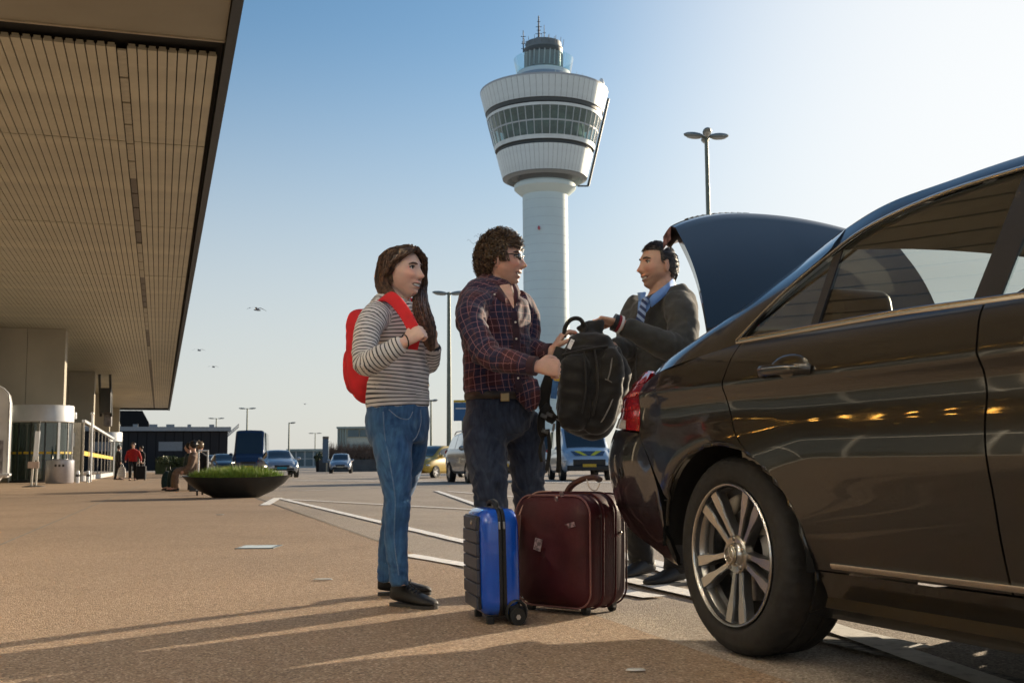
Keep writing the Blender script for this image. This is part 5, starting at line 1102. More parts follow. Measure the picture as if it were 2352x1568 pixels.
def plain(name, c, rough=.85, var=.18, sheen=.15):
    def fn(N, L, u, v, p, n):
        r = N.new('ShaderNodeValToRGB'); r.color_ramp.elements[0].position = .3; r.color_ramp.elements[1].position = .7; r.color_ramp.elements[0].color = tuple(x*(1-var) for x in c)+(1,); r.color_ramp.elements[1].color = tuple(x*(1+var) for x in c)+(1,); L.new(n, r.inputs['Fac']); return r.outputs[0]
    return cloth_mat(name, fn, rough, sheen=sheen)
def fn_stripe(N, L, u, v, p, n):
    w = mix_rgb(N, L, n, (.60, .58, .57), (.78, .76, .75)); return mix_rgb(N, L, band(N, L, v, .0176, .0054), w, (.050, .050, .060))
M_stripe = cloth_mat('striped_jersey', fn_stripe, .9, 500., .1)
def fn_plaid(N, L, u, v, p, n):
    base = mix_rgb(N, L, n, (.040, .014, .020), (.075, .022, .030)); nav = (.014, .020, .055)
    c = mix_rgb(N, L, math_node(N, L, 'MULTIPLY', band(N, L, u, .128, .055), .8), base, nav); c = mix_rgb(N, L, math_node(N, L, 'MULTIPLY', band(N, L, v, .128, .050, .2), .7), c, nav)
    c = mix_rgb(N, L, math_node(N, L, 'MULTIPLY', band(N, L, u, .034, .0036), .50), c, (.42, .20, .21)); c = mix_rgb(N, L, math_node(N, L, 'MULTIPLY', band(N, L, v, .034, .0034), .45), c, (.40, .19, .20)); return c
M_plaid = cloth_mat('plaid_cotton', fn_plaid, .8, 500., .12)
M_jeanW = denim('jeans_blue', (.016, .066, .18), (.060, .165, .34)); M_jeanM = denim('jeans_dark', (.012, .019, .040), (.042, .058, .098))
M_jack = plain('jacket_wool', (.058, .060, .058), .9); M_trs = plain('trousers_black', (.016, .015, .015), .85)
M_shirtB = plain('shirt_blue', (.17, .32, .66), .75, .08); M_shoe = mat('shoe_black', (.012, .011, .011), .6, var=.25, vs=40., bump=.1, bs=250.); M_sole = mat('shoe_sole', (.05, .045, .04), .8); M_solew = mat('sole_grey', (.30, .28, .25), .8)
M_eyew = mat('eye_white', (.70, .68, .66), .2, var=0); M_iris = mat('eye_iris', (.020, .014, .010), .12, var=0); M_teeth = mat('teeth', (.78, .74, .68), .25, var=0)
def hair_mat(name, c, c2):
    m = mat(name, c, .42, var=.0, vs=60., col2=c2, blo=.4, bhi=.62, spec=.5); return m
def face_parts(parent, C, Fr, sc, base, brow, smile=.6, eyes=True, teeth=True, sidebias=0):
    W = lambda x, y, z: C+Fr @ (np.array([x, y, z])*sc)-np.array(base); M3 = Matrix(Fr.tolist())
    for sg in (-1, 1):
        if eyes:
            ey = MB().ball(W(.0655, sg*.032, .0175), .0132*sc, 14, 10).build('eye', M_eyew, parent)
            MB().ball(W(.0755, sg*.0325, .0165), (.0040*sc, .0066*sc, .0066*sc), 10, 8, 0, M3).build('iris', M_iris, ey)
            MB().tube([W(.072, sg*.018, .0190), W(.0795, sg*.026, .0240), W(.0785, sg*.036, .0240), W(.068, sg*.047, .0180)], .0036*sc, 6).build('eyelash', M_iris, ey)
        MB().tube([W(.0885, sg*.013, .0345), W(.088, sg*.024, .0385), W(.081, sg*.040, .0385), W(.066, sg*.052, .0325)], [.003*sc, .0046*sc, .0042*sc, .002*sc], 6).build('eyebrow', brow, parent)
def shoe(parent, heel, d, L=.28, W=.095, H=.10, sole=M_sole, mat_=None, laces=True):
    d = unit([d[0], d[1], 0]); s = np.array([-d[1], d[0], 0]); h = np.array(heel, float); rows = []
    for t, w, z1, z0 in ((0, .55, .075, .035), (.04, .75, .095, .03), (.15, .80, .105, .025), (.28, .80, .105, .022), (.42, .84, .088, .02), (.58, .96, .068, .018), (.75, 1., .055, .016), (.88, .86, .047, .016), (.96, .62, .040, .018), (1., .30, .030, .02)):
        c = h+d*L*t; hw = W/2*w; z1 = z1*H/.10; zc = (z1+z0)/2; hz = (z1-z0)/2; r = []
        for k in range(20):
            a = 2*pi*k/20; ca, sa = cos(a), sin(a); r.append(c+s*hw*math.copysign(abs(ca)**.75, ca)*(1-.18*max(0, sa))+np.array([0, 0, zc+hz*math.copysign(abs(sa)**.8, sa)]))
        rows.append(r)
    mb = MB(); mb.grid(rows, closed=True); mb.add(rows[0], [tuple(range(19, -1, -1))]); mb.add(rows[-1], [tuple(range(20))]); o = mb.build('shoe', mat_ or M_shoe, parent, angle=60, recalc=True)
    mb = MB(); out = []
    for t, w in ((.0, .4), (.01, .60), (.05, .78), (.2, .82), (.42, .85), (.6, .97), (.76, 1.01), (.9, .87), (.97, .60), (1.0, .25)): out.append((t, w*W/2))
    ol = [h+d*L*t+s*w for t, w in out]+[h+d*L*t-s*w for t, w in out[::-1]]; n = len(ol)
    z = lambda p, k: np.array([p[0], p[1], k]); mb.add([z(p, .002) for p in ol]+[z(p, .018) for p in ol], [tuple(range(n-1, -1, -1)), tuple(range(n, 2*n))]+[(i, (i+1) % n, n+(i+1) % n, n+i) for i in range(n)]); mb.build('sole', sole, o, smooth=False)
    if laces:
        mb = MB()
        for t, zz in ((.40, .094), (.47, .085), (.54, .076), (.61, .068)):
            c = h+d*L*t; mb.tube([c+s*W*.28+[0, 0, (zz-.010)*H/.10], c+[0, 0, (zz+.006)*H/.10], c-s*W*.28+[0, 0, (zz-.010)*H/.10]], .0038, 5)
        mb.build('laces', mat('lace', (.03, .03, .03), .8, var=0) if False else M_sole, o)
    return o
def strands(mb, n, root_fn, step_fn, K, r0, r1, seg=5):
    for i in range(n):
        p = root_fn(i)
        if p is None: continue
        pts = [np.array(p, float)]
        for k in range(K): pts.append(step_fn(i, k, pts))
        mb.tube(pts, list(np.linspace(r0, r1, K+1)*(.7+.6*random.random())), seg)
def finish_body(t, mb, mats, C, Fr, sc, base, voxel=.0045, stub=0., smile=.6, name='body'):
    me, v, e = fuse(mb, voxel, 2, .35); fa, mo = face_attr(v, C, Fr, sc, stub, smile); set_vattr(me, 'face', fa); set_vattr(me, 'mouth', mo); v = v-np.array(base); me.vertices.foreach_set('co', v.astype(np.float32).ravel()); me.update(); return finish(me, name, mats, t)
A3 = lambda L: [at(*p[:3]) for p in L]
# ---------- woman in a striped top
M_skinW = skin_mat('skin_pale', (.74, .50, .41), (.42, .13, .12)); M_skinM = skin_mat('skin_ruddy', (.68, .41, .31), (.38, .13, .11)); M_skinD = skin_mat('skin_tan', (.62, .37, .265), (.36, .13, .10))
def woman():
    b = gr(918, 1388); b[2] = 0; t = thing('person', 'young woman in striped top and blue jeans with long brown hair, holding rucksack straps', 'person', b)
    F = unit([.87, -.5, 0]); Rt = np.array([F[1], -F[0], 0]); sc = 1.0; C = at(926, 627, 5.36); Fr = frame([.87, -.48, -.02])
    mb = MB(); add_head(mb, C, Fr, sc, male=False, smile=.7, ears=False)
    neck = at(917, 690, 5.38); mb.tube([C+Fr @ [-.02, 0, -.03], C+Fr @ [-.025, 0, -.09], neck, neck-np.array([0, 0, .06])], [.056, .050, .053, .08], 18)
    mb.tube(A3([(915, 940, 5.38), (918, 860, 5.38), (922, 760, 5.38), (915, 712, 5.38), (915, 690, 5.38)]), [(.14, .10), (.12, .09), (.125, .10), (.13, .085), (.05, .05)], 20, ref=tuple(Rt))
    aR = A3([(876, 722, 5.28), (845, 767, 5.14), (840, 833, 5.06), (880, 814, 5.0), (932, 784, 4.97)]); mb.tube(aR, [.045, .045, .038, .034, .024], 14)
    hand(mb, aR[-1], (.80, -.05, .55), (.35, .85, -.25), thumb=1, curl=(68, 82, 55), sc=.93)
    aL = A3([(955, 712, 5.55), (976, 775, 5.55), (984, 832, 5.47), (993, 805, 5.38), (995, 786, 5.33)]); mb.tube(aL, [.045, .043, .036, .03, .023], 14)
    hand(mb, aL[-1], (-.30, -.12, .95), (-.55, -.55, -.2), thumb=1, curl=(48, 75, 50), sc=.93)
    nl = [(898, 1000, 5.30), (905, 1060, 5.25), (911, 1120, 5.22), (913, 1160, 5.20), (910, 1240, 5.19), (918, 1345, 5.17)]; fl = [(942, 1000, 5.45), (936, 1060, 5.48), (920, 1120, 5.52), (907, 1160, 5.55), (893, 1250, 5.6), (885, 1335, 5.6)]
    for L_ in (nl, fl): mb.tube(A3(L_), [.07, .062, .05, .043, .040, .03], 14)
    for h_, d in ((gr(905, 1389), (.78, -.62)), (gr(872, 1366), (1, .0))): mb.tube([h_+[0, 0, .07], h_+np.array([*unit(d)*.10, .05]), h_+np.array([*unit(d)*.19, .035])], [.03, .03, .022], 10)
    finish_body(t, mb, M_skinW, C, Fr, sc, b, .0036, 0., .7)
    hm = hair_mat('hair_brown', (.032, .017, .011), (.12, .062, .036)); face_parts(t, C, Fr, sc, b, hm, .7)
    c = Cloth(); px = [(915, 938, .170, .132), (914, 905, .172, .134), (918, 862, .162, .127), (920, 822, .152, .122), (921, 785, .152, .129), (920, 748, .160, .138), (913, 718, .165, .120), (908, 702, .150, .096), (912, 690, .088, .072), (915, 682, .066, .062)]
    c.part([at(x, y, 5.38) for x, y, *_ in px], [r[2:] for r in px], Rt, n=44)
    c.part(A3([(880, 716, 5.29), (858, 733, 5.2), (843, 770, 5.13), (840, 834, 5.06), (880, 815, 5.0), (925, 789, 4.975)]), [.062, .063, .060, .056, .049, .036], (0, 1, 0)); c.part(A3([(945, 712, 5.5), (966, 745, 5.55), (978, 790, 5.53), (984, 836, 5.47), (993, 805, 5.37), (995, 795, 5.35)]), [.060, .058, .054, .050, .042, .036], (0, 1, 0))
    c.build('striped_top', M_stripe, t, .0075, 5, .0055, bends=((at(840, 834, 5.06), .09, .004, 150), (at(915, 900, 5.3), .12, .003, 110)), base=b)
    j = Cloth(); j.part(A3([(915, 915, 5.38), (914, 950, 5.38), (914, 985, 5.38), (917, 1020, 5.38)]), [(.160, .122), (.170, .134), (.174, .138), (.150, .115)], Rt)
    j.part(A3(nl), [.092, .082, .067, .058, .052, .040], (0, 1, 0)); j.part(A3(fl), [.088, .078, .064, .055, .048, .038], (0, 1, 0))
    j.build('jeans', M_jeanW, t, .0075, 5, .004, bends=((at(912, 1150, 5.2), .10, .0035, 170), (at(918, 1320, 5.17), .07, .005, 210), (at(886, 1310, 5.6), .07, .005, 210), (at(940, 1020, 5.35), .10, .003, 130)), base=b)
    side = [at(x, y, Y)-b for x, y, Y in ((880, 945, 5.20), (884, 1000, 5.205), (895, 1060, 5.165), (905, 1120, 5.15), (908, 1160, 5.14), (906, 1240, 5.136), (916, 1320, 5.13))]
    MB().tube(crom(side, 40), .0028, 6).build('side_seam', mat('seam_pale', (.12, .20, .34), .8, var=.2, vs=120.), t)
    for nm, pts in (('pocket_stitch', [(893, 940, 5.19), (915, 958, 5.185), (938, 962, 5.20), (948, 945, 5.22)]), ('fly_stitch', [(966, 940, 5.25), (967, 970, 5.245), (958, 1000, 5.24), (948, 1012, 5.235)])): MB().tube(crom([at(*p)-b for p in pts], 16), .002, 5).build(nm, mat('stitch_pale', (.20, .26, .36), .8, var=.3, vs=150.), t)
    shoe(t, gr(903, 1391)-b, (.78, -.62), .262, .092, .105); shoe(t, gr(868, 1368)-b, (1, .04), .262, .092, .105)
    MB().tube(crom([at(931+14*cos(a)*.5-3*sin(a), 784-16*sin(a), 4.975-.03*cos(a))-b for a in np.linspace(0, 2*pi, 13)[:-1]], 24), .003, 6, closed=True).build('bracelet', M_iris, t)
    # long straight hair, swept behind on the near side and over the far shoulder
    W = lambda x, y, z: C+Fr @ np.array([x, y, z]); hb = MB(); rows = []
    for i in range(17):
        ph = radians(92-i*7.6); r = []
        for k in range(40):
            th = 2*pi*k/40-pi; ct = cos(th); x, y, z = cos(ph)*ct, cos(ph)*sin(th), sin(ph)
            lim = .0 if z > .48 else 1; q = np.array([(.104 if x > 0 else .116)*x-.005, .086*y, .130*z+.005])
            if x > .02 and z < .66: q = np.array([.06*x, .070*y, .09*z])          # leave the face clear
            if z < 0: q[0] -= .012; q[1] *= 1.02
            r.append(W(*q)-b)
        rows.append(r)
    hb.grid(rows, closed=True)
    def lock(path, rad, n, jit, K=14, r0=.0045):
        P = crom(path, K)
        for i in range(n):
            a = RNG.uniform(0, 2*pi); rr = sqrt(RNG.random()); o1, o2 = rr*cos(a), rr*sin(a); tw = RNG.normal()*.5; pts = []
            for k, p in enumerate(P):
                w = np.interp(k/(K-1), np.linspace(0, 1, len(rad)), rad); aa = tw*k/(K-1); pts.append(p+np.array([w*(o1*cos(aa)-o2*sin(aa)), w*.9*(o1*sin(aa)+o2*cos(aa)), RNG.normal()*.003])+RNG.normal(size=3)*jit-b)
            hb.tube(pts, list(np.linspace(r0, r0*.5, K)), 5)
    back = [W(-.01, -.02, .120), W(-.065, -.045, .085), W(-.090, -.050, .0), W(-.082, -.050, -.08), at(898, 690, 5.30), at(900, 718, 5.36)]
    lock(back, [.020, .028, .030, .032, .030, .025], 130, .0012); lock([W(.02, -.015, .124), W(-.025, -.066, .085), W(-.040, -.080, .01), W(-.050, -.078, -.065), at(907, 688, 5.25), at(900, 712, 5.29)], [.014, .020, .022, .024, .026, .022], 110, .0012)
    lock([W(.03, .0, .128), W(-.03, .06, .10), W(-.09, .06, .0), W(-.09, .05, -.09), at(905, 700, 5.45)], [.02, .028, .03, .03, .03], 60, .0012)
    lock([W(.055, .01, .118), W(.062, .062, .075), W(.045, .088, .0), W(.045, .085, -.08), at(966, 700, 5.30), at(975, 735, 5.22), at(982, 770, 5.20), at(990, 803, 5.19)], [.018, .022, .026, .030, .038, .044, .038, .012], 170, .002, 20)
    lock([W(.075, .0, .106), W(.085, .045, .07), W(.07, .075, .02), W(.055, .082, -.06)], [.012, .014, .016, .02], 40, .001); lock([W(.07, -.012, .108), W(.045, -.062, .075), W(.0, -.083, .035), W(-.03, -.09, -.02)], [.014, .018, .02, .022], 60, .001)
    hb.build('hair', hm, t, angle=70)
    # red rucksack worn on her back: a thing of its own
    bc = at(852, 815, 5.47); bk = thing('rucksack', 'bright red rucksack on the back of the woman in striped top', 'rucksack', bc); Mr = mat('rucksack_red', (.62, .012, .022), .7, var=.10, vs=14., bump=.1, bs=300.)
    S = lambda x, y, dz=0: at(x, y, 5.47)-bc
    c = Cloth(); c.part([at(846, y, 5.47) for y in (716, 724, 745, 780, 820, 860, 892, 905, 911)]and[at(x, y, 5.47) for x, y in ((852, 716), (851, 723), (849, 745), (850, 785), (851, 825), (853, 865), (858, 895), (862, 907), (866, 912))], [(.07, .04), (.11, .062), (.128, .078), (.132, .082), (.134, .084), (.132, .082), (.122, .072), (.10, .055), (.06, .03)], Rt, pw=.7)
    c.build('bag', Mr, bk, .008, 3, .004, (5, 7), base=bc)
    c = Cloth(); c.part([at(x, y, 5.50)-F*.005 for x, y in ((832, 806), (830, 815), (830, 850), (834, 885), (840, 897))], [(.06, .03), (.095, .05), (.10, .056), (.095, .05), (.06, .03)], Rt, pw=.7); c.build('front_pocket', Mr, bk, .008, 3, .003, base=bc)
    MB().tube([q-bc for q in crom([at(856, 722, 5.42), at(868, 695, 5.30), at(889, 681, 5.215), at(907, 690, 5.14), at(928, 716, 5.06), at(943, 742, 5.0), at(951, 765, 4.985), at(945, 800, 5.03)], 40)], [(.029, .008)]*40, 14, ref=(.55, -.25, .35), pw=.6).build('shoulder_strap', Mr, bk)
    MB().tube([q-bc for q in crom([at(870, 722, 5.55), at(930, 690, 5.56), at(968, 715, 5.47), at(985, 760, 5.36), at(984, 800, 5.36)], 30)], [(.026, .008)]*30, 12, ref=(.6, .3, .3), pw=.6).build('shoulder_strap', Mr, bk)
    MB().tube([q-bc for q in [at(858, 716, 5.47), at(862, 704, 5.45), at(872, 704, 5.44), at(876, 716, 5.44)]], .008, 8).build('grab_loop', Mr, bk)
    return t
woman()
# ---------- man in plaid shirt
def plaid_man():
    b = np.array([*at(1150, 1300, 5.72)[:2], 0]); t = thing('person', 'curly haired man in plaid shirt and dark jeans handing over a black rucksack', 'person', b)
    F = unit([.75, -.66, 0]); Rt = np.array([F[1], -F[0], 0]); sc = 1.10; C = at(1152, 600, 5.75); Fr = frame([.985, -.20, -.03])
    mb = MB(); add_head(mb, C, Fr, sc, True, .8); neck = at(1140, 655, 5.76)
    mb.tube([C+Fr @ [-.02, 0, -.03], C+Fr @ [-.02, 0, -.09], neck, neck-np.array([0, 0, .07])], [.068, .065, .070, .10], 18)
    mb.tube(A3([(1150, 940, 5.75), (1143, 850, 5.75), (1138, 750, 5.75), (1135, 700, 5.75), (1138, 660, 5.75)]), [(.16, .12), (.155, .12), (.17, .125), (.17, .10), (.06, .06)], 20, ref=tuple(Rt))
    aR = A3([(1100, 706, 5.62), (1088, 748, 5.46), (1116, 810, 5.33), (1165, 829, 5.24), (1232, 841, 5.18)]); mb.tube(aR, [.058, .056, .048, .042, .030], 14)
    hand(mb, aR[-1], (1, -.02, -.08), (.1, .9, -.35), thumb=1, curl=(72, 84, 55), sc=1.12, tcurl=50)
    aL = A3([(1195, 692, 5.95), (1210, 745, 5.95), (1206, 800, 5.88), (1240, 806, 5.8), (1270, 806, 5.75)]); mb.tube(aL, [.056, .054, .046, .04, .028], 14)
    hand(mb, aL[-1], (.52, .0, .86), (.8, .15, -.45), thumb=-1, curl=(26, 40, 30), sc=1.1)
    nl = [(1115, 1010, 5.66), (1118, 1060, 5.61), (1125, 1110, 5.57), (1128, 1160, 5.56), (1128, 1260, 5.57), (1128, 1355, 5.58)]; fl = [(1200, 1000, 5.85), (1211, 1050, 5.85), (1213, 1100, 5.85), (1215, 1150, 5.86), (1214, 1260, 5.88), (1212, 1350, 5.88)]
    for L_ in (nl, fl): mb.tube(A3(L_), [.085, .075, .062, .055, .048, .036], 14)
    for L_ in (nl, fl): h_ = at(*L_[-1]); h_[2] = 0; mb.tube([h_+[0, 0, .08], h_+np.array([*F[:2]*.1, .05]), h_+np.array([*F[:2]*.18, .035])], [.035, .035, .025], 10)
    finish_body(t, mb, M_skinM, C, Fr, sc, b, .0036, .25, .8)
    hm = hair_mat('hair_curly', (.030, .019, .012), (.13, .078, .040)); face_parts(t, C, Fr, sc, b, hm, .8)
    c = Cloth(); px = [(1150, 918, .190, .150), (1148, 890, .198, .157), (1143, 855, .192, .157), (1140, 805, .186, .156), (1138, 758, .196, .156), (1135, 716, .214, .150), (1132, 690, .212, .130), (1133, 670, .165, .108), (1138, 652, .098, .088), (1142, 640, .084, .080)]
    c.part([at(x, y, 5.75) for x, y, *_ in px], [r[:1:-1] for r in px], -F, n=48)
    c.part(A3([(1098, 688, 5.62), (1082, 712, 5.52), (1086, 755, 5.43), (1116, 810, 5.33), (1165, 829, 5.24), (1226, 840, 5.185)]), [.078, .076, .070, .065, .056, .042], (0, 1, 0)); c.part(A3([(1180, 690, 5.9), (1205, 720, 5.96), (1212, 765, 5.95), (1208, 800, 5.88), (1240, 807, 5.8), (1264, 808, 5.76)]), [.076, .072, .066, .062, .052, .040], (0, 1, 0))
    c.part(A3([(1205, 880, 5.62), (1213, 905, 5.60), (1222, 930, 5.60), (1228, 940, 5.60)]), [(.07, .03), (.065, .025), (.045, .018), (.02, .01)], (.7, -.3, 0), K=20)
    c.build('plaid_shirt', M_plaid, t, .0078, 5, .0075, (6, 11), bends=((at(1116, 810, 5.33), .11, .0055, 110), (at(1145, 880, 5.65), .16, .005, 75), (at(1190, 760, 5.62), .12, .004, 60)), base=b)
    # open collar, front placket, buttons, breast pocket
    cw = lambda x, y, Y: at(x, y, Y)-b; mc = MB()
    mc.grid([[cw(1116, 628, 5.70), cw(1124, 640, 5.66), cw(1140, 656, 5.645), cw(1158, 675, 5.62)], [cw(1108, 644, 5.685), cw(1115, 660, 5.635), cw(1134, 682, 5.60), cw(1161, 697, 5.575)]]); mc.grid([[cw(1178, 652, 5.70), cw(1182, 668, 5.68), cw(1180, 690, 5.64)], [cw(1188, 652, 5.74), cw(1196, 672, 5.70), cw(1184, 702, 5.62)]])
    o = mc.build('collar', plain('collar_plaid', (.075, .028, .038), .8, .3), t); so = o.modifiers.new('thick', 'SOLIDIFY'); so.thickness = .006
    mv = MB(); mv.grid([[cw(1146, 655, 5.655), cw(1170, 652, 5.665)], [cw(1158, 672, 5.625), cw(1177, 668, 5.64)], [cw(1171, 692, 5.592), cw(1180, 689, 5.60)], [cw(1179, 708, 5.576), cw(1181, 706, 5.577)]]); mv.build('chest', M_skinM, t)
    MB().tube([cw(x, y, Y) for x, y, Y in ((1181, 716, 5.578), (1186, 760, 5.572), (1187, 810, 5.572), (1189, 860, 5.57), (1193, 900, 5.57))], [(.017, .004)]*5, 8, ref=(1, 0, 0), pw=.5).build('placket', plain('placket_plaid', (.030, .016, .030), .8, .3), t)
    for x, y in ((1184, 740), (1186, 778), (1188, 822), (1190, 868)): MB().ball(cw(x, y, 5.563), (.0055, .003, .0055), 10, 6).build('button', M_teeth, t)
    MB().ball(cw(1136, 676, 5.585), (.005, .003, .005), 10, 6).build('button', M_teeth, t)
    for nm, q0, q1 in (('cuff', at(1216, 839, 5.192), at(1232, 841, 5.178)), ('cuff', at(1254, 808, 5.775), at(1266, 808, 5.755))):
        MB().tube([q0-b, q1-b], [.045, .045], 20, ref=(0, 1, 0)).build(nm, plain('cuff_plaid', (.050, .022, .032), .8, .35), t)
    j = Cloth(); j.part(A3([(1149, 908, 5.75), (1148, 940, 5.75), (1150, 970, 5.75), (1154, 1000, 5.75), (1160, 1016, 5.75)]), [(.184, .146), (.190, .152), (.188, .148), (.166, .132), (.12, .10)], Rt)
    j.part(A3([(1112, 955, 5.69)]+nl), [.104, .108, .099, .086, .078, .068, .062], (0, 1, 0)); j.part(A3([(1190, 955, 5.82)]+fl), [.102, .104, .094, .085, .079, .070, .062], (0, 1, 0))
    j.build('jeans', M_jeanM, t, .008, 5, .0065, (8, 15), bends=((at(1128, 1140, 5.5), .16, .0070, 105), (at(1215, 1120, 5.8), .15, .0065, 105), (at(1160, 1020, 5.65), .12, .006, 80)), base=b)
    bl = MB().tube([at(1149, 911, 5.75)-b+Rt*.197*cos(a)+F*.158*sin(a) for a in np.linspace(0, 2*pi, 49)[:-1]], [(.006, .019)]*48, 8, closed=True, ref=lambda i: Rt*cos(2*pi*i/48)+F*sin(2*pi*i/48)).build('belt', mat('belt_leather', (.030, .020, .013), .5, var=.2), t)
    MB().box(at(1160, 912, 5.565)-b, (.045, .014, .042), 0, Matrix.Rotation(-.15, 3, 'Z')).build('belt_buckle', mat('buckle_brass', (.30, .24, .14), .35, .9), bl, bevel=.004)
    for L_ in (nl, fl): h_ = at(*L_[-1]); h_[2] = 0; shoe(t, h_-F*.07-b, F, .30, .105, .11)
    # curls
    W = lambda q: C+Fr @ (np.array(q)*sc); hb = MB(); core = []
    for i in range(14):
        ph = radians(90-i*8.6); r = []
        for k in range(32):
            th = 2*pi*k/32-pi; x, y, z = cos(ph)*cos(th), cos(ph)*sin(th), sin(ph); q = np.array([(.104 if x > 0 else .118)*x-.004, .090*y, .132*z+.008])
            if x > .42 and z < .55: q = np.array([.06*x, .07*y, .1*z])
            if z < .25 and x > -.25: q = q*np.array([.7, .78, 1])
            r.append(W(q)-b)
        core.append(r)
    hb.grid(core, closed=True); cnt = 0
    while cnt < 1700:
        d = RNG.normal(size=3); d /= np.linalg.norm(d); x, y, z = d
        if z < -.62 or (x > .35 and z < .42) or (x > -.05 and z < .02) or (x > -.28 and z < -.25): continue
        cnt += 1; p0 = np.array([(.100 if x > 0 else .112)*x-.004, .086*y, .128*z+.008]); n = unit(p0); up_ = unit(np.cross(n, RNG.normal(size=3))); sd_ = np.cross(n, up_); R0 = RNG.uniform(.006, .013); turns = RNG.uniform(.9, 2.0); Ln = RNG.uniform(.010, .030)*(1.2 if z > .5 else 1.); pts = []
        for k in range(11):
            f = k/10; a = turns*2*pi*f; pts.append(W(p0+n*(Ln*f-.004)+R0*(cos(a)-1)*up_+R0*sin(a)*sd_+up_*.010*f)-b)
        hb.tube(pts, list(np.linspace(.0030, .0014, 11)*sc), 4)
    for _ in range(8):
        d = unit([RNG.uniform(-.9, .3), RNG.uniform(-.5, .5), RNG.uniform(.5, 1)]); p0 = d*np.array([.115, .09, .14]); q = RNG.normal(size=3)*.03+np.array([-.035, 0, .012]); pts = [W(p0+q*f+unit(d)*.05*f*(1-.5*f)+np.array([0, 0, .01*sin(9*f)]))-b for f in np.linspace(0, 1, 9)]; hb.tube(pts, .0006, 4)
    for _ in range(40):                                                  # sideburn
        y_ = -.079; p0 = np.array([.012+RNG.normal()*.008, y_, .035]); hb.tube([W(p0+np.array([.004*k+RNG.normal()*.002, -.001, -.012*k]))-b for k in range(5)], .0028, 4)
    hb.build('hair', hm, t, angle=70)
    sgl = MB(); Wb = lambda *q: W(q)-b
    for sg in (-1, 1): sgl.ball(Wb(.093, sg*.032, .015), (.006*sc, .024*sc, .017*sc), 14, 8, 0, Matrix(Fr.tolist()) @ Matrix.Rotation(sg*.25, 3, 'Z'))
    o = sgl.build('sunglasses', mat('dark_lens', (.008, .008, .009), .08, coat=1., var=0), t)
    fr_ = MB(); fr_.tube([Wb(.102, -.010, .022), Wb(.105, 0, .024), Wb(.102, .010, .022)], .003, 6)
    for sg in (-1, 1): fr_.tube([Wb(.084, sg*.056, .020), Wb(.065, sg*.078, .020), Wb(-.01, sg*.083, .016)], .003, 6)
    fr_.build('spectacle_frame', M_iris, o)
    return t
plaid_man()
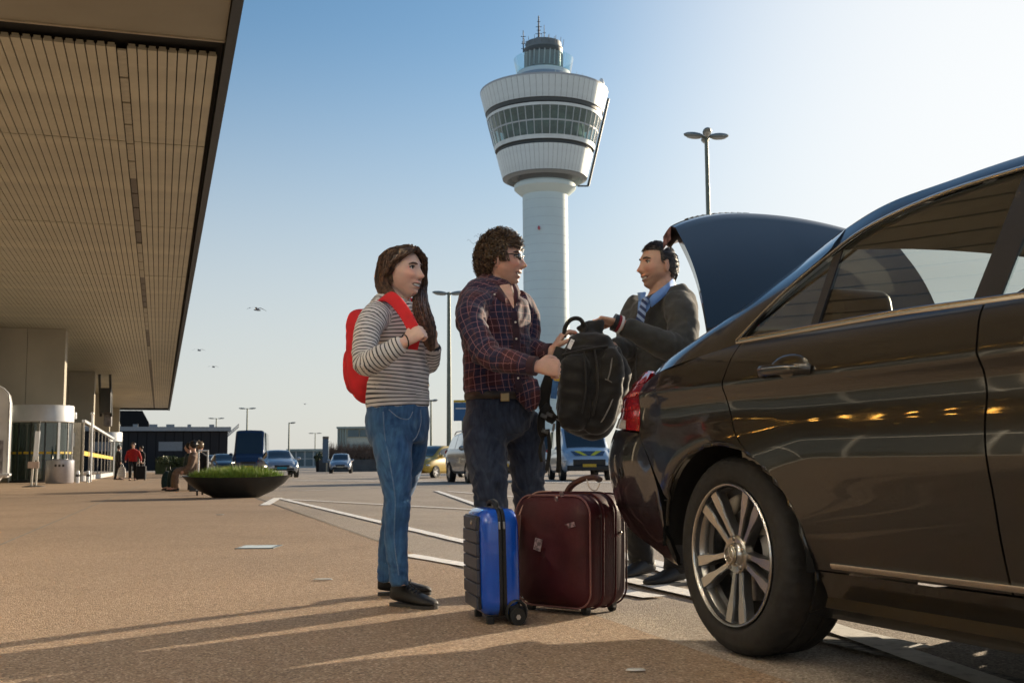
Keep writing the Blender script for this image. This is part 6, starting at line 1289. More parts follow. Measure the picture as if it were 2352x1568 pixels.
# ---------- driver in dark jacket
def driver():
    b = np.array([*(.5*(gr(1475, 1326)+gr(1553, 1342)))[:2], 0]); t = thing('person', 'laughing man in dark jacket, blue shirt and striped tie at the car boot', 'person', b)
    F = unit([-.85, -.53, 0]); Rt = np.array([F[1], -F[0], 0]); sc = 1.10; C = at(1511, 612, 6.3); Fr = frame([-.935, -.35, -.03])
    mb = MB(); add_head(mb, C, Fr, sc, True, .9); neck = at(1524, 665, 6.3)
    mb.tube([C+Fr @ [-.02, 0, -.03], C+Fr @ [-.02, 0, -.09], neck, neck-np.array([0, 0, .07])], [.072, .072, .078, .11], 18)
    mb.tube(A3([(1510, 960, 6.3), (1510, 850, 6.3), (1518, 750, 6.3), (1526, 705, 6.3), (1524, 670, 6.3)]), [(.17, .15), (.18, .155), (.18, .13), (.17, .10), (.06, .06)], 20, ref=tuple(Rt))
    aL = A3([(1554, 716, 6.14), (1564, 762, 6.0), (1546, 798, 5.92), (1490, 775, 5.85), (1418, 742, 5.81)]); mb.tube(aL, [.06, .06, .052, .045, .030], 14)
    hand(mb, aL[-1]+np.array([.004, 0, 0]), (-1, -.05, .22), (-.25, -.15, -.95), thumb=-1, curl=((20, 38, 30), (26, 48, 36), (34, 58, 42), (42, 62, 45)), sc=1.10, tcurl=35)
    aR = A3([(1464, 706, 6.5), (1446, 755, 6.42), (1440, 795, 6.25), (1415, 800, 6.1), (1398, 800, 6.03)]); mb.tube(aR, [.058, .056, .048, .042, .03], 14); hand(mb, aR[-1], (-.6, -.6, .1), (0, -.3, -1), thumb=1, curl=(45, 55, 35), sc=1.08)
    gR, gL = gr(1475, 1326), gr(1553, 1342)
    lR = [at(1488, 985, 6.40), at(1481, 1100, 6.42), np.array([gR[0]-.02, gR[1]-.0, .42]), np.array([gR[0], gR[1], .06])]; lL = [at(1535, 985, 6.2), at(1545, 1100, 6.1), np.array([gL[0], gL[1], .42]), np.array([gL[0]+.01, gL[1], .06])]
    for L_ in (lR, lL): mb.tube(L_, [.08, .07, .05, .04], 14)
    finish_body(t, mb, M_skinD, C, Fr, sc, b, .0036, .45, .9)
    hm = hair_mat('hair_short', (.014, .010, .008), (.050, .034, .024)); face_parts(t, C, Fr, sc, b, hm, .9)
    c = Cloth(); px = [(1508, 968, .206, .182), (1508, 900, .216, .192), (1510, 850, .216, .186), (1513, 800, .211, .176), (1518, 752, .220, .166), (1525, 715, .226, .150), (1529, 692, .212, .130), (1528, 675, .158, .105), (1526, 668, .122, .098)]
    c.part([at(x, y, 6.3) for x, y, *_ in px], [r[:1:-1] for r in px], -F, n=48)
    c.part(A3([(1552, 700, 6.17), (1566, 725, 6.07), (1568, 765, 6.0), (1546, 797, 5.92), (1490, 775, 5.85), (1432, 748, 5.82)]), [.092, .090, .086, .078, .064, .050], (0, 1, 0)); c.part(A3([(1478, 702, 6.45), (1460, 722, 6.48), (1448, 758, 6.40), (1441, 795, 6.25), (1418, 800, 6.11), (1408, 800, 6.07)]), [.088, .086, .078, .070, .058, .050], (0, 1, 0))
    c.build('jacket', M_jack, t, .009, 6, .007, (5, 9), bends=((at(1546, 797, 5.92), .12, .006, 85), (at(1505, 840, 6.1), .18, .004, 60)), base=b)
    cw = lambda x, y, Y: at(x, y, Y)-b
    # shirt collar, shirt front, tie, zip edge
    sh = MB(); sh.grid([[cw(1546, 640, 6.26), cw(1535, 649, 6.19), cw(1515, 664, 6.14), cw(1497, 678, 6.09), cw(1490, 688, 6.07)], [cw(1551, 652, 6.25), cw(1540, 666, 6.17), cw(1522, 684, 6.11), cw(1504, 699, 6.06), cw(1497, 704, 6.05)]]); sh.grid([[cw(1484, 672, 6.12), cw(1480, 688, 6.09)], [cw(1466, 674, 6.16), cw(1469, 694, 6.12)]])
    o = sh.build('shirt_collar', M_shirtB, t); so = o.modifiers.new('thick', 'SOLIDIFY'); so.thickness = .008
    sf = MB(); sf.grid([[cw(1467, 684, 6.13), cw(1480, 686, 6.10), cw(1498, 692, 6.075)], [cw(1465, 705, 6.10), cw(1478, 708, 6.07), cw(1492, 708, 6.06)], [cw(1464, 728, 6.09), cw(1471, 730, 6.07), cw(1478, 726, 6.065)], [cw(1465, 748, 6.085), cw(1467, 748, 6.08), cw(1469, 746, 6.08)]]); sf.build('shirt_front', M_shirtB, t)
    tm = bpy.data.materials.new('tie_striped'); tm.use_nodes = True; N, L, bb = nodes_of(tm); tcx = N.new('ShaderNodeTexCoord'); sx = N.new('ShaderNodeSeparateXYZ'); L.new(tcx.outputs['Object'], sx.inputs[0]); dg = math_node(N, L, 'ADD', sx.outputs[2], math_node(N, L, 'MULTIPLY', sx.outputs[0], .9))
    L.new(mix_rgb(N, L, band(N, L, dg, .042, .020), (.020, .045, .16), (.34, .46, .70)), bb.inputs['Base Color']); bb.inputs['Roughness'].default_value = .5
    tie = MB().tube([cw(1482, 690, 6.063), cw(1478, 700, 6.052), cw(1475, 715, 6.045), cw(1470, 735, 6.052), cw(1467, 752, 6.06)], [(.020, .010), (.016, .008), (.022, .006), (.024, .006), (.02, .005)], 10, ref=(1, 0, 0), pw=.6).build('tie', tm, t)
    MB().ball(cw(1483, 689, 6.058), (.020, .014, .018), 12, 8).build('tie_knot', tm, tie)
    for x0, y0, x1, y1, m_, r in ((1408, 739, 1416, 742, M_dk, .046), (1416, 742, 1421, 744, mat('cuff_red', (.25, .02, .035), .8), .047), (1421, 744, 1426, 746, mat('cuff_white', (.70, .68, .68), .8), .048)):
        MB().tube([cw(x0, y0, 5.815), cw(x1, y1, 5.818)], r, 20, ref=(0, 1, 0)).build('cuff_stripe', m_, t)
    MB().tube([cw(x, y, Y) for x, y, Y in ((1468, 748, 6.075), (1462, 800, 6.05), (1460, 860, 6.03), (1466, 920, 6.03))], .004, 6).build('zip', M_dk, t)
    j = Cloth(); j.part(A3([(1509, 935, 6.3), (1510, 985, 6.3), (1511, 1020, 6.3)]), [(.19, .17), (.19, .165), (.15, .13)], Rt); j.part(lR, [.11, .092, .078, .070], (0, 1, 0)); j.part(lL, [.11, .092, .078, .070], (0, 1, 0))
    j.build('trousers', M_trs, t, .009, 5, .006, bends=((lR[-1], .15, .005, 80), (lL[-1], .15, .005, 80)), base=b)
    shoe(t, gR-b+[.06, .02, 0], (-.75, -.66), .30, .105, .11, M_solew, laces=False); shoe(t, gL-b+[.06, .02, 0], (-.8, -.6), .30, .105, .11, M_solew, laces=False)
    W = lambda q: C+Fr @ (np.array(q)*sc); hb = MB(); core = []
    for i in range(15):
        ph = radians(90-i*8.); r = []
        for k in range(40):
            th = 2*pi*k/40-pi; x, y, z = cos(ph)*cos(th), cos(ph)*sin(th), sin(ph); q = np.array([(.098 if x > 0 else .109)*x-.002, .082*y, .128*z+.003])
            hl = .58+.10*(1-abs(y)) if x > .25 else (.10 if x > -.05 else (-.25 if x > -.3 else -.75))
            if z < hl: q = q*.86
            r.append(W(q)-b)
        core.append(r)
    hb.grid(core, closed=True); cnt = 0
    while cnt < 1900:
        d = RNG.normal(size=3); d /= np.linalg.norm(d); x, y, z = d
        if z < -.70 or (x > .25 and z < .62) or (x > -.08 and z < .06) or (x > -.3 and z < -.25): continue
        cnt += 1; p0 = np.array([(.098 if x > 0 else .109)*x-.002, .082*y, .128*z+.003]); n = unit(p0); fl = np.array([.5, 0, .1]) if z > .5 else np.array([-.3, 0, -.8]); fl = fl-n*(fl @ n); g = unit(n*.22+unit(fl)+RNG.normal(size=3)*.16); hb.tube([W(p0-n*.004)-b, W(p0+g*.008-n*.0005)-b, W(p0+g*.016-n*.003)-b], [.0012, .0011, .0005], 4)
    hb.build('hair', hm, t, angle=70); return t
driver()
# ------------------------------------------------------------------ luggage
def rrect(hw, hh, r, n=6):
    """rounded rectangle outline"""
    out = []
    for cx, cy, a0 in ((hw-r, hh-r, 0), (-hw+r, hh-r, pi/2), (-hw+r, -hh+r, pi), (hw-r, -hh+r, 3*pi/2)):
        for k in range(n+1): a = a0+pi/2*k/n; out.append((cx+r*cos(a), cy+r*sin(a)))
    return out
def shell(mb, hw, hh, r, ys, f, mi=0, n=6):
    """loft of rounded rectangles in XZ along y; ys: (y, inset, dr)"""
    rows = []
    for y, ins in ys: rows.append([(x, y, z) for x, z in rrect(hw-ins, hh-ins, max(.004, r-ins*.5), n)])
    mb.grid(rows, closed=True, flip=f); return rows
# blue hard shell case: narrow side toward the camera's right, ribbed face to the left
def blue_case():
    p0 = gr(1113, 1437); t = thing('suitcase', 'blue glossy hard shell cabin suitcase with black zip band and wheel', 'suitcase', (p0[0]+.045, p0[1]+.16, 0), radians(-6), 'suitcases standing on the asphalt')
    t.rotation_euler = (0, radians(-1.0), radians(13)); t.scale = (.86, 1, 1)
    Mb = mat('shell_blue', (.004, .085, .55), .22, var=.06, vs=4., coat=.8); Md = mat('rib_dark', (.050, .052, .075), .42, var=.15, vs=8., bump=.06, bs=200.); Mz = mat('zip_black', (.010, .010, .011), .6, var=.1)
    H, D_, W = .425, .33, .21                       # height, depth (away from camera), thickness
    # local: x thickness (right), y depth, z up
    def half(x0, x1, nm, out):
        mb = MB(); rows = []
        seq = [(x0, 0.), (x0+(x1-x0)*.30, 0), (x0+(x1-x0)*.62, .004), (x0+(x1-x0)*.82, .016), (x0+(x1-x0)*.95, .040), (x1, .075)]
        for x, ins in seq: rows.append([(x, y, z+H/2+.035) for y, z in rrect(D_/2-ins, H/2-ins, max(.01, .065-ins*.35), 7)])
        mb.grid(rows, closed=True, flip=(x1 > x0)); mb.add(rows[-1], [tuple(range(len(rows[-1])))]); return mb.build(nm, Mb, t, angle=50, recalc=True)
    half(.012, .088, 'shell_half', 1); half(-.022, -.115, 'shell_half', -1)
    mb = MB(); rows = [[(x, y, z+H/2+.035) for y, z in rrect(D_/2-i, H/2-i, .065, 7)] for x, i in ((-.024, .004), (-.022, -.002), (-.008, -.003), (-.005, .003), (-.003, -.003), (.012, -.002), (.014, .004))]; mb.grid(rows, closed=True, flip=True); mb.build('zip_band', Mz, t, recalc=True)
    # ribs moulded into the broad face, each one a plate
    nr = 7
    for k in range(nr):
        z0 = .062+k*(H-.058)/nr+.0018; z1 = .062+(k+1)*(H-.058)/nr-.0018; mb = MB()
        hwk = D_/2-.022 if 0 < k < nr-1 else D_/2-.040
        mb.box((-.116, 0, (z0+z1)/2), (.016, hwk*2, z1-z0)); mb.build('rib', Md, t, bevel=.004, seg=3)
    mb = MB(); mb.box((-.108, 0, H/2+.035), (.014, D_-.055, H-.055)); mb.build('rib_backing', mat('rib_gap', (.02, .021, .03), .5, var=0), t, bevel=.006)
    MB().ball((-.125, -.05, H-.02), (.004, .012, .012), 12, 8).build('badge', M_chr, t)
    hd = MB().tube(crom([(-.006, -.07, H+.030), (-.006, -.06, H+.052), (-.006, 0, H+.062), (-.006, .06, H+.052), (-.006, .07, H+.030)], 20), [(.014, .008)]*20, 10, ref=(1, 0, 0), pw=.7).build('carry_handle', Mz, t)
    MB().tube(crom([(.05, -D_/2-.002, .52-.1), (.05, -D_/2-.016, .40), (.05, -D_/2-.016, .34), (.05, -D_/2-.002, .32)], 12), [(.012, .006)]*12, 8, ref=(1, 0, 0)).build('side_handle', Mz, t) if False else None
    for y_ in (-D_/2+.045, D_/2-.045):
        fr = MB().lathe([(.040, -.03), (.044, -.026), (.044, .018), (.036, .026), (0, .026)], 24, 0, (.050, y_, .060), 'x').build('wheel_housing', Mz, t, recalc=True)
        wv = MB().tube([(.098, y_, .035), (.074, y_, .035)], .034, 24, ref=(0, 1, 0)).build('wheel', M_tyre, t); MB().ball((.101, y_, .035), (.010, .016, .016), 14, 8).build('hub', M_rim, wv)
        MB().box((-.06, y_, .018), (.035, .03, .034)).build('foot', Mz, t, bevel=.006)
    MB().lathe([(.044, -.010), (.052, .0), (.050, .016), (.04, .02)], 26, 0, (.055, -D_/2-.004, .050), 'y').build('corner_guard', Mz, t, recalc=True)
    g2 = MB().tube([(.055, -D_/2-.03, .036), (.055, -D_/2+.01, .036)], .034, 24, ref=(1, 0, 0)).build('wheel', M_tyre, t); MB().tube([(.055, -D_/2-.032, .036), (.055, -D_/2-.028, .036)], .024, 22, ref=(1, 0, 0)).build('wheel_disc', Mz, g2); MB().tube([(.055, -D_/2-.036, .036), (.055, -D_/2-.028, .036)], .011, 6, ref=(1, 0, 0)).build('hub_nut', M_rim, g2)
    for x_ in (-.018, .004): MB().box((x_, -D_/2-.004, H-.03), (.010, .012, .030)).build('zip_puller', M_rim, t, bevel=.003)
    return t
blue_case()
def red_case():
    pa, pb = gr(1245, 1406), gr(1330, 1412); c0 = (gr(1240, 1405)+gr(1437, 1398))/2
    t = thing('suitcase', 'large dark burgundy soft suitcase with carry handle and name tag', 'suitcase', (c0[0]-.040, c0[1]+.0, 0), radians(-40), 'suitcases standing on the asphalt')
    Ms = mat('burgundy_cloth', (.050, .008, .012), .56, var=.30, vs=7., bump=.14, bs=240., rvar=.08, spec=.3); Mp = mat('piping_light', (.22, .10, .095), .4, var=.15, vs=20.)
    W, D_, H = .405, .270, .470
    c = Cloth(); z0 = .030
    def bulged(hw, hd, z): return hw, hd
    # main trunk lofted along depth (y): front face bulges
    mb = MB(); rows = []
    ys = [(-D_/2-.055, .10), (-D_/2-.050, .055), (-D_/2-.035, .022), (-D_/2-.012, .006), (-D_/2+.005, .0), (-D_/2+.06, -.002), (-D_/2+.066, .006), (-D_/2+.072, -.002), (0, -.004), (.02, -.004), (.026, .004), (.032, -.004), (D_/2-.03, .0), (D_/2-.008, .012), (D_/2, .04)]
    for y, ins in ys:
        r = []
        for x, z in rrect(W/2-ins, H/2-ins, max(.02, .075-ins*.3), 8):
            sag = -.012*(1-(z/(H/2))**2)*(1 if z > 0 else .4); yy = y
            if y < -D_/2: yy = y-.020*(1-(x/(W/2))**2)*(1-((z+.06)/(H/2))**2)+.010*sin(x*22+z*9)*.6
            r.append((x*(1+.03*(1-(z/(H/2))**2))+.006*sin(z*14+y*9), yy, z+H/2+z0+.010*cos(x*7)*(z > .2)))
        rows.append(r)
    mb.grid(rows, closed=True); nn = len(rows[0]); cx = np.mean(np.array(rows[0]), 0); 
    for s_ in (.6, .25): rows.insert(0, [tuple(cx+(np.array(p)-cx)*s_+np.array([0, -.012*(1-s_)+.006*sin(p[0]*25+p[2]*13), 0])) for p in rows[len([0]) if False else (0 if s_ == .6 else 0)]])
    mb2 = MB(); mb2.grid(rows, closed=True); mb2.add(rows[0], [tuple(range(nn))]); mb2.add(rows[-1], [tuple(range(nn-1, -1, -1))])
    o = mb2.build('case', Ms, t, angle=60, recalc=True)
    sub = o.modifiers.new('sub', 'SUBSURF'); sub.levels = 1; sub.render_levels = 1
    R5 = rows[6]; 
    def pipe(y, ins, nm):
        ring = [(x*(1+.03*(1-(z/(H/2))**2))+.006*sin(z*14+y*9), y, z+H/2+z0+.010*cos(x*7)*(z > .2)) for x, z in rrect(W/2-ins, H/2-ins, .075, 8)]; MB().tube(ring, .0042, 6, closed=True).build(nm, Mp if y < -.1 else Ms, t)
    pipe(-D_/2-.018, .004, 'piping'); pipe(-D_/2+.066, -.005, 'zip_line'); pipe(.026, -.006, 'zip_line'); pipe(D_/2-.02, .0, 'piping')
    for k, x_ in enumerate((-.12, .12)):  pass
    zt = H+z0+.012
    hd = MB().tube(crom([(-.005, -.03, zt), (.02, -.03, zt+.03), (.075, -.025, zt+.058), (.135, -.02, zt+.066), (.165, -.02, zt+.055)], 22), [(.012, .018)]*22, 12, ref=(0, 0, 1), pw=.8).build('carry_handle', mat('handle_leather', (.075, .030, .022), .4, var=.2, vs=20.), t)
    MB().tube(crom([(.10, -.03, zt+.063), (.115, -.045, zt+.05), (.13, -.045, zt+.02), (.15, -.03, zt+.01), (.165, -.02, zt+.04)], 16), .0028, 6).build('tag_string', mat('string_pale', (.60, .52, .46), .6), t)
    lt = MB().tube(crom([(-.08, -.05, zt+.004), (-.105, -.13, zt-.0), (-.135, -D_/2-.035, zt-.045), (-.145, -D_/2-.062, zt-.10)], 16), .0032, 6).build('tag_strap', mat('tag_strap_pale', (.45, .26, .19), .6), t)
    MB().box((-.150, -D_/2-.082, zt-.165), (.055, .006, .15), 0, Matrix.Rotation(radians(6), 3, 'Y')).build('name_tag', mat('tag_leather', (.12, .042, .028), .4, var=.2), t, bevel=.003)
    MB().box((-.02, -D_/2-.086, zt-.215), (.036, .006, .050), 0, Matrix.Rotation(radians(14), 3, 'Y')).build('torn_sticker', mat('glint_pale', (.30, .22, .22), .6, var=.5, vs=60., blo=.42, bhi=.55), t, smooth=False)  # pale plate coloured as a glint on the torn cloth front
    for x_, zz, w_ in ((.045, .40, .012), (.075, .42, .016), (.10, .29, .05)): MB().box((x_+.03, -D_/2-.078+.02*(w_ > .03), zz+.09), (w_, .006, .020), 0, Matrix.Rotation(radians(-15), 3, 'Y')).build('scuff_label', mat('glint_scuffed', (.26, .17, .17), .6, var=.6, vs=90., blo=.45, bhi=.55), t, smooth=False)  # small pale flecks, glints put into the colour of the scuffed front
    MB().ball((W/2+.010, .06, .34), (.006, .009, .009), 10, 6).build('rivet', M_chr, t); MB().ball((-W/2+.04, -D_/2-.05, .068), (.008, .006, .008), 10, 6).build('rivet', M_chr, t); MB().ball((-W/2+.07, -D_/2-.055, .064), (.006, .005, .006), 10, 6).build('rivet', M_chr, t)
    for x_ in (-W/2+.05, W/2-.06):
        for y_ in (-D_/2+.03, D_/2-.05): MB().tube([(x_, y_-.010, .017), (x_, y_+.010, .017)], .017, 14).build('caster', M_tyre, t); MB().box((x_, y_, .032), (.03, .03, .03)).build('caster_mount', M_dk, t)
    return t
red_case()
# ------------------------------------------------------------------ the black rucksack being handed over
def black_pack():
    Y0 = 5.72; cc = at(1352, 880, Y0); t = thing('rucksack', 'big black travel rucksack held between the two men', 'rucksack', cc)
    Mk = plain('pack_nylon', (.016, .015, .014), .70, .30, .2); Mg = mat('pack_piping', (.17, .16, .15), .5, var=.2, vs=30.); Mk2 = plain('pack_panel', (.024, .022, .020), .75, .25, .2)
    w = lambda x, y, d=0.: at(x, y, Y0+d)-cc
    ax = unit(w(1352, 770)-w(1340, 990)); right = unit(np.cross(ax, [0, 1, 0])); right = unit(w(1437, 870)-w(1275, 850)); 
    c = Cloth()
    prof = [(1347, 766, .050, .05), (1348, 776, .092, .075), (1352, 800, .128, .105), (1356, 840, .150, .120), (1356, 880, .160, .128), (1353, 920, .158, .128), (1346, 955, .148, .118), (1340, 980, .125, .098), (1336, 995, .085, .06), (1334, 1001, .045, .03)]
    c.part([at(x, y, Y0) for x, y, *_ in prof], [r[2:] for r in prof], right, n=48, pw=.72)
    c.part([at(x, y, Y0-.10) for x, y in ((1400, 800), (1405, 830), (1402, 880), (1392, 930), (1372, 970), (1350, 990))], [(.03, .03), (.055, .05), (.062, .055), (.062, .05), (.055, .045), (.02, .02)], right, pw=.8)
    c.part([at(x, y, Y0-.11) for x, y in ((1318, 815), (1320, 835), (1322, 890), (1318, 945), (1312, 975), (1310, 985))], [(.04, .03), (.07, .045), (.078, .05), (.078, .05), (.06, .04), (.03, .02)], right, pw=.8)
    c.part([at(x, y, Y0+.02) for x, y in ((1350, 775), (1362, 760), (1375, 748), (1384, 739), (1388, 735))], [(.085, .05), (.06, .035), (.034, .02), (.02, .012), (.012, .01)], right)
    c.part([at(x, y, Y0+.03) for x, y in ((1405, 800), (1425, 850), (1425, 880), (1412, 930), (1385, 975))], [(.03, .05), (.045, .09), (.045, .09), (.04, .085), (.02, .05)], right)
    c.build('bag', Mk, t, .008, 4, .009, (6, 9), bends=((at(1330, 800, Y0-.1), .12, .006, 60), (at(1390, 950, Y0-.1), .12, .005, 55)), base=cc)
    def line(pts, r, nm, m): return MB().tube(crom([w(*p) for p in pts], 30), r, 6).build(nm, m, t)
    line([(1418, 795, -.09), (1408, 812, -.135), (1402, 850, -.155), (1396, 872, -.16)], .0035, 'piping', Mg); line([(1390, 870, -.165), (1402, 876, -.16), (1414, 884, -.14)], .003, 'piping', Mg)
    line([(1425, 905, -.10), (1412, 906, -.135), (1402, 930, -.15), (1388, 958, -.15), (1374, 978, -.13)], .004, 'piping', Mg); line([(1278, 962, -.10), (1300, 976, -.135), (1325, 984, -.13)], .003, 'piping', Mg)
    for pts in ([(1340, 800, -.145), (1345, 850, -.17), (1345, 900, -.175), (1336, 950, -.165)], [(1365, 800, -.14), (1372, 850, -.165), (1372, 900, -.165), (1362, 955, -.15)], [(1300, 820, -.13), (1296, 880, -.145), (1292, 950, -.13)]): line(pts, .0045, 'seam', Mk2)
    line([(1292, 815, -.10), (1320, 808, -.145), (1360, 800, -.145), (1395, 795, -.11)], .006, 'lid_edge', Mk2)
    MB().box(w(1423, 823, -.13), (.012, .006, .040), 0, Matrix.Rotation(radians(-38), 3, 'Y')).build('zip_tab', Mg, t)
    MB().box(w(1331, 985, -.135), (.008, .006, .018)).build('zip_tab', Mg, t)
    line([(1296, 775, .0), (1298, 752, -.01), (1310, 735, -.02), (1326, 731, -.02), (1338, 740, -.01), (1340, 765, .0)], .011, 'grab_handle', Mk2)
    line([(1333, 735, -.03), (1346, 748, -.03), (1342, 768, -.03)], .006, 'buckle_strap', Mk2)
    MB().box(w(1311, 790, -.12), (.020, .006, .050), 0, Matrix.Rotation(radians(25), 3, 'Y')).build('white_logo_mark', mat('mark_white', (.75, .74, .73), .6, var=.4, vs=60., blo=.35, bhi=.5), t, smooth=False)
    for pts, r in (([(1290, 800, -.04), (1278, 830, -.06), (1262, 870, -.05), (1252, 900, -.03), (1250, 930, -.02), (1262, 955, -.02), (1275, 965, -.01)], (.030, .009)), ([(1262, 930, -.04), (1246, 950, -.04), (1243, 985, -.03), (1250, 1003, -.02)], (.020, .008)), ([(1283, 955, -.03), (1282, 1000, -.03), (1284, 1050, -.03), (1282, 1085, -.03)], (.012, .003)), ([(1258, 985, -.05), (1262, 1030, -.05), (1256, 1080, -.05)], (.010, .003)), ([(1248, 1003, -.03), (1240, 1035, -.03), (1244, 1060, -.03)], (.008, .003))):
        MB().tube(crom([w(*p) for p in pts], 26), [r]*26, 10, ref=tuple(right), pw=.7).build('shoulder_strap' if r[0] > .015 else 'loose_strap', Mk, t)
    for x, y in ((1249, 955), (1262, 952), (1252, 990)): MB().box(w(x, y, -.07), (.035, .012, .020), 0, Matrix.Rotation(.4, 3, 'Y')).build('buckle', mat('buckle_grey', (.06, .06, .06), .35, var=.2), t, bevel=.003)
    MB().tube([w(1273, 972, -.06), w(1270, 990, -.06)], .006, 6).build('buckle_edge', Mg, t)
    lb = MB(); lb.box(w(1274, 892, -.09), (.030, .006, .10), 0, Matrix.Rotation(radians(8), 3, 'Y')); lb.build('luggage_label', mat('label_blue', (.02, .12, .34), .5, var=.25, vs=40.), t, smooth=False); MB().box(w(1280, 868, -.09), (.032, .0065, .030), 0, Matrix.Rotation(radians(8), 3, 'Y')).build('luggage_label_top', M_yel, t, smooth=False)
black_pack()

# ------------------------------------------------------------------ people and baggage far off under the canopy
def small_person(base, F, H, label, top, trousers, hair, seated=False, group='travellers waiting by the terminal', stride=.0, arms=((.05, .0), (.05, .0)), skin=None, hood=None, bag=None):
    t = thing('person', label, 'person', base, 0, group); F = unit([F[0], F[1], 0]); Rt = np.array([F[1], -F[0], 0]); s = H/1.75; up_ = np.array([0, 0, 1.])
    P = lambda f, r, z: F*f*s+Rt*r*s+up_*z*s; hz = .48 if seated else .95; top_z = hz+.50
    mb = MB(); hc = P(.03, 0, top_z+.20); Fr = frame(F); add_head(mb, hc, Fr, s*.98, True, .2); mb.tube([hc+P(-.02, 0, -.06), P(0, 0, top_z+.02)], .055*s, 10)
    mb.tube([P(0, 0, hz), P(0, 0, hz+.25), P(0, 0, top_z)], [(.12*s, .09*s)]*3, 12, ref=tuple(Rt)); legs = []; armp = []
    for k, sg in enumerate((1, -1)):
        st = stride*sg
        if seated: L_ = [P(0, .10*sg, hz+.02), P(.42, .11*sg, hz+.04), P(.46+.04*sg, .11*sg, .08)]
        else: L_ = [P(0, .10*sg, hz), P(st*.55+.02, .10*sg, .50), P(st*.9-.02, .10*sg, .08)]
        mb.tube(L_, [.07*s, .055*s, .04*s], 10); mb.tube([L_[-1], L_[-1]+P(.17, 0, -.04)], [.045*s, .035*s], 8); legs.append(L_)
        f, o = arms[k]; A_ = [P(0, .19*sg, top_z-.06), P(-.03+f*.5, (.25+o*.5)*sg, top_z-.34), P(f, (.23+o)*sg, top_z-.58+abs(f)*.5)]; mb.tube(A_, [.045*s, .04*s, .03*s], 10); mb.ball(A_[-1]+(A_[-1]-A_[-2])*.25, .045*s, 8, 6); armp.append(A_)
    me, v, e = fuse(mb, .014, 1); set_vattr(me, 'face', np.zeros((len(v), 3))); finish(me, 'body', skin or M_skinM, t)
    c = Cloth(); c.part([P(0, 0, hz-.06), P(0, 0, hz+.10), P(0, 0, hz+.3), P(0, 0, top_z-.05), P(0, 0, top_z+.04)], [(.20*s, .15*s), (.20*s, .15*s), (.21*s, .15*s), (.21*s, .12*s), (.09*s, .08*s)], Rt, n=20, K=16)
    for A_ in armp: c.part([A_[0], A_[1], A_[2]], [.08*s, .07*s, .055*s], (0, 1, .2), n=12, K=12)
    c.build('coat', top, t, .020, 2, .006)
    c = Cloth()
    for L_ in legs: c.part(L_, [.10*s, .085*s, .07*s], (0, 1, .2), n=12, K=12)
    c.build('trousers', trousers, t, .020, 2, .004)
    for L_ in legs: h_ = np.array(L_[-1]); h_[2] = 0; shoe(t, h_-F*.07*s, F, .28*s, .10*s, .10*s, laces=False)
    hb = MB(); hb.ball(hc+P(-.02, 0, .03), (.105*s, .105*s, .115*s), 14, 10); rows = 0
    for _ in range(60): d = unit(RNG.normal(size=3)+[0, 0, .5]); d = d-F*max(0, d @ F)*.9; p0 = hc+P(-.02, 0, .03)+d*.10*s; hb.tube([p0, p0+d*.02*s+RNG.normal(size=3)*.01], .012*s, 4)
    q = hb.build('hair', hair, t)
    return t
Mred = plain('coat_red', (.34, .014, .014), .8); Mdk2 = plain('coat_black', (.012, .012, .014), .8); Mtan = plain('coat_tan', (.20, .13, .09), .85); Mteal = plain('coat_teal', (.012, .035, .038), .8)
hairB = hair_mat('hair_far_brown', (.03, .016, .010), (.07, .04, .025)); hairD = hair_mat('hair_far_dark', (.010, .008, .007), (.03, .02, .016)); hairG = hair_mat('hair_far_fair', (.20, .13, .07), (.34, .24, .14))
p = tw(38.3, 2.0); small_person(p, (.25, -.97), 1.72, 'walking person in open red jacket pulling a black case by the terminal', Mred, Mdk2, hairB, stride=.22, arms=((.12, .08), (-.05, .12)))
sc2 = thing('trolley_case', 'black upright case beside the person in red jacket', 'suitcase', tw(38.0, 1.62), .1); MB().box((0, 0, .36), (.44, .26, .62)).build('shell', Mdk2, sc2, bevel=.05, seg=3); MB().tube([(-.12, .1, .66), (-.12, .1, .98), (.12, .1, .98), (.12, .1, .66)], .012, 6).build('pull_handle', M_rim, sc2)
for x_ in (-.17, .17): MB().tube([(x_-.02, 0, .03), (x_+.02, 0, .03)], .03, 10).build('wheel', M_tyre, sc2)
bgx = thing('carrier_bag', 'white carrier bag held beside the person in red jacket', 'bag', tw(38.6, 2.48), .2); c = Cloth(); c.part([(0, 0, .12), (0, 0, .16), (0, 0, .35), (0, 0, .56), (0, 0, .62)], [(.10, .05), (.16, .09), (.17, .08), (.14, .05), (.10, .03)], (1, 0, 0), n=20, K=16, pw=.7); c.build('bag', plain('bag_white', (.62, .60, .58), .6), bgx, .015, 2, .012); MB().tube([(-.06, 0, .60), (-.03, 0, .78), (.03, 0, .78), (.06, 0, .60)], .010, 6).build('handle', M_white, bgx)
p = tw(46, 1.75); small_person(p, (-.6, -.8), 1.70, 'person in black coat walking behind the one in red', Mdk2, Mdk2, hairD, stride=-.15)
p = tw(41.5, 2.75); small_person(p, (.8, .6), 1.66, 'dark clad person left of the one in red jacket', Mdk2, Mdk2, hairD, stride=.1)
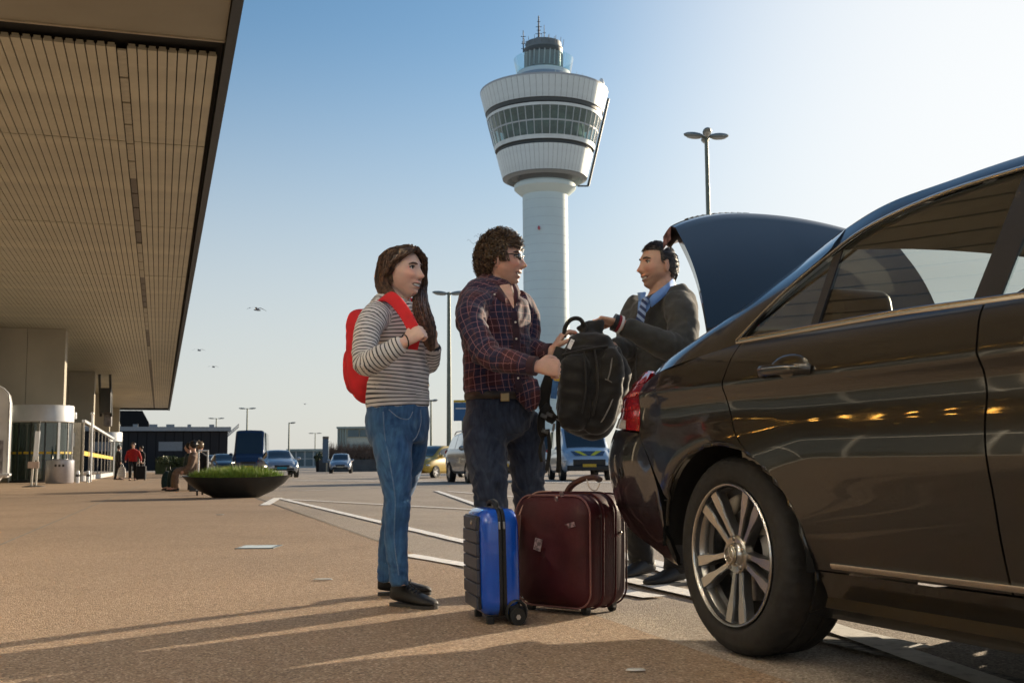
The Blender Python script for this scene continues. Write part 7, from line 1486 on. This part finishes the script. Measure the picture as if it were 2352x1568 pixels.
# bench by the planter with seated travellers
bp5 = gr(425, 1128); bn2 = thing('forecourt_bench', 'low dark bench beside the boat planter with people on it', 'bench', (bp5[0]+.2, bp5[1]+.45, 0), TA)
MB().box((0, .4, .43), (.55, 2.4, .06)).build('seat', mat('bench_wood', (.10, .075, .055), .6, var=.25, vs=5.), bn2, bevel=.01)
for y_ in (-.6, 1.4): MB().box((0, y_, .20), (.45, .08, .40)).build('leg', M_dk, bn2, bevel=.01)
bx0, by0 = bp5[0]+.2, bp5[1]+.45
def seat_at(a, b_): return (bx0+T_[0]*a+L_[0]*b_, by0+T_[1]*a+L_[1]*b_, 0)
small_person(seat_at(-.15, .12), (-.95, -.3), 1.72, 'seated person in tan coat bent forward on the bench by the planter', Mtan, Mtan, hairD, True, arms=((.30, -.05), (.25, -.05)))
small_person(seat_at(.75, -.05), (.35, .93), 1.72, 'seated person in black coat with fair hair seen from behind', Mdk2, Mdk2, hairG, True)
small_person(seat_at(1.35, .20), (-.9, -.4), 1.70, 'seated person in dark teal coat at the far end of the bench', Mteal, Mteal, hairD, True, arms=((.25, -.05), (.2, 0)))
bag3 = thing('holdall', 'dark teal bag on the ground in front of the seated travellers', 'bag', tuple(gr(385, 1122)), .4); c = Cloth(); c.part([(0, 0, .02), (0, 0, .06), (0, 0, .25), (0, 0, .44), (0, 0, .50)], [(.12, .08), (.17, .12), (.18, .13), (.13, .10), (.06, .05)], (1, 0, 0), n=20, K=16); c.build('bag', Mteal, bag3, .015, 2, .008); MB().tube([(-.08, 0, .45), (-.05, 0, .62), (.05, 0, .62), (.08, 0, .45)], .012, 6).build('handle', M_dk, bag3)
tr = thing('luggage_trolley', 'white tubular trolley frame behind the seated travellers', 'trolley', tuple(np.array([*at(466, 1080, 25.5)[:2], 0])), .3)
mb = MB(); 
for x_ in (-.10, .10): mb.tube([(x_, 0, .12), (x_, 0, 1.0)], .018, 8)
for z_ in (.3, .98): mb.tube([(-.10, 0, z_), (.10, 0, z_)], .018, 8)
mb.tube([(-.10, 0, .14), (-.14, -.5, .12), (.14, -.5, .12), (.10, 0, .14)], .018, 8); mb.build('frame', M_white, tr)
for x_ in (-.13, .13): MB().tube([(x_-.02, -.48, .06), (x_+.02, -.48, .06)], .06, 12).build('wheel', M_tyre, tr)
MB().tube([(-.02, .05, .06), (.02, .05, .06)], .06, 12).build('wheel', M_tyre, tr)
